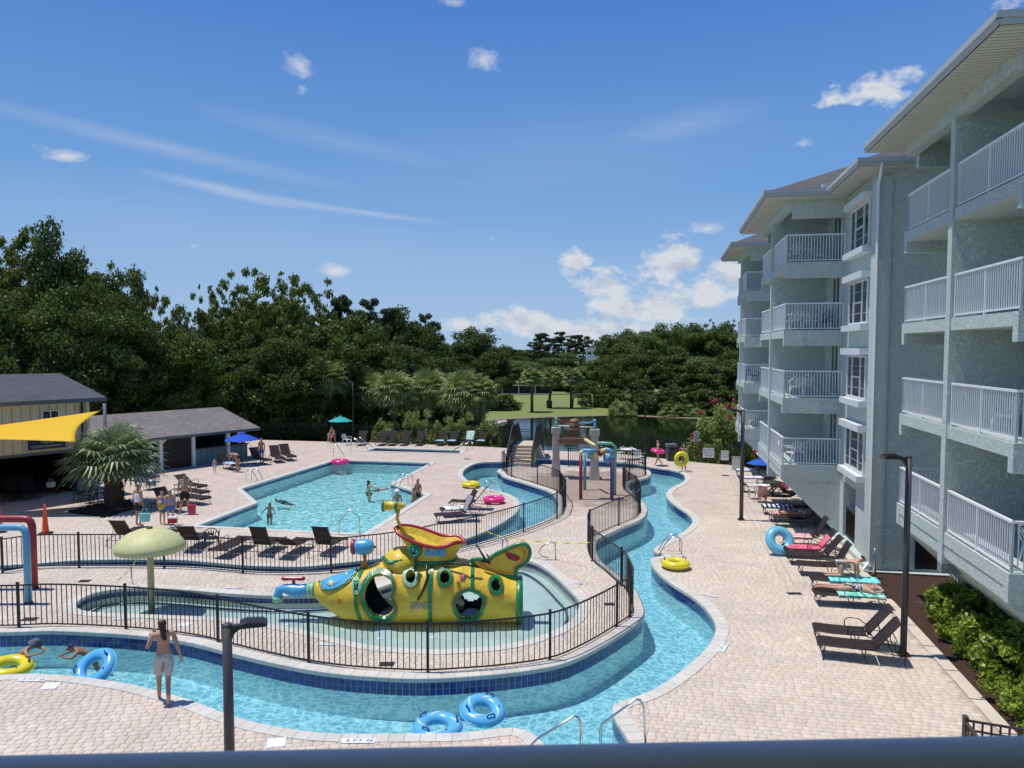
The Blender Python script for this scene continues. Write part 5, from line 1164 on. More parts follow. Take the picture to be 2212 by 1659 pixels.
def lpx(f, foot, head, back, label, group):
    a, b = f(*foot), f(*head); d = b - a; return lounger(a, math.atan2(d.y, d.x), back, label, group)
def towel(foot, ang, back, x0, x1, m, label, w=.33, drop=.10, name='towel', seed=1):
    rs = random.Random(seed); z = .38; px_ = 1.22; a = R(back); vs = []; nx, ny = 16, 9
    for i in range(nx + 1):
        x = x0 + (x1 - x0) * i / nx
        for j in range(ny + 1):
            t = -1 + 2 * j / ny; y = t * (w + .01); zz = z + .006 * math.sin(x * 17 + t * 3) + rs.uniform(0, .012); xx = x
            if x > px_: q = x - px_; xx = px_ + q * math.cos(a); zz += q * math.sin(a)
            if abs(t) > .8: zz -= drop * (abs(t) - .8) * 5 * (1 if x < px_ else .3)
            if x0 < .08 and i == 0: zz -= .08
            vs.append((xx, y + .01 * math.sin(x * 9), zz))
    fs = [(i * (ny + 1) + j, (i + 1) * (ny + 1) + j, (i + 1) * (ny + 1) + j + 1, i * (ny + 1) + j + 1) for i in range(nx) for j in range(ny)]
    o = MB().add(vs, fs, True).build(name, m); o.location = (foot.x, foot.y, foot.z + .01); o.rotation_euler = (0, 0, ang); tag(o, label, 'towel'); md = o.modifiers.new('t', 'SOLIDIFY'); md.thickness = .008; return o
def stripes(name, c1, c2, sc_=5, ang=0.0, blot=False):
    m = mat(name, c1, .95); t = m.node_tree; L = t.links.new; tcn = t.nodes.new('ShaderNodeTexCoord'); mp = t.nodes.new('ShaderNodeMapping'); mp.inputs['Rotation'].default_value = (0, 0, R(ang)); L(tcn.outputs['Object'], mp.inputs[0])
    if blot: w = t.nodes.new('ShaderNodeTexNoise'); w.inputs['Scale'].default_value = sc_; L(mp.outputs[0], w.inputs['Vector'])
    else: w = t.nodes.new('ShaderNodeTexWave'); w.inputs['Scale'].default_value = sc_; L(mp.outputs[0], w.inputs['Vector'])
    g = t.nodes.new('ShaderNodeMath'); g.operation = 'GREATER_THAN'; g.inputs[1].default_value = .5; L(w.outputs[0 if blot else 1], g.inputs[0])
    x = t.nodes.new('ShaderNodeMixRGB'); x.inputs[1].default_value = (*c1, 1); x.inputs[2].default_value = (*c2, 1); L(g.outputs[0], x.inputs[0]); L(x.outputs[0], t.nodes['Principled BSDF'].inputs['Base Color']); return m
GF, GP, GR, GN = 'loungers behind the island fence', 'loungers by the fan palm', 'loungers along the apartment wings', 'loungers in the far row by the perimeter fence'
rowF = [((620, 655), (535, 690), 52, 'raised-back lounger left of the mushroom cap behind the island fence'), ((765, 662), (690, 697), 0, 'flat lounger half hidden behind the mushroom cap'), ((890, 680), (815, 722), 52, 'raised-back lounger just right of the mushroom cap'),
        ((1070, 695), (985, 738), 0, 'flat lounger right of the round-backed armchair'), ((1205, 700), (1125, 742), 64, 'raised-back lounger third from the right in the row behind the fence'), ((1320, 702), (1238, 746), 32, 'lounger with low back between two raised ones behind the fence'), ((1470, 700), (1388, 744), 64, 'rightmost raised-back lounger of the row behind the fence')]
for ft, hd, bk, lb in rowF: lpx(PA, ft, hd, bk, lb, GF)
for ft, hd, bk, lb in [((875, 468), (722, 446), 32, 'lounger with half raised back, farthest of the stack right of the palm'), ((886, 495), (730, 474), 0, 'flat lounger in the middle beside the shirtless man'), ((891, 522), (735, 502), 0, 'flat lounger nearest the shirtless man and the pool'),
                       ((790, 556), (640, 530), 52, 'raised-back lounger between the man in the tank top and the palm'), ((670, 425), (560, 412), 0, 'flat lounger half hidden behind the fan palm')]: lpx(PA, ft, hd, bk, lb, GP)
for ft, hd, bk, lb in [((1020, 372), (930, 352), 52, 'lounger with a blue towel beside the toddler'), ((1155, 350), (1058, 332), 52, 'lounger under the blue umbrella by the bar'), ((1212, 342), (1150, 312), 52, 'lounger right of the woman standing at the bar'), ((1262, 334), (1180, 305), 52, 'rightmost lounger beside the bar building')]: lpx(PA, ft, hd, bk, lb, 'loungers beside the bar')
for ft, hd, bk, lb in [((75, 508), (5, 470), 52, 'lounger at the left edge under the clubhouse'), ((150, 500), (62, 455), 52, 'second lounger from the left edge under the clubhouse'), ((235, 470), (160, 440), 64, 'dark-backed lounger deep in the clubhouse shade')]: lpx(PA, ft, hd, bk, lb, 'loungers under the clubhouse')
nr = [(1580, 'gray lounger left of the others by the far fence'), (1668, 'far row lounger below the pale bushes, left one of a pair'), (1712, 'far row lounger below the pale bushes, right one of a pair'), (1765, 'far row lounger behind the middle of the hot tub'), (1832, 'far row lounger behind the right half of the hot tub'), (1925, 'far row lounger with a bunched teal towel on its seat'), (1975, 'far row lounger next to the hot tub handrail with a pale towel'), (2045, 'far row lounger covered by an upright teal patterned towel'), (2100, 'rightmost lounger of the far row beside the black bin')]
NB = []
for x, lb in nr: r_ = lpx(PA, (x - 32, 268), (x + 12, 246), 52, lb, GN); NB.append(r_)
GM = 'loungers on the round deck corner'
for ft, hd, bk, lb in [((775, 600), (930, 590), 64, 'nearest lounger on the round deck corner, a grey towel on its back'), ((800, 574), (955, 563), 64, 'middle lounger on the round deck corner under a white towel'), ((838, 536), (990, 540), 52, 'farthest lounger on the round deck corner')]: lpx(PC, ft, hd, bk, lb, GM)
AE = -BD
def rl(x, y, bk, lb, da=0.0): return lounger(PB(x, y), AE + R(da), bk, lb, GR)
rl(1322, 1168, 52, 'nearest of the two empty loungers at the foot of the right lamp post', -6); rl(1300, 1108, 52, 'second of the two empty loungers by the right lamp post', -6)
rl(1303, 946, 0, 'flat lounger under the sunbathing woman in the patterned swimsuit'); rl(1290, 884, 0, 'flat lounger the small girl is crawling on')
rl(1232, 818, 64, 'empty raised-back lounger nearest the crawling girl'); rl(1190, 772, 52, 'empty raised-back lounger in front of the pink towel'); rl(1170, 742, 52, 'lounger carrying the long pink towel'); rl(1165, 692, 64, 'lounger with red striped towel beside the leaning blue ring')
rl(1130, 612, 32, 'shaded lounger behind the leaning blue ring'); rl(1106, 590, 0, 'shaded lounger with the red striped towel'); rl(1080, 558, 0, 'shaded lounger with the navy and white towel'); rl(1085, 512, 32, 'shaded lounger with a person lying knees up')
rl(992, 464, 0, 'shaded lounger left of the round dark table'); rl(978, 428, 0, 'shaded lounger with white towel behind the mid lamp post'); rl(966, 396, 32, 'shaded lounger nearest the small blue umbrella')
T = towel
T(PB(1303, 946), AE, 0, .62, 1.9, stripes('mint_towel', (.10, .55, .40), (.45, .75, .68), 9, blot=True), 'mint patterned towel under the sunbathing woman', seed=3)
T(PB(1290, 884), AE, 0, .5, 1.95, stripes('aqua_towel', (.14, .62, .66), (.25, .72, .74), 2), 'aqua towel under the crawling girl', seed=4)
T(PB(1170, 742), AE, 52, .06, 1.75, stripes('pink_towel', (.58, .07, .14), (.66, .17, .24), 6, blot=True), 'long pink towel over a lounger and its back', seed=5)
T(PB(1165, 692), AE, 64, .0, 1.05, stripes('rose_stripe_towel', (.70, .13, .17), (.75, .62, .60), 4, 90), 'rose and white striped towel beside the leaning blue ring', seed=6)
T(PB(1106, 590), AE, 0, .0, 1.2, stripes('red_stripe_towel', (.50, .02, .03), (.65, .62, .60), 3), 'red, white and black striped towel in the shade', seed=7)
T(PB(1080, 558), AE, 0, .0, 1.3, stripes('navy_towel', (.015, .025, .13), (.68, .70, .74), 1.6), 'navy and white block striped towel in the shade', seed=8)
T(PB(978, 428), AE, 0, .1, 1.5, stripes('lilac_towel', (.55, .48, .60), (.8, .8, .82), 3), 'pale lilac towel behind the mid lamp post', seed=9); T(PB(966, 396), AE, 32, .0, 1.2, stripes('blue_white_towel', (.75, .78, .80), (.20, .38, .62), 4), 'white and blue towel near the small blue umbrella', seed=10)
T(PB(992, 464), AE, 0, .2, 1.4, mat('white_towel', (.78, .77, .80), .95), 'white towel on the lounger left of the round table', seed=11)
def tpx(f, ft, hd, bk, x0, x1, m, lb, seed): a, b = f(*ft), f(*hd); d = b - a; return T(a, math.atan2(d.y, d.x), bk, x0, x1, m, lb, seed=seed)
tpx(PC, (775, 600), (930, 590), 64, 1.3, 2.02, mat('grey_towel', (.35, .37, .40), .95, None, (6, .3)), 'grey towel hung over the raised back of the nearest corner lounger', 12)
tpx(PC, (800, 574), (955, 563), 64, .15, 1.2, mat('cream_towel', (.76, .76, .74), .95), 'white towel spread along the middle corner lounger', 13)
tpx(PA, (1020, 372), (930, 352), 52, .1, 1.2, stripes('blue_pattern_towel', (.12, .32, .70), (.65, .75, .85), 7, blot=True), 'blue patterned towel on the lounger beside the toddler', 14)
M['teal_t'] = stripes('teal_pattern', (.06, .45, .50), (.45, .70, .70), 8, blot=True)
tpx(PA, (1925 - 32, 268), (1937, 246), 52, .1, .9, M['teal_t'], 'bunched teal towel on a far row lounger', 15); tpx(PA, (1975 - 32, 268), (1987, 246), 52, .1, .9, stripes('pale_blue', (.5, .65, .75), (.2, .45, .6), 8, blot=True), 'pale blue towel on a far row lounger', 16)
tpx(PA, (2045 - 32, 268), (2057, 246), 52, 1.1, 2.0, stripes('sage_pattern', (.35, .52, .46), (.62, .70, .64), 7, blot=True), 'sage patterned towel draped over a lounger back in the far row', 17); tpx(PA, (2100 - 32, 268), (2112, 246), 52, .2, .9, M['teal_t'], 'teal and white towel on the last far row lounger', 18)
T(PB(1190, 772) + Vector((0, 0, -.36)), AE, 0, -.02, .02, M['sling'], 'x') if False else None

def chair_proto(m, fan=True):
    r = empty('plastic_chair', (0, 0, -50)); mt = M[m] if isinstance(m, str) else m
    MB().box(-.24, .24, -.22, .24, .40, .43).box(-.24, .24, -.24, -.21, .36, .43).build('seat', mt, r)
    b = MB(); pts = []
    for k in range(9): a = math.pi * k / 8; pts.append((.25 * math.cos(a), .24 + .10 + .03 * math.sin(a), .62 + .24 * math.sin(a)))
    b.tube([(.25, .23, .42)] + pts + [(-.25, .23, .42)], .018, 6)
    for k in range(-2, 3): b.slab([(k * .055 - .014, .24, .43), (k * .055 + .014, .24, .43), (k * .09 + .02, .355, .80 - abs(k) * .03), (k * .09 - .02, .355, .80 - abs(k) * .03)], (0, .012, 0))
    b.build('backrest', mt, r)
    for s_ in (-1, 1):
        MB().tube([(s_ * .25, .26, .66), (s_ * .29, .1, .65), (s_ * .29, -.2, .64), (s_ * .27, -.24, .55), (s_ * .26, -.24, .42)], .02, 6).build('armrest', mt, r)
        for y in (-.22, .24): MB().tube([(s_ * .23, y * .92, .41), (s_ * .28, y * 1.1, 0)], [.028, .02], 6).build('leg', mt, r)
    return r
CH = chair_proto('whitep'); ch_used = [False]
def chair(p, ang, label, group='white plastic chairs', proto=None, cat='chair'):
    if proto is None:
        r = copy_tree(CH) if ch_used[0] else CH; ch_used[0] = True
    else: r = copy_tree(proto)
    r.location = p + Vector((0, 0, .004)) if p.z < .1 else p; r.rotation_euler = (0, 0, ang); tag(r, label, cat, group); return r
def bloc(x, y, z): p = wl(x, y); p.z = z + .004; return p
G1 = 'white chairs on the balconies'
for (x, y, z, a, lb) in [(8.1, 18.2, 2.8, 100, 'white chair on the lowest near-wing balcony at the right edge'), (8.3, 22.9, 2.8, 40, 'white chair on the lowest near-wing balcony beyond the partition'), (8.2, 18.2, 5.5, 120, 'white chair on the second near-wing balcony at the right edge'), (8.0, 19.7, 5.5, -60, 'white chair facing the rail on the second near-wing balcony'),
                         (5.7, 33.4, 2.8, 160, 'white fan-back chair in the middle of the lowest middle-wing balcony'), (5.2, 33.0, 2.8, 80, 'white chair against the rail corner of the lowest middle-wing balcony'), (6.4, 34.6, 2.8, 185, 'white chair deepest on the lowest middle-wing balcony'),
                         (5.5, 33.1, 5.5, 175, 'white chair at the rail of the second middle-wing balcony'), (6.2, 34.2, 5.5, 160, 'white chair behind another on the second middle-wing balcony'), (6.1, 33.6, 8.2, 30, 'white chair on the third middle-wing balcony'), (5.3, 33.2, 8.2, 200, 'white chair near the rail corner on the third middle-wing balcony'),
                         (5.3, 33.5, 10.9, 200, 'white chair near the rail corner on the top middle-wing balcony'), (6.3, 33.8, 10.9, 20, 'white chair on the top middle-wing balcony'), (5.5, 47.7, 2.8, 160, 'white chair on the lowest far-wing balcony')]: chair(bloc(x, y, z), R(a) - BD, lb, G1)
CHB = chair_proto(mat('blue_plastic', (.03, .06, .35), .4)); CHB.location = bloc(6.7, 34.0, 8.2); CHB.rotation_euler = (0, 0, R(200) - BD); tag(CHB, 'navy blue chair on the third middle-wing balcony', 'chair')
c2 = copy_tree(CHB); c2.location = bloc(5.4, 47.8, 5.5); tag(c2, 'blue chair on the second far-wing balcony', 'chair'); c2.rotation_euler = (0, 0, R(30))
chair(PA(1500, 262), R(150), 'white plastic chair beside the teal umbrella table'); chair(PA(1433, 250), R(200), 'white plastic chair occupied by the seated woman at the far fence')
chair(PA(600, 405), R(20), 'white plastic chair behind the fan palm, left one'); chair(PA(635, 408), R(-30), 'white plastic chair behind the fan palm, right one')
chair(PC(1572, 322), R(200), 'white plastic chair left of the white table past the island'); chair(PC(1640, 325), R(120), 'white plastic chair right of the white table, nearer the lake'); chair(PC(1660, 340), R(140), 'white plastic chair nearest the island fence by the white table')
CP = chair_proto(mat('beige_plastic', (.55, .47, .40), .5)); CP.location = PB(1072, 508); CP.rotation_euler = (0, 0, R(160)); tag(CP, 'beige plastic chair with pink towel by the round dark table', 'chair')
cp2 = copy_tree(CP); cp2.location = PB(1045, 495); cp2.rotation_euler = (0, 0, R(80)); tag(cp2, 'beige plastic chair seen side on behind the pink towel chair', 'chair')
MB().box(-.22, .22, -.30, -.25, .25, .82).build('towel', mat('salmon_towel', (.62, .28, .25), .95, None, (20, .3))); o = bpy.data.objects['towel.%03d' % (len([x for x in bpy.data.objects if x.name.startswith('towel')]) - 1)] if False else COL.objects[-1]; o.location = PB(1072, 508) + Vector((.12, -.02, 0)); o.rotation_euler = (0, 0, R(-20)); tag(o, 'salmon pink towel hanging on the beige plastic chair', 'towel')
M['armch'] = M['frame']
AC = chair_proto('frame'); AC.location = PA(915, 712); AC.rotation_euler = (0, 0, R(200)); tag(AC, 'black round-backed patio armchair in the row behind the island fence', 'armchair'); AC.name = 'patio_armchair'
a2 = copy_tree(AC); a2.location = PA(640, 455); a2.rotation_euler = (0, 0, R(170)); tag(a2, 'patio armchair covered by a blue and white towel beside the palm', 'armchair')
o = MB().box(-.26, .26, -.24, .26, .44, .47).box(-.26, .26, .27, .36, .44, .95).box(-.27, .27, -.27, -.24, .15, .47).build('towel', stripes('pale_stripe', (.78, .80, .84), (.25, .38, .62), 5)); o.location = PA(640, 455); o.rotation_euler = (0, 0, R(170)); tag(o, 'blue and white towel over the armchair beside the palm', 'towel')
for i, (x, y, a, lb) in enumerate([(352, 505, 0, 'dark dining chair left of the table under the palm'), (385, 512, -20, 'dark dining chair nearest on the table under the palm'), (435, 505, -80, 'dark dining chair right of the table under the palm')]):
    c_ = copy_tree(AC); c_.location = PA(x, y); c_.rotation_euler = (0, 0, R(a)); tag(c_, lb, 'chair', 'dark dining chairs')
def table(p, r, h, m, label, sides=28):
    t = empty('round_table', p, 0, label, 'table'); MB().lathe([(0, h - .04), (r, h - .04), (r + .01, h - .02), (r, h), (0, h)], n=sides).build('tabletop', M[m], t); MB().cyl((0, 0, .03), (0, 0, h - .04), .04, n=10).build('column', M[m], t); MB().lathe([(r * .5, 0), (r * .5, .02), (.05, .06), (0, .06)], n=16).build('base', M[m], t); return t
table(PB(1125, 480), .48, .70, 'frame', 'round dark table in the shade beside the beige chairs'); table(PC(1608, 325), .55, .72, 'whitep', 'round white plastic table beyond the island, near the lake'); table(PA(1472, 245), .5, .72, 'frame', 'dark round table under the teal umbrella'); table(PA(393, 492), .55, .72, 'wood', 'round wooden table beneath the fan palm')
table(PA(250, 470), .3, .45, 'frame', 'low side table with cups under the clubhouse', 20); table(PB(1400, 715), .24, .45, 'whitep', 'small round white side table by the apartment wall', 20)
def umbrella(p, r, h, col, label, tilt=0.0):
    t = empty('patio_umbrella', p, 0, label, 'umbrella'); m = mat(col[0], col[1], .8, None, None, transl=.25)
    cnp = MB(); n = 8; apex = (0, 0, h); rings = []
    vs = [apex]
    for k in range(n * 3):
        a = 2 * math.pi * k / (n * 3); sg_ = 1 if k % 3 == 0 else .965; vs.append((r * .5 * sg_ * math.cos(a), r * .5 * sg_ * math.sin(a), h - r * .16))
    for k in range(n * 3):
        a = 2 * math.pi * k / (n * 3); sg_ = 1 if k % 3 == 0 else .93; vs.append((r * sg_ * math.cos(a), r * sg_ * math.sin(a), h - r * .40 + (0 if k % 3 == 0 else .02)))
    N3 = n * 3; fs = [(0, 1 + k, 1 + (k + 1) % N3) for k in range(N3)] + [(1 + k, 1 + N3 + k, 1 + N3 + (k + 1) % N3, 1 + (k + 1) % N3) for k in range(N3)]
    o = cnp.add(vs, fs).build('canopy', m, t); o.modifiers.new('t', 'SOLIDIFY').thickness = .01
    MB().lathe([(0, h + .08), (r * .16, h + .0), (r * .18, h - .03)], n=8, smooth=False).build('vent_cap', m, t); MB().cyl((0, 0, 0), (0, 0, h + .02), .022).ball((0, 0, h + .1), .03, 8).build('pole', M['frame'], t)
    rb = MB()
    for k in range(n): a = 2 * math.pi * k / n; rb.cyl((0, 0, h - .05), (r * .98 * math.cos(a), r * .98 * math.sin(a), h - r * .42), .008, n=4)
    rb.build('rib', M['frame'], t); return t
p = PA(1047, 348); umbrella(p, 1.13, GD(1047, 1659 + 212, p.y).z, ('royal_blue_canvas', (.01, .10, .62)), 'royal blue umbrella in front of the poolside bar')
p = PA(1472, 247); umbrella(p, 1.0, GD(1478, 1659 + 140, p.y).z, ('teal_canvas', (.03, .48, .46)), 'teal umbrella over the table at the far fence')
p = PB(1068, 405); umbrella(p, .75, GD(2212 + 1058, 1659 + 322, p.y).z, ('bright_blue_canvas', (.01, .12, .60)), 'small bright blue umbrella low beside the apartment balcony')

# inflatable rings
M['ring_b'] = mat('ring_blue', (.12, .46, .74), .22, coat=.5); M['ring_y'] = mat('ring_yellow', (.78, .66, .02), .25, coat=.4); M['ring_p'] = mat('ring_pink', (.80, .03, .22), .25, coat=.4); M['ring_s'] = mat('ring_sky', (.16, .50, .66), .3, coat=.3); M['navy'] = mat('navy_handle', (.015, .02, .20), .4); M['pale'] = mat('pale_print', (.62, .78, .86), .3, coat=.4)
def ring(p, m, label, R_=.335, r=.15, tilt=(0, 0, 0), handles=0, swirl=False, flat=.85):
    t = empty('inflatable_ring', p, 0, label, 'inflatable ring'); E_ = Euler(tuple(R(a) for a in tilt))
    b = MB(); b.torus((0, 0, 0), R_, r, 48, 16, flat); o = b.build('tube', M[m], t); t.rotation_euler = E_
    s_ = MB(); n = 72
    for i in range(n): a = 2 * math.pi * i / n; s_.add([((R_ + r) * math.cos(a) * .99, (R_ + r) * math.sin(a) * .99, 0), ((R_ + r + .016 + .006 * (i % 2)) * math.cos(a), (R_ + r + .016 + .006 * (i % 2)) * math.sin(a), -.004), ((R_ + r + .016 + .006 * ((i + 1) % 2)) * math.cos(2 * math.pi * (i + 1) / n), (R_ + r + .016 + .006 * ((i + 1) % 2)) * math.sin(2 * math.pi * (i + 1) / n), -.004), ((R_ + r) * math.cos(2 * math.pi * (i + 1) / n) * .99, (R_ + r) * math.sin(2 * math.pi * (i + 1) / n) * .99, 0)], [(0, 1, 2, 3)])
    o2 = s_.build('seam', M[m], t); o2.modifiers.new('t', 'SOLIDIFY').thickness = .004
    if swirl:
        w = MB()
        for q in range(4):
            vs = []
            for i in range(14):
                a = q * math.pi / 2 + i * .085; b0 = math.pi * (.28 + .38 * i / 13)
                for bb_ in (b0, b0 + .22 * math.sin(math.pi * i / 13) + .03): q_ = R_ + (r + .003) * math.cos(bb_); vs.append((q_ * math.cos(a), q_ * math.sin(a), (r + .003) * flat * math.sin(bb_)))
            w.add(vs, [(2 * i, 2 * i + 1, 2 * i + 3, 2 * i + 2) for i in range(13)], True)
        w.build('printed_swirl', M['pale'], t)
    for k in range(handles):
        a = [.5, 2.9, 4.5][k]; u = Vector((math.cos(a), math.sin(a), 0)); v = Vector((-u.y, u.x, 0)); c = u * (R_ + .03) + Vector((0, 0, r * flat))
        MB().tube([c - v * .09, c - v * .07 + Vector((0, 0, .05)), c + v * .07 + Vector((0, 0, .05)), c + v * .09], .016, 6).box(0, 0, 0, 0, 0, 0).build('handle', M['navy'], t)
    MB().cyl((R_ * .8, -R_ * .6, r * flat), (R_ * .8, -R_ * .6, r * flat + .012), .02).build('valve', M['navy'], t); return t
ring(PC(980, 1410, -.30), 'ring_b', 'blue ring with white swirls floating nearer the middle, tilted up against the island wall', handles=3, swirl=True, tilt=(14, -4, 40))
ring(PC(785, 1482, -.30), 'ring_b', 'blue ring with white swirls floating against the near pool edge', handles=3, swirl=True, tilt=(3, 2, -20), R_=.36)
ring(PA(42, 1222, -.28), 'ring_y', 'yellow ring around the child in the sun hat at the left edge', tilt=(4, 8, 0), R_=.36, handles=1); ring(PA(408, 1228, -.22), 'ring_b', 'blue ring tipped up behind the child in the river', tilt=(34, -22, 10), R_=.37, handles=2)
ring(PB(707, 775, .17), 'ring_y', 'yellow ring lying on the deck by the right pool ladder', R_=.34, handles=2); ring(PC(928, 432, .17), 'ring_y', 'yellow ring on the deck beside the upper river bend', R_=.36, handles=1); ring(PC(1028, 498, .17), 'ring_p', 'pink ring on the round deck corner by the ladder', R_=.38, handles=1)
ring(PA(1470, 336, -.02), 'ring_p', 'pink ring floating at the far left corner of the main pool', R_=.42, r=.19); ring(PB(1160, 676, .52) + Vector((0, .05, -.02)), 'ring_s', 'large sky blue ring leaning upright against a lounger', R_=.36, r=.17, tilt=(62, 12, 0))

# ladders and rails
def steel(name, label, base, paths, r=.024, cat='handrail', extra=None):
    t = empty(name, base, 0, label, cat)
    for pts in paths: MB().tube([Vector(p) - base for p in pts], r, 8).build('rail', M['steel'], t)
    if extra:
        for a, b in extra: MB().obox((a - base).lerp(b - base, .5), (b - a).length, .1, .03, math.atan2((b - a).y, (b - a).x)).build('tread', M['white'], t)
    return t
def ladder(label, a, b, dirv, out=.75, h=.62):
    d = Vector((dirv[0], dirv[1], 0)).normalized(); ps = []
    for p in (a, b): ps.append([p, p + Vector((0, 0, h * .75)), p + d * .12 + Vector((0, 0, h)), p + d * .38 + Vector((0, 0, h * .97)), p + d * .60 + Vector((0, 0, h * .55)), p + d * out + Vector((0, 0, -.05)), p + d * out + Vector((0, 0, -1.0))])
    z = [Vector((0, 0, -.25)), Vector((0, 0, -.5)), Vector((0, 0, -.75))]
    return steel('pool_ladder', label, a, ps, .022, 'ladder', [(a + d * out + q, b + d * out + q) for q in z])
ladder('steel ladder at the left side of the main pool', PA(1063, 418), PA(1087, 413), (.95, -.25)); ladder('steel ladder at the right notch of the main pool', PA(1784, 440), PA(1763, 436), (-.95, -.1))
ladder('steel ladder on the round deck corner beside the pink ring', PC(988, 470), PC(1012, 465), (.75, .3)); ladder('steel ladder in the right river notch behind the yellow ring', PB(732, 735), PB(724, 722), (-1, .1), .8)
def bent(label, f, pts, Y): return steel('handrail', label, f(*pts[0]), None)
def rail_px(label, f, base, pts, name='handrail', r=.024, Y=None):
    b = f(*base); P = [GD(*((x + {PA: 0, PB: 2212, PC: 1106}[f]), y + 1659), (Y or b.y) if not isinstance(dy, tuple) else 0) for x, y, dy in [(p[0], p[1], 0) for p in pts]]
    return steel(name, label, b, [[b] + P])
rail_px('bent steel handrail at the near corner of the main pool', PA, (1555, 652), [(1552, 575), (1510, 543), (1465, 598), (1464, 648)])
rail_px('steel entry rail left of the river steps at the bottom edge', PC, (1405, 1650), [(1404, 1470), (1392, 1440), (1375, 1434), (1215, 1534), (1150, 1600)], r=.026)
rail_px('steel entry rail right of the river steps at the bottom edge', PC, (1684, 1575), [(1676, 1400), (1660, 1366), (1640, 1362), (1495, 1470), (1488, 1500), (1488, 1585)], r=.026)
rail_px('steel rail sloping into the far left corner of the main pool', PA, (1440, 315), [(1440, 262), (1455, 262), (1488, 312), (1490, 335)])
rail_px('left steel rail of the hot tub steps, left end', PA, (1516, 288), [(1517, 240), (1530, 236), (1590, 280)]); rail_px('second steel rail of the hot tub steps, left end', PA, (1541, 276), [(1541, 235), (1556, 231), (1618, 278)])
rail_px('steel rail of the hot tub steps, right end', PA, (2018, 290), [(2018, 255), (2005, 251), (1945, 297)]); rail_px('second steel rail at the right end of the hot tub', PA, (2040, 283), [(2040, 250), (2030, 247), (1965, 285)])
rail_px('steel grab rail loop on the island above the submarine tail', PC, (1294, 760), [(1292, 690), (1276, 683), (1235, 702), (1221, 728), (1235, 745), (1262, 750), (1262, 762)]); rail_px('steel grab rail loop on the island left of the fence gate', PC, (1086, 742), [(1086, 680), (1076, 664), (1066, 668), (1065, 735)])
rail_px('steel post with yellow tape behind the mushroom shower', PA, (575, 868), [(568, 830), (566, 780)])

# ropes of caution tape
def tape(label, pts, sag=.0):
    P = []
    for a, b in zip(pts, pts[1:]):
        for k in range(10): t = k / 10; q = a.lerp(b, t); q.z -= sag * math.sin(math.pi * t); P.append(q)
    P.append(pts[-1]); o = MB(); vs = []
    for i, q in enumerate(P): w = .022; a = i * .9; vs += [q + Vector((0, math.sin(a) * w, math.cos(a) * w)), q - Vector((0, math.sin(a) * w, math.cos(a) * w))]
    ob_ = o.add([v - pts[0] for v in vs], [(2 * i, 2 * i + 1, 2 * i + 3, 2 * i + 2) for i in range(len(P) - 1)]).build('caution_tape', M['tape']); ob_.location = pts[0]; ob_.modifiers.new('t', 'SOLIDIFY').thickness = .002; tag(ob_, label, 'tape')
M['tape'] = mat('yellow_tape', (.75, .66, .03), .5)
tape('yellow caution tape strung from the island fence past the grab rails', [GD(1106 + 962, 1659 + 620, 27.5), GD(1106 + 1078, 1659 + 664, PC(1078, 742).y), GD(1106 + 1276, 1659 + 683, PC(1294, 760).y), GD(1106 + 1446, 1659 + 684, PC(1446, 800).y)], .04)
tape('yellow tape tied between the mushroom post and the steel post', [GD(600, 1659 + 740, 22.6), GD(568, 1659 + 790, PA(575, 868).y), GD(498, 1659 + 860, 22.6)], .02)

# lamp posts
def lamp(base, top_y, label, arm=-1, h=None, ang=0.0, arm_len=.62, r=.065):
    t = empty('lamp_post', base, ang, label, 'lamp post'); H_l = h or GD(0, top_y, base.y).z
    MB().tube([(0, 0, .02), (0, 0, H_l)], [r * 1.05, r * .9], 14).build('pole', M['bronze'] if r > .05 else M['black'], t); MB().box(-.13, .13, -.13, .13, 0, .06).build('base_plate', M['black'], t)
    MB().lathe([(r * .95, H_l), (r * .95, H_l + .03), (0, H_l + .05)], n=14).build('cap', M['bronze'], t)
    a = arm; MB().slab([(a * .03, -.05, H_l - .32), (a * .13, -.05, H_l - .12), (a * .25, -.05, H_l - .04), (a * .25, -.05, H_l - .0), (a * .03, -.05, H_l - .0)], (0, .1, 0)).build('bracket', M['black2'], t)
    hd = MB().slab([(a * .2, -.16, H_l - .03), (a * (arm_len), -.16, H_l - .03), (a * (arm_len + .03), -.16, H_l), (a * (arm_len - .03), -.16, H_l + .035), (a * .3, -.16, H_l + .06), (a * .2, -.16, H_l + .03)], (0, .32, 0)).build('lamp_head', M['black2'], t)
    fn = MB()
    for k in range(8): fn.box(*sorted((a * (.32 + k * .035), a * (.335 + k * .035))), -.15, .15, H_l + .03, H_l + .075 - k * .003)
    fn.build('cooling_fins', M['black2'], hd); MB().box(*sorted((a * .3, a * (arm_len - .02))), -.12, .12, H_l - .04, H_l - .029).build('lens', M['glass'], hd); return t
M['bronze'] = mat('lamp_bronze', (.055, .055, .06), .5, (14, .2, .005))
lamp(PB(1690, 1172), None, 'tall lamp post with its head pointing left in front of the near wing', h=4.85, ang=-.05, r=.075); lamp(PB(990, 588), None, 'tall lamp post beside the row of shaded loungers', h=4.8, arm_len=.5, r=.085)
lb_ = GD(980, 1659 + 1045, 12.6); lt = lamp(Vector((lb_.x, 12.6, 0)), None, 'black lamp post in the foreground with a square LED head', arm=1, h=lb_.z, ang=R(18), arm_len=.62, r=.085)
for f, b_, ty, lb in ((PB, (573, 318), 1659 + 12, 'thin lamp post at the lake fence beyond the splash frame'), (PA, (1527, 250), 1659 - 215 + 250 - 40, 'thin dark lamp post behind the teal umbrella')):
    p = f(*b_); lamp(p, ty, lb, r=.05, arm_len=.4)
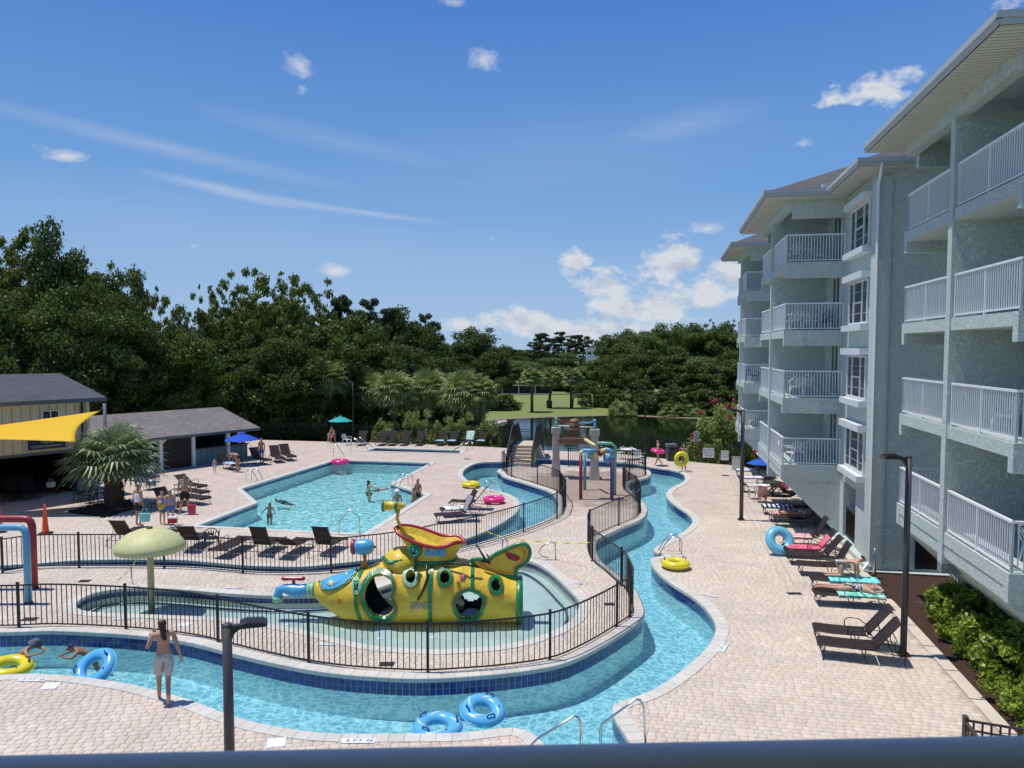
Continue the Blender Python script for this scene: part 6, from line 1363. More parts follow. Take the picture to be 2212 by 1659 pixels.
# sail shade
M['sail'] = mat('sail_yellow', (.88, .58, .02), .75, None, None, transl=.3)
pp = PA(464, 505); SP = empty('shade_post', pp, 0, 'grey steel post holding the corner of the yellow sail', 'post'); MB().tube([(0, 0, 0), (0, 0, GD(464, 1659 + 84, pp.y).z)], .075, 12).build('pole', mat('grey_post', (.12, .14, .15), .5), SP)
s1, s2, s3 = GD(432, 1659 + 116, pp.y - .1), GD(325, 1659 + 250, pp.y - 3.5), GD(-420, 1659 + 232, pp.y - 4)
n = 26; vs = []; idx = {}
for i in range(n + 1):
    for j in range(n + 1 - i):
        u, v = i / n, j / n; w = 1 - u - v; sag = u * v * w
        q = s1 * w + s2 * u + s3 * v; cxx = (s1 + s2 + s3) / 3
        pull = 4 * (u * w * (1 - v) * .16 + w * v * (1 - u) * .07 + u * v * (1 - w) * .05); q = q.lerp(cxx, min(.9, pull)); q.z -= sag * 1.0; idx[i, j] = len(vs); vs.append(q)
fs = [(idx[i, j], idx[i + 1, j], idx[i, j + 1]) for i in range(n) for j in range(n - i)] + [(idx[i + 1, j], idx[i + 1, j + 1], idx[i, j + 1]) for i in range(n) for j in range(n - i - 1)]
sail = MB().add(vs, fs, True).build('sail_shade', M['sail']); sail.modifiers.new('t', 'SOLIDIFY').thickness = .004; tag(sail, 'yellow triangular sail shade stretched over the clubhouse terrace', 'sail shade')
cbl = MB().cyl(s1 - s1, Vector((pp.x, pp.y, GD(464, 1659 + 92, pp.y).z)) - s1, .012, n=5).build('cable', M['steel']); cbl.location = s1; tag(cbl, 'short steel cable joining the sail corner to the grey post', 'cable')
# cones, bins, signs
def cone(p, label, h=1.15):
    t = empty('traffic_cone', p, .3, label, 'traffic cone'); MB().lathe([(.15, .05), (.13, .1), (.045, h), (.05, h + .01), (.035, h + .04), (.02, h + .04), (0, h + .1)], n=18).build('cone', mat('cone_orange', (.75, .08, .012), .5), t); MB().prism([(-.24, -.2), (-.2, -.24), (.2, -.24), (.24, -.2), (.24, .2), (.2, .24), (-.2, .24), (-.24, .2)], 0, .05).build('base', M['black2'], t)
cone(PA(197, 648), 'tall orange cone beside the island fence behind the arches'); cone(PA(-2, 640), 'tall orange cone cut off by the left edge')
t = empty('trash_bin', PB(687, 330), .1, 'dark grey square litter bin between the girls with rings', 'bin'); MB().box(-.3, .3, -.28, .28, .06, .95).build('body', mat('bin_grey', (.07, .075, .08), .6), t); MB().box(-.33, .33, -.31, .31, .95, 1.12).build('lid', mat('bin_lid', (.13, .14, .15), .6), t); MB().box(-.2, .2, -.30, -.281, .7, .9).build('opening', M['dark'], t)
for k in range(6): MB().box(-.27 + k * .1, -.23 + k * .1, -.29, -.281, .1, .65).build('slat', M['black2'], t)
t = empty('trash_bin', PA(2138, 262), 0, 'small black bin at the right end of the far lounger row', 'bin'); MB().lathe([(.22, 0), (.26, .75), (.24, .78), (0, .8)], n=14).build('body', M['black2'], t)
def text(s_, size, m, parent=None, loc=(0, 0, 0), rot=(0, 0, 0), name='lettering', depth=.003, align='CENTER', sx=1.0):
    cu = bpy.data.curves.new('t', 'FONT'); cu.body = s_; cu.size = size; cu.align_x = align; cu.align_y = 'CENTER'; cu.extrude = depth; ob_ = bpy.data.objects.new('t', cu); COL.objects.link(ob_)
    dg = bpy.context.evaluated_depsgraph_get(); me = bpy.data.meshes.new_from_object(ob_.evaluated_get(dg)); COL.objects.unlink(ob_); bpy.data.objects.remove(ob_)
    me.materials.clear(); o = link(name, me, m, parent); o.location = loc; o.rotation_euler = rot; o.scale = (sx, 1, 1); return o
M['ink'] = mat('ink', (.015, .015, .018), .6); M['ink_b'] = mat('ink_blue', (.03, .12, .40), .6); M['gold'] = mat('sign_gold', (.60, .55, .38), .5)
def sign(p, w, h, z, lines, label, cat='sign', m='white', tilt=0.0, ang=0.0):
    t = empty('sign_board', p, ang, label, cat); MB().box(-w / 2, w / 2, 0, .02, 0, h).build('panel', M[m] if isinstance(m, str) else m, t); t.location.z = z; t.rotation_euler = (tilt, 0, ang)
    for s_, sz, zz, mm in lines: text(s_, sz, M[mm], t, (0, -.003, zz), (R(90), 0, 0))
    return t
p = PB(847, 345); sign(p + Vector((0, -.05, 0)), .72, .62, .42, [('NO LIFEGUARD', .115, .52, 'ink'), ('ON DUTY', .13, .38, 'ink_b'), ('SWIM AT YOUR', .09, .24, 'ink'), ('OWN RISK', .09, .12, 'ink')], 'white sign on the fence reading NO LIFEGUARD ON DUTY', ang=-.3)
p = PB(918, 352); sign(p + Vector((0, -.05, 0)), .5, .62, .35, [('SHALLOW WATER', .055, .54, 'ink'), ('NO DIVING', .10, .38, 'ink'), ('ALLOWED', .10, .22, 'ink')], 'white sign on the fence reading NO DIVING ALLOWED', ang=-.3)
p = PB(968, 372); sign(p, .5, .85, .0, [('POOL RULES', .07, .76, 'ink')] + [('-----------------', .05, .68 - k * .07, 'ink') for k in range(0)], 'pale framed notice board standing on the deck by the fence', tilt=R(-4), ang=-.25, m=mat('notice_pale', (.60, .63, .55), .6, None, (30, .3)))
p = PB(795, 322); t = empty('rescue_post', p, 0, 'grey and yellow notice box on a post at the lake fence', 'post'); MB().cyl((0, 0, 0), (0, 0, 1.7), .04).build('post', M['bronze'], t); MB().box(-.16, .16, -.05, .05, 1.15, 1.85).build('notice', mat('notice_grey', (.45, .5, .5), .5), t); MB().box(-.16, .16, -.06, .06, .85, 1.12).build('box', mat('box_yellow', (.55, .42, .05), .5), t)
ps = PA(268, 268, 2.6); sg_ = empty('address_sign', Vector((0, 0, 0)), fr.a, 'dark blue board lettered 14290 OCEAN HIGHWAY on the clubhouse wall', 'sign')
q0 = GD(192, 1659 + 262, 37.9); d_ = Vector((math.cos(fr.a), math.sin(fr.a), 0)); nrm = Vector((d_.y, -d_.x, 0)); s_par = ((q0 - fr.p).dot(d_)); base_ = fr.p + d_ * s_par + nrm * .06; sg_.location = (base_.x, base_.y, 2.55)
MB().box(-.88, .88, -.03, .0, 0, .72).build('panel', mat('sign_navy', (.012, .03, .06), .5), sg_); bdr = MB(); [bdr.box(*a) for a in ((-.9, .9, -.045, -.031, -.03, .0), (-.9, .9, -.045, -.031, .72, .75), (-.9, -.87, -.045, -.031, 0, .72), (.87, .9, -.045, -.031, 0, .72))]; bdr.build('border', M['gold'], sg_)
text('Pawleys Pier', .15, M['gold'], sg_, (0, -.034, .56), (R(90), 0, 0)) if False else None
text('14290', .25, M['gold'], sg_, (0, -.034, .36), (R(90), 0, 0)); text('OCEAN HIGHWAY', .17, M['gold'], sg_, (0, -.034, .14), (R(90), 0, 0))
# depth markers on the coping / deck
def marker(p, ang, txt, label, w=.62, d=.17, dive=True):
    t = empty('depth_marker', Vector((p.x, p.y, .0165)), ang, label, 'marker'); MB().box(-w / 2, w / 2, -d / 2, d / 2, -.004, .004).build('tile', M['white'], t); text(txt, d * .86, M['ink'], t, (-w * .14 if dive else 0, 0, .005), (0, 0, 0), depth=.001, sx=1.25)
    if dive:
        c = MB(); n = 18; vs = []
        for k in range(n): a = 2 * math.pi * k / n; vs += [(w * .34 + .058 * math.cos(a), .058 * math.sin(a), .006), (w * .34 + .044 * math.cos(a), .044 * math.sin(a), .006)]
        c.add(vs, [(2 * k, 2 * ((k + 1) % n), 2 * ((k + 1) % n) + 1, 2 * k + 1) for k in range(n)]); c.box(w * .34 - .045, w * .34 + .045, -.006, .006, .005, .0062).build('no_diving_mark', M['ink'], t)
marker(PA(142, 1280), R(-3), '3 FT', 'white 3 FT no diving tile at the lower left deck edge'); marker(PA(1550, 1545), R(0), '3 FT', 'white 3 FT no diving tile in the bottom middle beside the rail')
marker(PB(912, 1140), R(62), '3 FT', 'white 3 FT tile standing askew by the right river bend', .6, .16); marker(PB(857, 915), R(-48), '3 FT', 'white depth tile above the right river bend', .5, .15); marker(PB(283, 860), R(-50), '1 FT', 'white depth tile right of the splash pool', .4, .14)
marker(PA(1410, 1126), R(-8), '1 FT', 'white 1 FT tile below the submarine nose', .5, .14); marker(PA(530, 1016), R(0), '1 FT', 'white 1 FT tile below the mushroom', .5, .14); marker(PC(1290, 1085), R(22), '1 FT', 'white 1 FT tile below the submarine tail', .5, .14); marker(PA(1010, 882), R(-4), '1 FT', 'white 1 FT tile above the tap', .5, .14)
def plate(p, w, d, ang, m, label, cat='drain cover', z=.006):
    o = MB().box(-w / 2, w / 2, -d / 2, d / 2, -.01, .004); n = 6
    t = o.build('cover_plate', M[m]); t.location = (p.x, p.y, z + .004); t.rotation_euler = (0, 0, ang); tag(t, label, cat)
plate(PA(218, 1306), .34, .32, R(8), 'whitep', 'square white skimmer lid near the left 3 FT tile'); plate(PA(1195, 1551), .34, .34, R(12), 'whitep', 'square white skimmer lid right of the foreground lamp post'); plate(PA(798, 1040), .32, .3, R(0), 'whitep', 'white skimmer lid under the mushroom beyond the fence')
for f, x, y, w, d, lb in ((PA, 1672, 1211, .34, .24, 'black drain grate in front of the submarine'), (PB, 420, 952, .3, .22, 'black drain grate right of the splash pool'), (PB, 1220, 906, .42, .2, 'dark drain grate in the right deck channel'), (PA, 128, 1017, .4, .26, 'black drain grate at the left below the blue arch'), (PA, 366, 852, .34, .24, 'black drain grate behind the front fence near the mushroom'), (PB, 922, 395, .4, .25, 'small dark grate on the far right deck'), (PC, 912, 324, .4, .25, 'small dark grate left of the footbridge')):
    plate(f(x, y), w, d, R(0), 'black2', lb, 'drain')
# drain channel along the right deck
dc = MB(); P_ = [PB(1215, 895), PB(945, 400)]
for k in range(2):
    off = Vector((.14 * (k * 2 - 1), 0, 0)); dc.add([P_[0] + off + Vector((-.012, 0, .0042)), P_[0] + off + Vector((.012, 0, .0042)), P_[1] + off + Vector((.012, 0, .0042)), P_[1] + off + Vector((-.012, 0, .0042))], [(0, 1, 2, 3)])
dc.build('drain_channel', mat('channel_grey', (.36, .31, .27), .9), kind='structure')
# bags, small things
def bag(p, m, label, w=.36, h=.32, d=.14, ang=0.0, name='tote_bag'):
    t = empty(name, p, ang, label, 'bag'); MB().slab([(-w * .42, -d / 2, 0), (w * .42, -d / 2, 0), (w / 2, -d / 2, h), (-w / 2, -d / 2, h)], (0, d, 0)).build('body', m, t); MB().tube([(-w * .25, 0, h), (-w * .2, 0, h + .2), (w * .2, 0, h + .2), (w * .25, 0, h)], .012, 5).build('handle', m, t)
bag(PB(1105, 435), mat('black_bag', (.02, .022, .028), .7), 'black square bag on the shaded loungers by the table', .5, .45, .35)
bag(PB(1180, 455), mat('pink_bag', (.55, .10, .22), .7), 'pink and blue beach bag near the far shaded loungers', .4, .4, .2)
for k, (x, y, c, lb) in enumerate([(560, 1659, (.1, .1, .1), '')]): pass
t = empty('pool_noodle', PA(270, 480), 0, 'green pool noodle lying under the clubhouse edge', 'pool noodle'); MB().tube([(-1, -.1, .035), (0, -.05, .035), (1, .1, .035)], .033, 8).build('foam', mat('noodle_green', (.10, .45, .30), .6), t)
bag(PA(300, 440), mat('pink_float', (.6, .08, .15), .5), 'pink beach bag on the table area under the clubhouse', .5, .3, .3); bag(PA(220, 445, .45), mat('white_bag', (.6, .6, .58), .6), 'white bag on the low table under the clubhouse', .35, .25, .25)
bag(PB(1160, 712), mat('lilac_thing', (.40, .25, .55), .6), 'small lilac bag on the deck below the pink towel', .22, .1, .2)
def sandals(p, m, label, ang):
    t = empty('sandals', p, ang, label, 'sandals'); MB().obox((0, 0, 0), .25, .09, .025, .2).build('sandal', m, t); MB().obox((.1, .17, 0), .25, .09, .025, -.1).build('sandal', m, t)
sandals(PB(1350, 916), M['black2'], 'pair of dark sandals under the sunbathing woman', .4); sandals(PA(1855, 352), M['black2'], 'dark bundle of shoes at the far right corner of the main pool', 1.0)
# lawn furniture: swing, palms' bin
sw_ = empty('garden_swing', PC(1412, 104, -1.2), 0, 'wooden A-frame bench swing on the lawn beyond the lake', 'swing'); 
for x in (-1.35, 1.35):
    for y in (-.8, .8): MB().cyl((x * 1.15, y, 0), (x, 0, 2.1), .06, n=6).build('leg', M['wood'], sw_)
MB().cyl((-1.5, 0, 2.1), (1.5, 0, 2.1), .06, n=6).build('top_beam', M['wood'], sw_); bs = MB(); bs.box(-.8, .8, -.3, .2, .5, .56)
for k in range(9): bs.box(-.78 + k * .18, -.68 + k * .18, .2, .24, .55, 1.1)
bs.build('bench', M['bark'], sw_)
for x in (-.8, .8): MB().cyl((x, 0, .55), (x, 0, 2.1), .012, n=4).build('chain', M['black'], sw_)
t = empty('trash_bin', PC(1267, 103, -1.2), 0, 'dark litter bin at the foot of the middle lawn palm', 'bin'); MB().lathe([(.4, 0), (.45, 1.0), (.2, 1.2), (0, 1.2)], n=12).build('body', M['black2'], t)
# distant white rail fence / low structure and the little house
hp = GD(2212 + 348, 1520, 190); hs = empty('distant_house', Vector((hp.x, 190, 4.0)), .0, 'tiny white house with grey hip roof above the far trees', 'house'); hz = hp.z
for a, nm, m_ in (((-2.6, 2.6, 0, 4, -6, .2), 'wall', 'white'),): MB().box(*a).build(nm, M[m_], hs)
MB().box(-2.2, -.6, -.06, -.01, -1.2, -.2).box(.2, 1.8, -.06, -.01, -1.2, -.2).build('window', M['glass'], hs)
hs.location.z = hz; hs.scale = (.55, .55, .55); MB().add([(-3.2, -.6, .2), (3.4, -.6, .2), (3.4, 4.6, .2), (-3.2, 4.6, .2), (-1.4, 2, 1.9), (1.6, 2, 1.9)], [(0, 1, 5, 4), (1, 2, 5), (2, 3, 4, 5), (3, 0, 4), (0, 3, 2, 1)]).build('roof', mat('slate', (.10, .11, .12), .8), hs)
wf_ = empty('park_railing', GD(1106 + 1120, 1659 + 30, 150), 0, 'low dark wall with pale rail at the far side of the lawn', 'railing'); wf_.location.z = -1.2
MB().box(-9, 7, 0, .3, 0, 1.7).build('panel', M['dark'], wf_); MB().box(-9.2, 7.2, -.1, .4, 1.7, 1.85).box(-9, 30, -1.2, -1.0, 0, .25).build('cap', M['limestone'], wf_)
for k in range(6): MB().box(-9 + k * 3.2, -8.8 + k * 3.2, -.15, .0, 0, 1.9).build('post', M['limestone'], wf_)

for x, y in ((1240, 1040), (1640, 1100), (1870, 1095), (1320, 985), (1050, 960), (2300, 1000)):
    p = PA(x, y, -.418); MB().lathe([(.09, 0), (.09, .012), (.06, .018), (0, .018)], p, 16).build('floor_light', M['white'], kid_r)
# ---------------------------------------------------------------- people
M['skin1'] = mat('skin_fair', (.56, .33, .23), .55); M['skin2'] = mat('skin_tan', (.42, .23, .145), .55); M['skin3'] = mat('skin_deep_tan', (.30, .155, .09), .55)
M['hair_d'] = mat('hair_dark', (.025, .016, .012), .5); M['hair_b'] = mat('hair_blonde', (.38, .25, .11), .6)
PEND = []
def skin(name, nodes, edges, m, parent, root=None, sub=2, **kw):
    me = bpy.data.meshes.new(name); bm = bmesh.new(); ly = bm.verts.layers.skin.verify(); V = {}
    for k, (p, rx, ry) in nodes.items():
        v = bm.verts.new(p); v[ly].radius = (rx, ry); V[k] = v
        v[ly].use_root = (k == (root or next(iter(nodes))))
    for a, b in edges: bm.edges.new((V[a], V[b]))
    bm.to_mesh(me); bm.free(); o = link(name, me, m, parent, **kw)
    o.modifiers.new('s', 'SKIN').use_smooth_shade = True; s_ = o.modifiers.new('u', 'SUBSURF'); s_.levels = s_.render_levels = sub; PEND.append(o); return o
STAND = dict(crown=(0, 0, 1.665), head=(0, .0, 1.60), jaw=(0, .015, 1.53), neck=(0, 0, 1.455), chest=(0, 0, 1.31), spine=(0, .01, 1.13), pelvis=(0, 0, .97),
             shL=(-.17, 0, 1.40), elL=(-.23, -.02, 1.12), wrL=(-.25, .03, .87), paL=(-.25, .05, .79), shR=(.17, 0, 1.40), elR=(.23, -.02, 1.12), wrR=(.25, .03, .87), paR=(.25, .05, .79),
             hiL=(-.095, 0, .91), knL=(-.10, .02, .50), anL=(-.10, -.02, .09), toL=(-.11, .13, .03), hiR=(.095, 0, .91), knR=(.10, .02, .50), anR=(.10, -.02, .09), toR=(.11, .13, .03))
RAD = dict(crown=(.072, .08), head=(.085, .1), jaw=(.062, .075), neck=(.052, .052), chest=(.145, .10), spine=(.115, .085), pelvis=(.135, .10), sh=(.058, .058), el=(.04, .04), wr=(.028, .026), pa=(.036, .02), hi=(.088, .09), kn=(.054, .056), an=(.036, .038), to=(.034, .026))
EDG = [('pelvis', 'spine'), ('spine', 'chest'), ('chest', 'neck'), ('neck', 'jaw'), ('jaw', 'head'), ('head', 'crown')] + [e for s_ in 'LR' for e in (('chest', 'sh' + s_), ('sh' + s_, 'el' + s_), ('el' + s_, 'wr' + s_), ('wr' + s_, 'pa' + s_), ('pelvis', 'hi' + s_), ('hi' + s_, 'kn' + s_), ('kn' + s_, 'an' + s_), ('an' + s_, 'to' + s_))]
def rad(k): return RAD.get(k) or RAD[k[:2]]
def person(base, ang, label, J=None, h=1.75, sk='skin1', shorts=None, top=None, dress=None, hair='hair_d', longhair=False, hat=None, fingers=False, bulk=1.0, group=None, thigh=.55, bikini=None, tr=None):
    t = empty('person', base, ang, label, 'person', group); P = {k: Vector(v) for k, v in STAND.items()}
    if J: P.update({k: Vector(v) for k, v in J.items()})
    if tr: P = {k: tr(v) for k, v in P.items()}
    s_ = h / 1.655; P = {k: v * s_ for k, v in P.items()}
    nodes = {k: (P[k], rad(k)[0] * s_ * (bulk if k in ('pelvis', 'spine', 'chest') else 1), rad(k)[1] * s_ * (bulk if k in ('pelvis', 'spine', 'chest') else 1)) for k in P}; edges = list(EDG)
    fw = (P['jaw'] - P['neck']); up = (P['crown'] - P['jaw']).normalized(); sd_ = (P['shR'] - P['shL']).normalized(); fwd = up.cross(sd_).normalized()
    nodes['nose'] = (P['head'] + fwd * .105 * s_ - up * .02 * s_, .014 * s_, .016 * s_); edges.append(('head', 'nose'))
    skin('body', nodes, edges, M[sk], t, 'pelvis')
    e_ = MB()
    for q in (-1, 1): e_.ball(P['head'] + fwd * .088 * s_ + sd_ * q * .034 * s_ + up * .005, .011 * s_, 6)
    e_.build('eye', M['ink'], t)
    if fingers:
        for S_ in 'LR':
            d = (P['pa' + S_] - P['wr' + S_]).normalized(); sid = d.cross(fwd).normalized() if abs(d.dot(fwd)) < .95 else sd_
            for q in range(4):
                o = P['pa' + S_] + sid * (q - 1.5) * .019 * s_; l = (.055, .068, .064, .048)[q] * s_; b_ = fwd * .02 * s_
                skin('finger', {'a': (o, .010 * s_, .010 * s_), 'b': (o + d * l * .6 + b_ * .4, .0095 * s_, .0095 * s_), 'c': (o + d * l + b_, .008 * s_, .008 * s_)}, [('a', 'b'), ('b', 'c')], M[sk], t, 'a', 1)
            o = P['wr' + S_] + sid * .02 * s_; skin('thumb', {'a': (o, .012, .012), 'b': (o + d * .04 + sid * .02 + fwd * .012, .0105, .0105), 'c': (o + d * .075 + sid * .022 + fwd * .02, .009, .009)}, [('a', 'b'), ('b', 'c')], M[sk], t, 'a', 1)
    lp = lambda a, b, k: P[a].lerp(P[b], k)
    if shorts:
        n = {'w': (lp('pelvis', 'spine', .35), .125 * s_ * bulk, .098 * s_ * bulk), 'p': (P['pelvis'], .15 * s_ * bulk, .118 * s_ * bulk)}; e = [('w', 'p')]
        for S_ in 'LR': n['h' + S_] = (P['hi' + S_], .105 * s_, .108 * s_); n['m' + S_] = (lp('hi' + S_, 'kn' + S_, thigh * .6), .098 * s_, .1 * s_); n['k' + S_] = (lp('hi' + S_, 'kn' + S_, thigh), .09 * s_, .092 * s_); e += [('p', 'h' + S_), ('h' + S_, 'm' + S_), ('m' + S_, 'k' + S_)]
        skin('shorts', n, e, M[shorts] if isinstance(shorts, str) else shorts, t, 'p')
    if bikini:
        bm_ = M[bikini] if isinstance(bikini, str) else bikini
        n = {'p': (P['pelvis'], .145 * s_, .11 * s_)}; e = []
        for S_ in 'LR': n['h' + S_] = (lp('hi' + S_, 'pelvis', .25), .10 * s_, .10 * s_); e.append(('p', 'h' + S_))
        skin('swim_bottom', n, e, bm_, t, 'p'); skin('swim_top', {'a': (lp('chest', 'spine', .15) - sd_ * .08 * s_, .075 * s_, .11 * s_), 'b': (lp('chest', 'spine', .15) + sd_ * .08 * s_, .075 * s_, .11 * s_)}, [('a', 'b')], bm_, t, 'a')
    if top:
        n = {'p': (lp('pelvis', 'spine', .1), .15 * s_ * bulk, .115 * s_ * bulk), 's': (P['spine'], .14 * s_ * bulk, .108 * s_ * bulk), 'c': (P['chest'], .165 * s_ * bulk, .12 * s_ * bulk), 'n': (lp('chest', 'neck', .6), .07 * s_, .07 * s_)}; e = [('p', 's'), ('s', 'c'), ('c', 'n')]
        for S_ in 'LR': n['a' + S_] = (lp('chest', 'sh' + S_, .8), .072 * s_, .07 * s_); e.append(('c', 'a' + S_))
        skin('top', n, e, M[top] if isinstance(top, str) else top, t, 's')
    if dress:
        skin('wrap', {'c': (lp('chest', 'neck', .2), .17 * s_, .14 * s_), 's': (P['spine'], .18 * s_, .15 * s_), 'p': (P['pelvis'], .19 * s_, .16 * s_), 'k': (lp('knL', 'knR', .5), .17 * s_, .15 * s_)}, [('c', 's'), ('s', 'p'), ('p', 'k')], dress, t, 'p')
    if hair:
        n = {'t': (P['crown'] + up * .012 - fwd * .012 * s_, .078 * s_, .088 * s_), 'b': (P['head'] - fwd * .035 * s_, .088 * s_, .088 * s_)}; e = [('t', 'b')]
        if longhair:
            n['n'] = (lp('jaw', 'neck', .5) - fwd * .05 * s_, .075 * s_, .05 * s_); n['l'] = (lp('neck', 'chest', .55) - fwd * .085 * s_ + sd_ * .02, .078 * s_, .04 * s_); n['m'] = (lp('chest', 'spine', .1) - fwd * .11 * s_ + sd_ * .03, .045 * s_, .02 * s_); e += [('b', 'n'), ('n', 'l'), ('l', 'm')]
        skin('hair', n, e, M[hair], t, 't')
    if hat:
        b = MB(); n = 20; c = P['crown'] + up * .0; vs = []
        for r_, hh in ((.19, -.045), (.11, .0), (.10, .07), (.05, .095)):
            for k in range(n): a = 2 * math.pi * k / n; vs.append(c + (sd_ * math.cos(a) + fwd * math.sin(a)) * r_ * s_ + up * hh * s_)
        b.add(vs, [(i * n + k, i * n + (k + 1) % n, (i + 1) * n + (k + 1) % n, (i + 1) * n + k) for i in range(3) for k in range(n)] + [tuple(3 * n + k for k in range(n))], True); o = b.build('sun_hat', hat, t); o.modifiers.new('t', 'SOLIDIFY').thickness = .008
    return t
M['cl_grey'] = mat('grey_swim_shorts', (.52, .51, .48), .9, (30, .5, .01), (14, .3)); M['cl_black'] = mat('black_shorts', (.014, .014, .017), .85); M['cl_white'] = mat('white_shirt', (.74, .74, .74), .9); M['cl_blue'] = mat('blue_swim', (.05, .16, .45), .8)
M['cl_pink'] = mat('magenta_swim', (.45, .03, .22), .8); M['cl_mint'] = mat('mint_floral_swim', (.45, .62, .52), .8, None, (14, .8, (.65, .35, .40))); M['cl_bw'] = stripes('black_white_swim', (.03, .03, .03), (.65, .62, .62), 26, blot=True); M['cl_navy'] = mat('navy_swim', (.015, .03, .09), .8); M['cl_red'] = mat('red_swim', (.45, .03, .03), .8)
multi = stripes('rainbow_towel', (.04, .12, .50), (.75, .50, .05), 7, blot=True)
# boy walking along the river
bf_ = PA(712, 1378); 
person(bf_, R(26), 'long haired boy in grey swim shorts walking along the near pool edge', dict(knL=(-.09, .12, .50), anL=(-.09, .20, .09), toL=(-.10, .35, .03), knR=(.07, -.03, .50), anR=(.06, -.26, .10), toR=(.06, -.12, .03), elL=(-.29, -.02, 1.14), wrL=(-.22, .12, 1.32), paL=(-.17, .15, 1.39), elR=(.25, -.04, 1.10), wrR=(.31, .03, .87), paR=(.32, .06, .79), head=(-.01, .02, 1.59), crown=(-.02, .01, 1.655), jaw=(-.005, .035, 1.525)), 1.78, 'skin2', shorts='cl_grey', longhair=True, fingers=True, thigh=.92, bulk=.88)
person(PA(600, 616), R(-25), 'man in a white tank top and black shorts carrying an aqua bag', None, 1.78, 'skin2', shorts='cl_black', top='cl_white', thigh=.75, bulk=1.1)
bag(PA(626, 594, .28), mat('aqua_bag', (.22, .62, .52), .6), 'aqua beach bag held by the man in the tank top', .42, .34, .16)
person(PA(800, 562), R(15), 'shirtless man in black shorts with a towel on his shoulder', dict(knL=(-.12, .03, .5), anL=(-.2, -.12, .09), toL=(-.22, 0, .03), anR=(.14, .05, .09), toR=(.15, .2, .03)), 1.82, 'skin2', shorts='cl_black', thigh=.85, bulk=1.12)
o = MB().obox((0, 0, 1.30), .13, .26, .20).build('towel', mat('pale_green_towel', (.45, .55, .48), .9)); o.location = PA(792, 562); o.rotation_euler = (0, 0, .2); tag(o, 'pale green towel over the shoulder of the shirtless man', 'towel')
bag(PA(830, 565, .55), mat('red_bag', (.55, .06, .10), .6), 'red beach bag carried by the shirtless man', .3, .42, .12)
person(PA(702, 607), R(-10), 'child with tied up hair wrapped in a rainbow towel', None, 1.42, 'skin1', dress=multi, hair='hair_b'); person(PA(738, 609), R(20), 'woman in a blue and pink cover-up holding a red cooler', None, 1.5, 'skin1', top=mat('blue_pink_cover', (.20, .30, .45), .8, None, (9, .7, (.55, .30, .36))), shorts='cl_blue', hair='hair_b', longhair=True)
t = empty('cool_box', PA(746, 600, .18), .2, 'red and white cool box hanging from the hand of the woman', 'cool box'); MB().box(-.17, .17, -.11, .11, 0, .2).build('body', M['cl_red'], t); MB().box(-.18, .18, -.12, .12, .2, .26).build('lid', M['white'], t); MB().tube([(-.16, 0, .25), (-.15, 0, .4), (.15, 0, .4), (.16, 0, .25)], .01, 5).build('handle', M['white'], t)
BEND = dict(spine=(0, .10, 1.07), chest=(0, .30, 1.10), neck=(0, .43, 1.08), jaw=(0, .50, 1.03), head=(0, .56, 1.0), crown=(0, .62, .97), shL=(-.16, .38, 1.08), shR=(.16, .38, 1.08), elL=(-.19, .42, .82), elR=(.19, .44, .82), wrL=(-.14, .52, .62), wrR=(.14, .52, .62), paL=(-.12, .56, .56), paR=(.12, .56, .56), pelvis=(0, -.02, .96))
person(PA(1028, 380), R(70), 'woman in a swimsuit bending over a lounger beside the bar', BEND, 1.70, 'skin2', bikini='cl_black', hat=mat('cap_blue', (.25, .45, .6), .8)); person(PA(928, 386), R(-150), 'toddler walking on the deck beside the bar loungers', dict(anL=(-.12, -.12, .12), toL=(-.12, 0, .05)), .86, 'skin1', bikini=M['cl_white'], hair='hair_b', bulk=1.15)
person(PA(1131, 345), R(160), 'shirtless person in blue shorts standing by the bar', None, 1.68, 'skin2', shorts='cl_blue')
SIT = dict(pelvis=(0, 0, .52), spine=(0, -.03, .70), chest=(0, -.02, .90), neck=(0, 0, 1.05), jaw=(0, .05, 1.11), head=(0, .05, 1.18), crown=(0, .05, 1.24), shL=(-.17, 0, .99), shR=(.17, 0, .99), elL=(-.22, .08, .76), elR=(.22, .08, .76), wrL=(-.14, .28, .66), wrR=(.14, .28, .66), paL=(-.08, .33, .66), paR=(.08, .33, .66), hiL=(-.1, .03, .50), hiR=(.1, .03, .50), knL=(-.13, .42, .50), knR=(.13, .42, .50), anL=(-.12, .45, .09), anR=(.12, .45, .09), toL=(-.12, .58, .04), toR=(.12, .58, .04))
person(PA(1436, 253), R(165), 'woman sitting on a white chair in the shade of the teal umbrella', SIT, 1.68, 'skin2', bikini='cl_red')
def SP_(x, y, z): p = PA(x, y, -.2); p.z = z; return p
# swimmers
person(SP_(1165, 552, -1.12), R(170), 'girl standing alone in the near left part of the main pool', dict(elL=(-.30, .05, 1.2), wrL=(-.4, .15, 1.05), paL=(-.46, .18, 1.03), elR=(.3, .05, 1.2), wrR=(.42, .15, 1.08), paR=(.48, .18, 1.06)), 1.35, 'skin3', bikini='cl_navy', longhair=True)
person(SP_(1594, 462, -1.25), R(-60), 'dark haired woman reaching towards a floating child in the main pool', dict(elR=(.32, .22, 1.28), wrR=(.36, .46, 1.25), paR=(.37, .54, 1.25)), 1.62, 'skin1', bikini='cl_black', longhair=True)
SW = lambda v: Vector((v.x, v.z * .96 - .9, .16 - v.y * .6 + (v.z - .9) * .10))
person(SP_(1640, 455, -.34), R(-75), 'child floating on the water beside the dark haired woman', dict(elL=(-.35, 0, 1.5), wrL=(-.45, 0, 1.6)), 1.15, 'skin2', shorts='cl_navy', tr=SW)
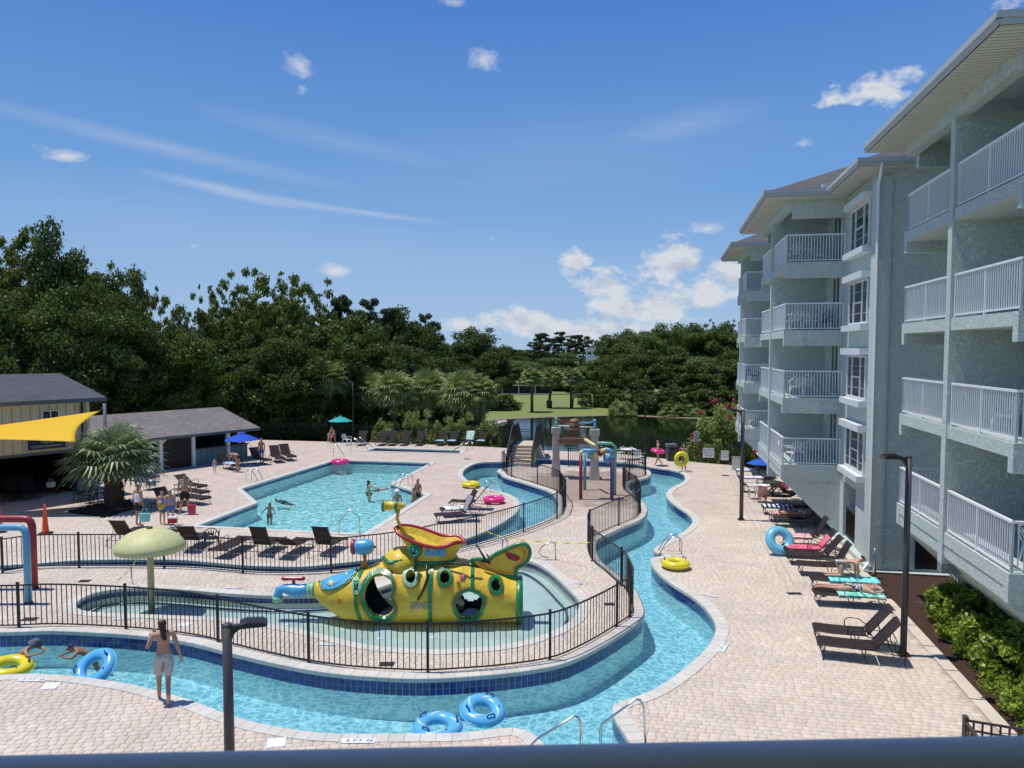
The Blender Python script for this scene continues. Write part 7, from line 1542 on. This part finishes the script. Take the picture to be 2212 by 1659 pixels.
person(SP_(1224, 488, -.62), R(60), 'swimmer gliding under water in the middle of the main pool', None, 1.4, 'skin3', shorts='cl_navy', tr=SW)
person(SP_(1716, 512, -1.15), R(200), 'swimmer in a white cap behind the spyglass at the pool corner', None, 1.55, 'skin2', shorts='cl_navy', hair=None, hat=mat('white_cap', (.75, .78, .8), .6)); person(SP_(1788, 512, -.95), R(120), 'short haired man leaning at the right edge of the main pool', None, 1.50, 'skin3', shorts='cl_black'); person(SP_(1806, 498, -.72), R(140), 'taller man at the right edge of the main pool, seen from behind', None, 1.55, 'skin3', shorts='cl_black')
# children with rings in the river
LEAN = dict(pelvis=(0, -.25, .30), spine=(0, -.10, .42), chest=(0, .04, .50), neck=(0, .16, .58), jaw=(0, .23, .60), head=(0, .27, .65), crown=(0, .28, .71), shL=(-.16, .08, .53), shR=(.16, .08, .53), elL=(-.30, .24, .42), elR=(.30, .24, .42), wrL=(-.16, .42, .44), wrR=(.12, .44, .44), paL=(-.08, .46, .45), paR=(.04, .48, .45), hiL=(-.09, -.30, .22), hiR=(.09, -.30, .22), knL=(-.12, -.40, -.12), knR=(.12, -.40, -.12), anL=(-.12, -.7, -.3), anR=(.12, -.7, -.3), toL=(-.12, -.8, -.35), toR=(.12, -.8, -.35))
person(PA(118, 1222, -.52), R(-95), 'child in a grey sun hat leaning on the yellow ring in the river', LEAN, 1.5, 'skin2', bikini='cl_pink', hat=mat('hat_grey', (.10, .11, .14), .8), fingers=True); person(PA(352, 1226, -.52), R(120), 'child with goggles and magenta swimsuit leaning out of the blue ring', LEAN, 1.45, 'skin3', bikini='cl_pink', fingers=True)
# girls with rings at the far right
person(PB(630, 352), R(75), 'girl wearing a pink ring round her waist walking at the far river bend', dict(anL=(-.1, -.3, .15), toL=(-.1, -.2, .03), knL=(-.1, -.02, .5), anR=(.1, .15, .09), toR=(.11, .3, .03), wrL=(-.3, .1, 1.02), wrR=(.3, .1, 1.02)), 1.62, 'skin1', bikini='cl_mint', hair='hair_d'); ring(PB(630, 352) + Vector((0, -.02, .95)), 'ring_p', 'pink ring worn by the girl walking at the far river bend', R_=.32, r=.13, tilt=(6, 8, 0))
person(PB(742, 374), R(150), 'girl holding a yellow ring in front of her with a hand at her face', dict(elR=(.3, .1, 1.25), wrR=(.14, .16, 1.5), paR=(.1, .14, 1.56)), 1.6, 'skin2', bikini='cl_navy', longhair=True); pr = PB(742, 374); ring(pr + Vector((-.25, -.45, .78)), 'ring_y', 'yellow ring held upright by the girl at the far river bend', R_=.33, r=.14, tilt=(88, 0, 10))
# sunbathers
PR = lambda v: Vector((v.z - .05, v.x, .47 - v.y * .75))
person(PB(1318, 940), AE, 'woman in a black and white swimsuit lying face down on a mint towel', dict(elL=(-.36, .02, 1.5), wrL=(-.22, .02, 1.72), paL=(-.14, .02, 1.75), elR=(.36, .02, 1.5), wrR=(.22, .02, 1.72), paR=(.14, .02, 1.75), toL=(-.1, .02, -.06), toR=(.1, .02, -.06)), 1.68, 'skin1', top='cl_bw', bikini='cl_bw', hair='hair_b', tr=PR, fingers=True, bulk=1.1)
CR = dict(pelvis=(.62, 0, .80), spine=(.78, 0, .83), chest=(.93, 0, .84), neck=(1.06, 0, .88), jaw=(1.13, 0, .89), head=(1.17, 0, .93), crown=(1.20, 0, .99), shL=(.98, .13, .82), shR=(.98, -.13, .82), elL=(1.0, .15, .62), elR=(1.0, -.15, .62), wrL=(1.0, .15, .43), wrR=(1.0, -.15, .43), paL=(1.05, .15, .40), paR=(1.05, -.15, .40), hiL=(.58, .08, .76), hiR=(.58, -.08, .76), knL=(.56, .10, .43), knR=(.56, -.10, .43), anL=(.22, .10, .42), anR=(.22, -.10, .42), toL=(.10, .10, .41), toR=(.10, -.10, .41))
person(PB(1330, 880), AE, 'small girl in a mint swimsuit crawling on an aqua towel', CR, 1.75, 'skin1', bikini='cl_mint', bulk=.72, hair='hair_d')
SU = lambda v: Vector((v.z, v.x, .48 + v.y * .8))
KU = dict(knL=(-.12, .52, .62), knR=(.12, .40, .55), anL=(-.12, .0, .32), anR=(.12, .0, .15), toL=(-.12, .06, .18), toR=(.12, .06, .02))
person(PB(1092, 508), AE, 'sunbather lying knees up in the shade beside the beige chairs', KU, 1.75, 'skin3', shorts='cl_navy', tr=SU); person(PB(1150, 606), AE, 'person in a white and blue swimsuit lying in the shade behind the leaning ring', None, 1.68, 'skin3', bikini=mat('white_blue_swim', (.5, .6, .7), .8), tr=SU)
def finish_skins():
    dg = bpy.context.evaluated_depsgraph_get(); new = [(o, bpy.data.meshes.new_from_object(o.evaluated_get(dg))) for o in PEND]
    for o, me in new:
        nm = o.data.name; o.modifiers.clear(); me.polygons.foreach_set('use_smooth', [True] * len(me.polygons)); o.data = me
finish_skins()
# ---------------------------------------------------------------- trees and plants
def leafmat(name, col, isl=.45, tr=.4, rough=.5):
    return mat(name, col, rough, None, (.5, .25), island=isl, transl=tr, spec=.35)
M['lf_oak'] = leafmat('leaf_dark', (.098, .142, .028)); M['lf_mid'] = leafmat('leaf_mid', (.145, .20, .04)); M['lf_lt'] = leafmat('leaf_light', (.34, .41, .12)); M['lf_airy'] = leafmat('leaf_airy', (.18, .225, .045)); M['lf_pine'] = leafmat('leaf_pine', (.055, .085, .030))
M['lf_hedge'] = leafmat('leaf_hedge', (.24, .33, .035), .5, .3, .35); M['lf_palm'] = leafmat('palm_leaf', (.27, .32, .10), .4, .25); M['lf_fan'] = leafmat('fan_palm_leaf', (.25, .32, .15), .4, .2, .45); M['petal'] = leafmat('pink_petal', (.50, .07, .12), .3, .3)
def leaves(name, C_, n_each, size, m, parent, seed=1, out=.6, elong=1.6, kind=None, shell=.55):
    rs = np.random.RandomState(seed); P = []; N = []
    for (c, r, sq) in C_:
        n = max(3, int(n_each * (r / C_[0][1]) ** 2)) if len(C_) > 1 else n_each
        d = rs.normal(size=(n, 3)); d /= np.linalg.norm(d, axis=1)[:, None]; q = (shell + (1 - shell) * rs.rand(n)) ; lump = 1 + .22 * np.sin(d[:, :1] * 5 + c[0] * 9) * np.cos(d[:, 1:2] * 5 + c[1] * 7)
        P.append(np.array(c) + d * r * q[:, None] * lump * np.array([1, 1, sq])); N.append(d)
    P = np.vstack(P); N = np.vstack(N); n = len(P); nn = N * out + rs.normal(size=(n, 3)) * .8 + np.array([0, 0, .35]); nn /= np.linalg.norm(nn, axis=1)[:, None]
    t = np.cross(nn, rs.normal(size=(n, 3))); t /= np.linalg.norm(t, axis=1)[:, None]; b = np.cross(nn, t); s_ = size * rs.uniform(.55, 1.35, (n, 1))
    v = np.stack([P - t * s_ * elong * .5, P + b * s_ * .5 + nn * s_ * .08, P + t * s_ * elong * .5, P - b * s_ * .5 + nn * s_ * .08], 1)
    me = bpy.data.meshes.new(name); me.vertices.add(n * 4); me.vertices.foreach_set('co', v.reshape(-1).astype('f')); me.loops.add(n * 4); me.loops.foreach_set('vertex_index', np.arange(n * 4, dtype='i')); me.polygons.add(n); me.polygons.foreach_set('loop_start', (np.arange(n) * 4).astype('i')); me.update(calc_edges=True)
    return link(name, me, m, parent, kind=kind)
def clusters(kind, seed):
    rs = np.random.RandomState(seed); out = []
    if kind == 'oak':
        for i in range(120):
            a = rs.rand() * 6.283; e = math.asin(rs.uniform(-.55, 1)); r = rs.uniform(.5, .88) * (1 + .18 * math.sin(3 * a + seed) + .12 * math.sin(5 * e + seed)); rr = rs.uniform(.13, .24)
            out.append(((r * math.cos(a) * math.cos(e) * .95, r * math.sin(a) * math.cos(e) * .95, .52 + r * math.sin(e) * .50), rr, .62))
    elif kind == 'airy':
        for i in range(210):
            a = rs.rand() * 6.283; e = math.asin(rs.uniform(-.6, 1)); r = rs.uniform(.2, .93) * (1 + .16 * math.sin(4 * a + seed) + .08 * math.sin(7 * e)); rr = rs.uniform(.05, .13)
            if r * math.sin(e) > .86: continue
            out.append(((r * math.cos(a) * math.cos(e), r * math.sin(a) * math.cos(e), .58 + r * math.sin(e) * .52), rr, .6))
    elif kind == 'pine':
        for i in range(100):
            z = rs.uniform(.42, 1.0); R__ = .25 + .75 * (1 - ((z - .68) / .36) ** 2) if abs(z - .68) < .36 else .25; a = rs.rand() * 6.283; r = R__ * rs.uniform(.25, .95)
            out.append(((r * math.cos(a), r * math.sin(a), z), rs.uniform(.09, .16), .5))
    elif kind == 'bush':
        for i in range(60):
            a = rs.rand() * 6.283; e = math.asin(rs.uniform(-.1, 1)); r = rs.uniform(.45, .85) * (1 + .2 * math.sin(3 * a + seed)); out.append(((r * math.cos(a) * math.cos(e), r * math.sin(a) * math.cos(e), .08 + r * math.sin(e) * .9), rs.uniform(.12, .24), .8))
    AS = ASP[kind]; out = [((c[0], c[1], c[2] * AS), r * (1.25 if kind in ('oak',) else 1.15), sq) for c, r, sq in out]
    out.sort(key=lambda c: -c[1]); return out
ASP = {'oak': 2.3, 'airy': 2.3, 'pine': 2.6, 'bush': 1.5}
KA = {'oak': 2.3, 'mid': 2.3, 'airy': 2.3, 'pine': 2.6, 'bush': 1.5, 'dbush': 1.5}
PR_T = {}
def tree_proto(kind, leaf, seed, n_each, size):
    r = empty('tree', (0, 0, -300)); cl = clusters(kind, seed); leaves('crown', cl, n_each, size, M[leaf], r, seed, elong=1.5 if kind != 'pine' else 2.2, shell=.15 if kind == 'airy' else .45)
    rs = random.Random(seed); t = MB(); A_ = ASP[kind]; base = [(0, 0, 0), (rs.uniform(-.03, .03), rs.uniform(-.03, .03), .2 * A_), (rs.uniform(-.06, .06), 0, .42 * A_), (rs.uniform(-.05, .05), 0, .75 * A_)]
    if kind != 'bush': t.tube(base, [.05, .04, .032, .012], 7)
    for c, rr, sq in cl[::(6 if kind in ('airy', 'pine') else 7)]:
        s_ = Vector(base[1]).lerp(Vector(base[3]), rs.uniform(.1, .8)) if kind != 'bush' else Vector((0, 0, 0)); mpt = s_.lerp(Vector(c), .5) + Vector((rs.uniform(-.05, .05), rs.uniform(-.05, .05), rs.uniform(-.03, .04))); t.tube([s_, mpt, Vector(c)], [.018, .011, .004], 5)
    t.build('trunk', M['bark'], r); return r
for k, (leaf, n, sz, seeds) in {'oak': ('lf_oak', 520, .036, (1, 2, 3)), 'mid': ('lf_mid', 520, .037, (4, 5, 6)), 'airy': ('lf_airy', 200, .032, (7, 8, 9)), 'pine': ('lf_pine', 260, .030, (10, 11)), 'bush': ('lf_lt', 240, .05, (12, 13)), 'dbush': ('lf_oak', 240, .06, (14, 15))}.items():
    PR_T[k] = [[tree_proto({'mid': 'oak', 'dbush': 'bush'}.get(k, k), leaf, s_, n, sz), False] for s_ in seeds]
TC = [0]
def tree(x, ytop, Y, wpx, kind, label=None, group=None, zb=-1.2, name='tree'):
    TC[0] += 1; L_ = PR_T[kind]; q = L_[TC[0] % len(L_)]
    if q[1]: r = copy_tree(q[0])
    else: r = q[0]; q[1] = True
    top = GD(x, ytop, Y); w = wpx * Y / F / 2; r.location = (top.x, Y, zb); r.scale = (w, w * .9, (top.z - zb) / KA[kind] / 1.06); r.rotation_euler = (0, 0, rnd.uniform(0, 6.28)); r.name = name
    zone = next(z for lim, z in ((0, 'at the left edge'), (200, 'behind the left part of the clubhouse'), (400, 'behind the clubhouse gable'), (600, 'behind the left end of the bar'), (800, 'behind the bar roof'), (1100, 'behind the bar gable'), (1350, 'left of the teal umbrella'), (1500, 'above the teal umbrella'), (1700, 'behind the hot tub'), (1800, 'behind the left cabbage palms'), (2000, 'behind the right cabbage palms'), (2230, 'left of the lawn'), (2400, 'behind the left lawn palms'), (2550, 'behind the bench swing'), (2660, 'right of the bench swing'), (2850, 'on the left part of the right bank'), (3020, 'on the middle of the right bank'), (3250, 'beside the farthest wing'), (9999, 'hidden by the wings')) if x < lim)
    hgt = ['front', 'middle', 'back'][0 if Y < 66 else 1 if Y < 76 else 2] if x < 2000 else ['nearer', 'farther'][0 if Y < 118 else 1]
    if label and name != 'flowering_tree' and 'farthest wing' not in label and 'yellow' not in label: label = label.replace(' in the dense wood edge behind the grounds', '').replace(' standing on the skyline', '').replace(' behind the far lounger row', '').replace(' filling the foot of the wood', '') + ', ' + hgt + ' rank, ' + zone
    tag(r, label, 'tree' if kind not in ('bush', 'dbush') else 'shrub', group); return r
TG = {'oak': 'dark broad-leaved trees massed beyond the fence', 'mid': 'fresh green broad-leaved trees massed beyond the fence', 'airy': 'open-crowned trees rising above the wood edge', 'pine': 'flat-crowned pines on the skyline', 'bush': 'pale green bushes at the fence', 'dbush': 'dark shrubs at the foot of the wood'}
TL = {'oak': 'dark leafy tree in the dense wood edge behind the grounds', 'mid': 'fresh green leafy tree in the dense wood edge behind the grounds', 'airy': 'tall open-crowned tree', 'pine': 'dark flat-crowned pine standing on the skyline', 'bush': 'pale green bush behind the far lounger row', 'dbush': 'dark shrub filling the foot of the wood'}
for (x, yt, Y, w, k) in [(-260, 880, 60, 620, 'airy'), (20, 905, 64, 480, 'airy'), (130, 985, 68, 420, 'airy'), (250, 1000, 62, 460, 'oak'), (370, 1055, 66, 430, 'oak'), (480, 1105, 60, 330, 'airy'), (560, 1190, 66, 330, 'oak'), (640, 1205, 62, 280, 'airy'), (745, 1265, 66, 270, 'airy'), (800, 1350, 72, 260, 'oak'),
        (-80, 1150, 54, 560, 'oak'), (120, 1200, 56, 480, 'mid'), (330, 1260, 56, 480, 'oak'), (560, 1330, 60, 480, 'oak'), (760, 1400, 64, 420, 'mid'), (900, 1415, 74, 330, 'oak'), (905, 1200, 78, 230, 'airy'), (1020, 1150, 74, 330, 'airy'), (1150, 1090, 72, 420, 'airy'), (1260, 1160, 76, 360, 'airy'), (1380, 1190, 80, 330, 'airy'), (1140, 1260, 80, 520, 'mid'), (1000, 1400, 70, 420, 'oak'),
        (1200, 1400, 68, 460, 'oak'), (1400, 1340, 76, 420, 'mid'), (1420, 1450, 70, 380, 'oak'), (1490, 1262, 82, 260, 'pine'), (1620, 1268, 84, 330, 'pine'), (1560, 1330, 80, 420, 'oak'), (1700, 1310, 88, 260, 'pine'), (1740, 1350, 84, 340, 'oak'), (1840, 1335, 92, 190, 'pine'), (1860, 1400, 84, 300, 'oak'), (1650, 1440, 76, 420, 'oak'), (1830, 1500, 78, 330, 'oak'),
        (2060, 1402, 125, 290, 'oak'), (1960, 1450, 118, 260, 'oak'), (2130, 1490, 120, 220, 'oak'), (2210, 1495, 260, 220, 'oak'), (2290, 1500, 270, 260, 'mid'), (2350, 1432, 215, 170, 'pine'), (2440, 1424, 215, 210, 'pine'), (2520, 1440, 220, 150, 'pine'), (2590, 1490, 210, 200, 'pine'), (2250, 1550, 165, 330, 'mid'), (2420, 1530, 170, 380, 'oak'), (2560, 1560, 160, 330, 'mid'), (2660, 1520, 150, 260, 'oak'),
        (2690, 1395, 130, 260, 'mid'), (2790, 1375, 125, 280, 'mid'), (2900, 1372, 128, 280, 'mid'), (3010, 1366, 126, 270, 'mid'), (3110, 1362, 130, 230, 'airy'), (3200, 1372, 122, 280, 'mid'), (3330, 1390, 124, 330, 'mid'), (2640, 1500, 128, 230, 'mid'), (2760, 1500, 116, 300, 'oak'), (2900, 1510, 114, 330, 'oak'), (3050, 1500, 112, 330, 'mid'), (3200, 1510, 112, 340, 'oak'), (3360, 1500, 110, 340, 'oak'), (3550, 1450, 112, 360, 'mid'),
        (3850, 1420, 115, 420, 'mid'), (4200, 1400, 115, 420, 'oak'), (-700, 950, 62, 520, 'oak'), (-500, 1050, 58, 420, 'mid')]:
    tree(x, yt, Y, w, k, TL[k], TG[k])
for (x, yt, Y, w, k) in [(60, 1480, 52, 420, 'dbush'), (300, 1540, 56, 380, 'dbush'), (560, 1560, 62, 420, 'dbush'), (820, 1560, 66, 420, 'dbush'), (1020, 1600, 68, 380, 'dbush'), (1180, 1590, 68, 330, 'dbush'), (1330, 1640, 68, 330, 'dbush'), (1500, 1660, 70, 330, 'dbush'), (1640, 1640, 72, 360, 'dbush'), (1800, 1640, 72, 360, 'dbush'), (1960, 1640, 74, 330, 'dbush'),
        (2230, 1640, 158, 260, 'dbush'), (2560, 1640, 140, 200, 'dbush'), (2640, 1610, 118, 300, 'dbush'), (2760, 1600, 106, 300, 'dbush'), (2890, 1640, 103, 260, 'dbush'), (3010, 1640, 103, 260, 'dbush'), (3120, 1650, 102, 260, 'dbush'), (3260, 1640, 101, 300, 'dbush'), (3420, 1600, 100, 340, 'dbush'), (1980, 1600, 110, 300, 'dbush'), (2130, 1620, 112, 260, 'dbush'),
        (2330, 1640, 168, 260, 'dbush'), (2450, 1630, 165, 300, 'dbush')]:
    tree(x, yt, Y, w, k, TL[k], TG[k], name='shrub')
for (x, yt, Y, w) in [(1690, 1752, 64, 190), (1780, 1742, 63.5, 190), (1870, 1760, 63, 180), (1960, 1768, 62.5, 190), (2050, 1772, 62, 190), (2120, 1782, 61.5, 150)]: tree(x, yt, Y, w, 'bush', TL['bush'], TG['bush'], name='shrub')
for (x, yt, Y, w) in [(2700, 1700, 101, 150), (2900, 1735, 100, 170), (2990, 1745, 100, 130)]: tree(x, yt, Y, w, 'bush', 'yellow green bush on the far lake bank', 'yellow green bushes on the lake bank', name='shrub')
# flowering tree behind the far wing
ft_ = tree(3130, 1695, 57, 330, 'bush', 'crepe myrtle with pink flower heads beside the farthest balconies', name='flowering_tree'); ft_['category'] = 'tree'
rs = np.random.RandomState(5); pc = []
for i in range(26): a = rs.rand() * 6.28; e = rs.uniform(.1, 1.2); pc.append(((.92 * math.cos(a) * math.cos(e), .92 * math.sin(a) * math.cos(e), (.12 + .9 * math.sin(e)) * 1.5), rs.uniform(.04, .075), .9))
leaves('blossom', pc, 40, .03, M['petal'], ft_, 3)
tree(3190, 1840, 54, 200, 'dbush', 'dark shrub below the farthest wing beside the fence', name='shrub')
# hedge by the lamp post
def shrub(p, w, h, label, group, m, seed, n=150, size=.075, name='hedge_shrub'):
    r = empty(name, p, 0, label, 'shrub', group); rs_ = np.random.RandomState(seed); cl = []
    for i in range(46):
        a = rs_.rand() * 6.283; e = math.asin(rs_.uniform(-.05, 1)); q = rs_.uniform(.55, .92); cl.append(((q * w * math.cos(a) * math.cos(e), q * w * math.sin(a) * math.cos(e), h * (.12 + q * .85 * math.sin(e))), rs_.uniform(.16, .28) * w, .8))
    cl.sort(key=lambda c: -c[1]); leaves('foliage', cl, n, size, M[m], r, seed, elong=1.9, shell=.35)
    t = MB()
    for c, rr, sq in cl[::4]: t.tube([(0, 0, 0), tuple(v * .5 for v in c), c], [.02, .014, .006], 4)
    t.build('stem', M['bark'], r)
for i, (x, y, w, h) in enumerate([(8.0, 22.4, .9, 1.15), (8.1, 21.2, 1.05, 1.25), (8.05, 20.0, 1.15, 1.3), (8.05, 18.8, 1.15, 1.35), (8.0, 17.6, 1.2, 1.35), (8.0, 16.4, 1.2, 1.35), (8.2, 15.2, 1.2, 1.3), (8.6, 14.0, 1.2, 1.3)]):
    shrub(wl(x, y), w, h, 'bright green hedge shrub, %s in the row beside the right lamp post' % ('farthest', 'second farthest', 'third farthest', 'fourth farthest', 'fourth nearest', 'third nearest', 'second nearest', 'nearest')[i], 'hedge shrubs along the near wing', 'lf_hedge', 30 + i, 230, .06)
def spiky(p, label, n=46, l=.9, m='lf_oak', seed=2):
    r = empty('spiky_plant', p, 0, label, 'plant'); rs = random.Random(seed); b = MB()
    for k in range(n):
        a = rs.uniform(0, 6.28); e = rs.uniform(.5, 1.45); L_ = l * rs.uniform(.6, 1); d = Vector((math.cos(a) * math.cos(e), math.sin(a) * math.cos(e), math.sin(e))); s_ = Vector((-math.sin(a), math.cos(a), 0)) * .022
        q0 = d * .05; q1 = d * L_ * .6; q2 = d * L_ + Vector((0, 0, -.16 * L_)); b.add([q0 - s_, q0 + s_, q1 + s_, q1 - s_, q2], [(0, 1, 2, 3), (3, 2, 4)])
    b.build('blade', M[m], r, kind='stuff')
spiky(wl(8.3, 24.2), 'dark strap-leaved plant at the top of the mulch bed'); spiky(wl(7.7, 23.6), 'grassy plant left of the first hedge shrub', 18, .5, 'lf_lt', 4); spiky(wl(9.0, 25.2), 'strap-leaved plant close to the vent grille', 40, .9, 'lf_oak', 6)
# palms
def frond_fan(b, o, d, L_pet, R_f, n, rs, droop=.25, w=.035):
    d = d.normalized(); side = d.cross(Vector((0, 0, 1)));
    if side.length < .1: side = Vector((1, 0, 0))
    side.normalize(); up = side.cross(d).normalized(); hub = o + d * L_pet - Vector((0, 0, L_pet * .12))
    b.add([o - side * .02, o + side * .02, hub + side * .014, hub - side * .014], [(0, 1, 2, 3)])
    for k in range(n):
        a = (k / (n - 1) - .5) * 4.3; dd = (d * math.cos(a) + side * math.sin(a)).normalized(); L_ = R_f * (1 - .18 * abs(a) / 2.1) * rs.uniform(.88, 1.08); s_ = (side * math.cos(a) - d * math.sin(a)) * w
        m_ = hub + dd * L_ * .55 + up * .03; e_ = hub + dd * L_ - Vector((0, 0, droop * L_ * rs.uniform(.5, 1.3)))
        b.add([hub, m_ - s_ + up * .012, m_ + s_ + up * .012, e_], [(0, 1, 2), (1, 3, 2)])
def palm(p, H_, Rr, label, group=None, n=46, leaf='lf_palm', trunk_r=.17, seed=1, boots=False, pet=.5, fan=.5, w=.04, nl=24, low=-.55, name='fan_palm', lean=0.0):
    r = empty(name, p, 0, label, 'palm tree', group); rs = random.Random(seed); t = MB(); q = [(0, 0, 0), (lean * .4, 0, H_ * .4), (lean, 0, H_)]; t.tube(q, [trunk_r * 1.15, trunk_r, trunk_r * .9], 12); 
    t.build('trunk', M['palm_bark'], r); c = Vector(q[-1]); b = MB()
    for k in range(n):
        a = k * 2.399 + rs.uniform(-.2, .2); e = math.asin(max(-1, min(1, low + (1 - low) * (k + .5) / n))); d = Vector((math.cos(a) * math.cos(e), math.sin(a) * math.cos(e), math.sin(e)))
        frond_fan(b, c + Vector((0, 0, .1)), d, Rr * pet * rs.uniform(.85, 1.15), Rr * fan * rs.uniform(.9, 1.1), nl, rs, .3, w)
    b.build('frond', M[leaf], r, kind='stuff')
    if boots:
        b = MB(); rows = int(H_ / .085)
        for i in range(rows):
            z = .05 + i * .085
            for k in range(11):
                a = 2 * math.pi * (k + .5 * (i % 2)) / 11; u = Vector((math.cos(a), math.sin(a), 0)); s_ = Vector((-u.y, u.x, 0)) * .05; rr = trunk_r * (1.0 + .12 * math.sin(z * 3)); ln = .16 * rs.uniform(.7, 1.2)
                b.add([u * rr - s_ + Vector((0, 0, z)), u * rr + s_ + Vector((0, 0, z)), u * (rr + .09) + s_ * .5 + Vector((0, 0, z + ln)), u * (rr + .09) - s_ * .5 + Vector((0, 0, z + ln)), u * rr + Vector((0, 0, z + ln * .6))], [(0, 1, 2, 3), (3, 2, 4), (0, 3, 4), (1, 4, 2)])
        b.build('leaf_base', M['palm_bark'], r, kind='stuff')
    return r
pf_ = PA(495, 530); palm(pf_, GD(495, 1659 + 345, pf_.y).z, 2.6, 'shaggy fan palm standing in the mulch bed before the bar', n=48, leaf='lf_fan', trunk_r=.34, seed=4, boots=True, pet=.46, fan=.54, w=.055, nl=22, low=-.34)
for i, (x, yt, Y, w) in enumerate([(1430, 1545, 68, 210), (1600, 1590, 70, 220), (1700, 1582, 66, 230), (1850, 1578, 68, 240), (2000, 1572, 65.5, 270), (2075, 1610, 64.5, 190), (1930, 1600, 71, 220)]):
    tp = GD(x, yt, Y); rr = w * Y / F / 2; palm(Vector((tp.x, Y, -1.2)), tp.z + 1.2 - rr * .9, rr, 'dense cabbage palm in the clump, ' + ('leftmost beside the wood', 'second from the left', 'third from the left', 'in the middle of the front', 'right one of the two largest', 'rightmost at the lake side', 'behind the two largest')[i], 'cabbage palms in a clump', 50, seed=10 + i, w=.06, nl=18, low=-.75)
for i, (x, y, lb) in enumerate([(1192, 121, 'leftmost of the three cabbage palms on the lawn'), (1264, 104, 'middle of the three lawn palms with a leaning trunk and a bin at its foot'), (1362, 105, 'rightmost of the three lawn palms beside the bench swing')]):
    b_ = PC(x, y, -1.2); tp = GD(1106 + x, 1659 - 85, b_.y); rr = 62 * b_.y / F; palm(b_, tp.z + 1.2 - rr * .95, rr, lb, 'cabbage palms on the lawn', 44, seed=30 + i, w=.09, nl=16, low=-.7, trunk_r=.2, lean=.5 if i == 1 else 0)
# shore stones and grass tufts
for i in range(16):
    p = G(1106 + 985 + i * 6, 1659 + 188 - i * 1.7, -1.15); o = MB().ball((0, 0, 0), .3 + .25 * rnd.random(), 8, 1.3, 1, .6).build('shore_rock', M['limestone']); o.location = p; o.rotation_euler = (0, 0, rnd.random() * 6); tag(o, 'pale rock on the lake bank left of the footbridge', 'rock', 'pale rocks on the lake bank')
for r_ in list(PROTO.values()) + [q[0] for l in PR_T.values() for q in l]:
    if r_.location.z < -40:
        for c in list(r_.children): bpy.data.objects.remove(c)
        bpy.data.objects.remove(r_)
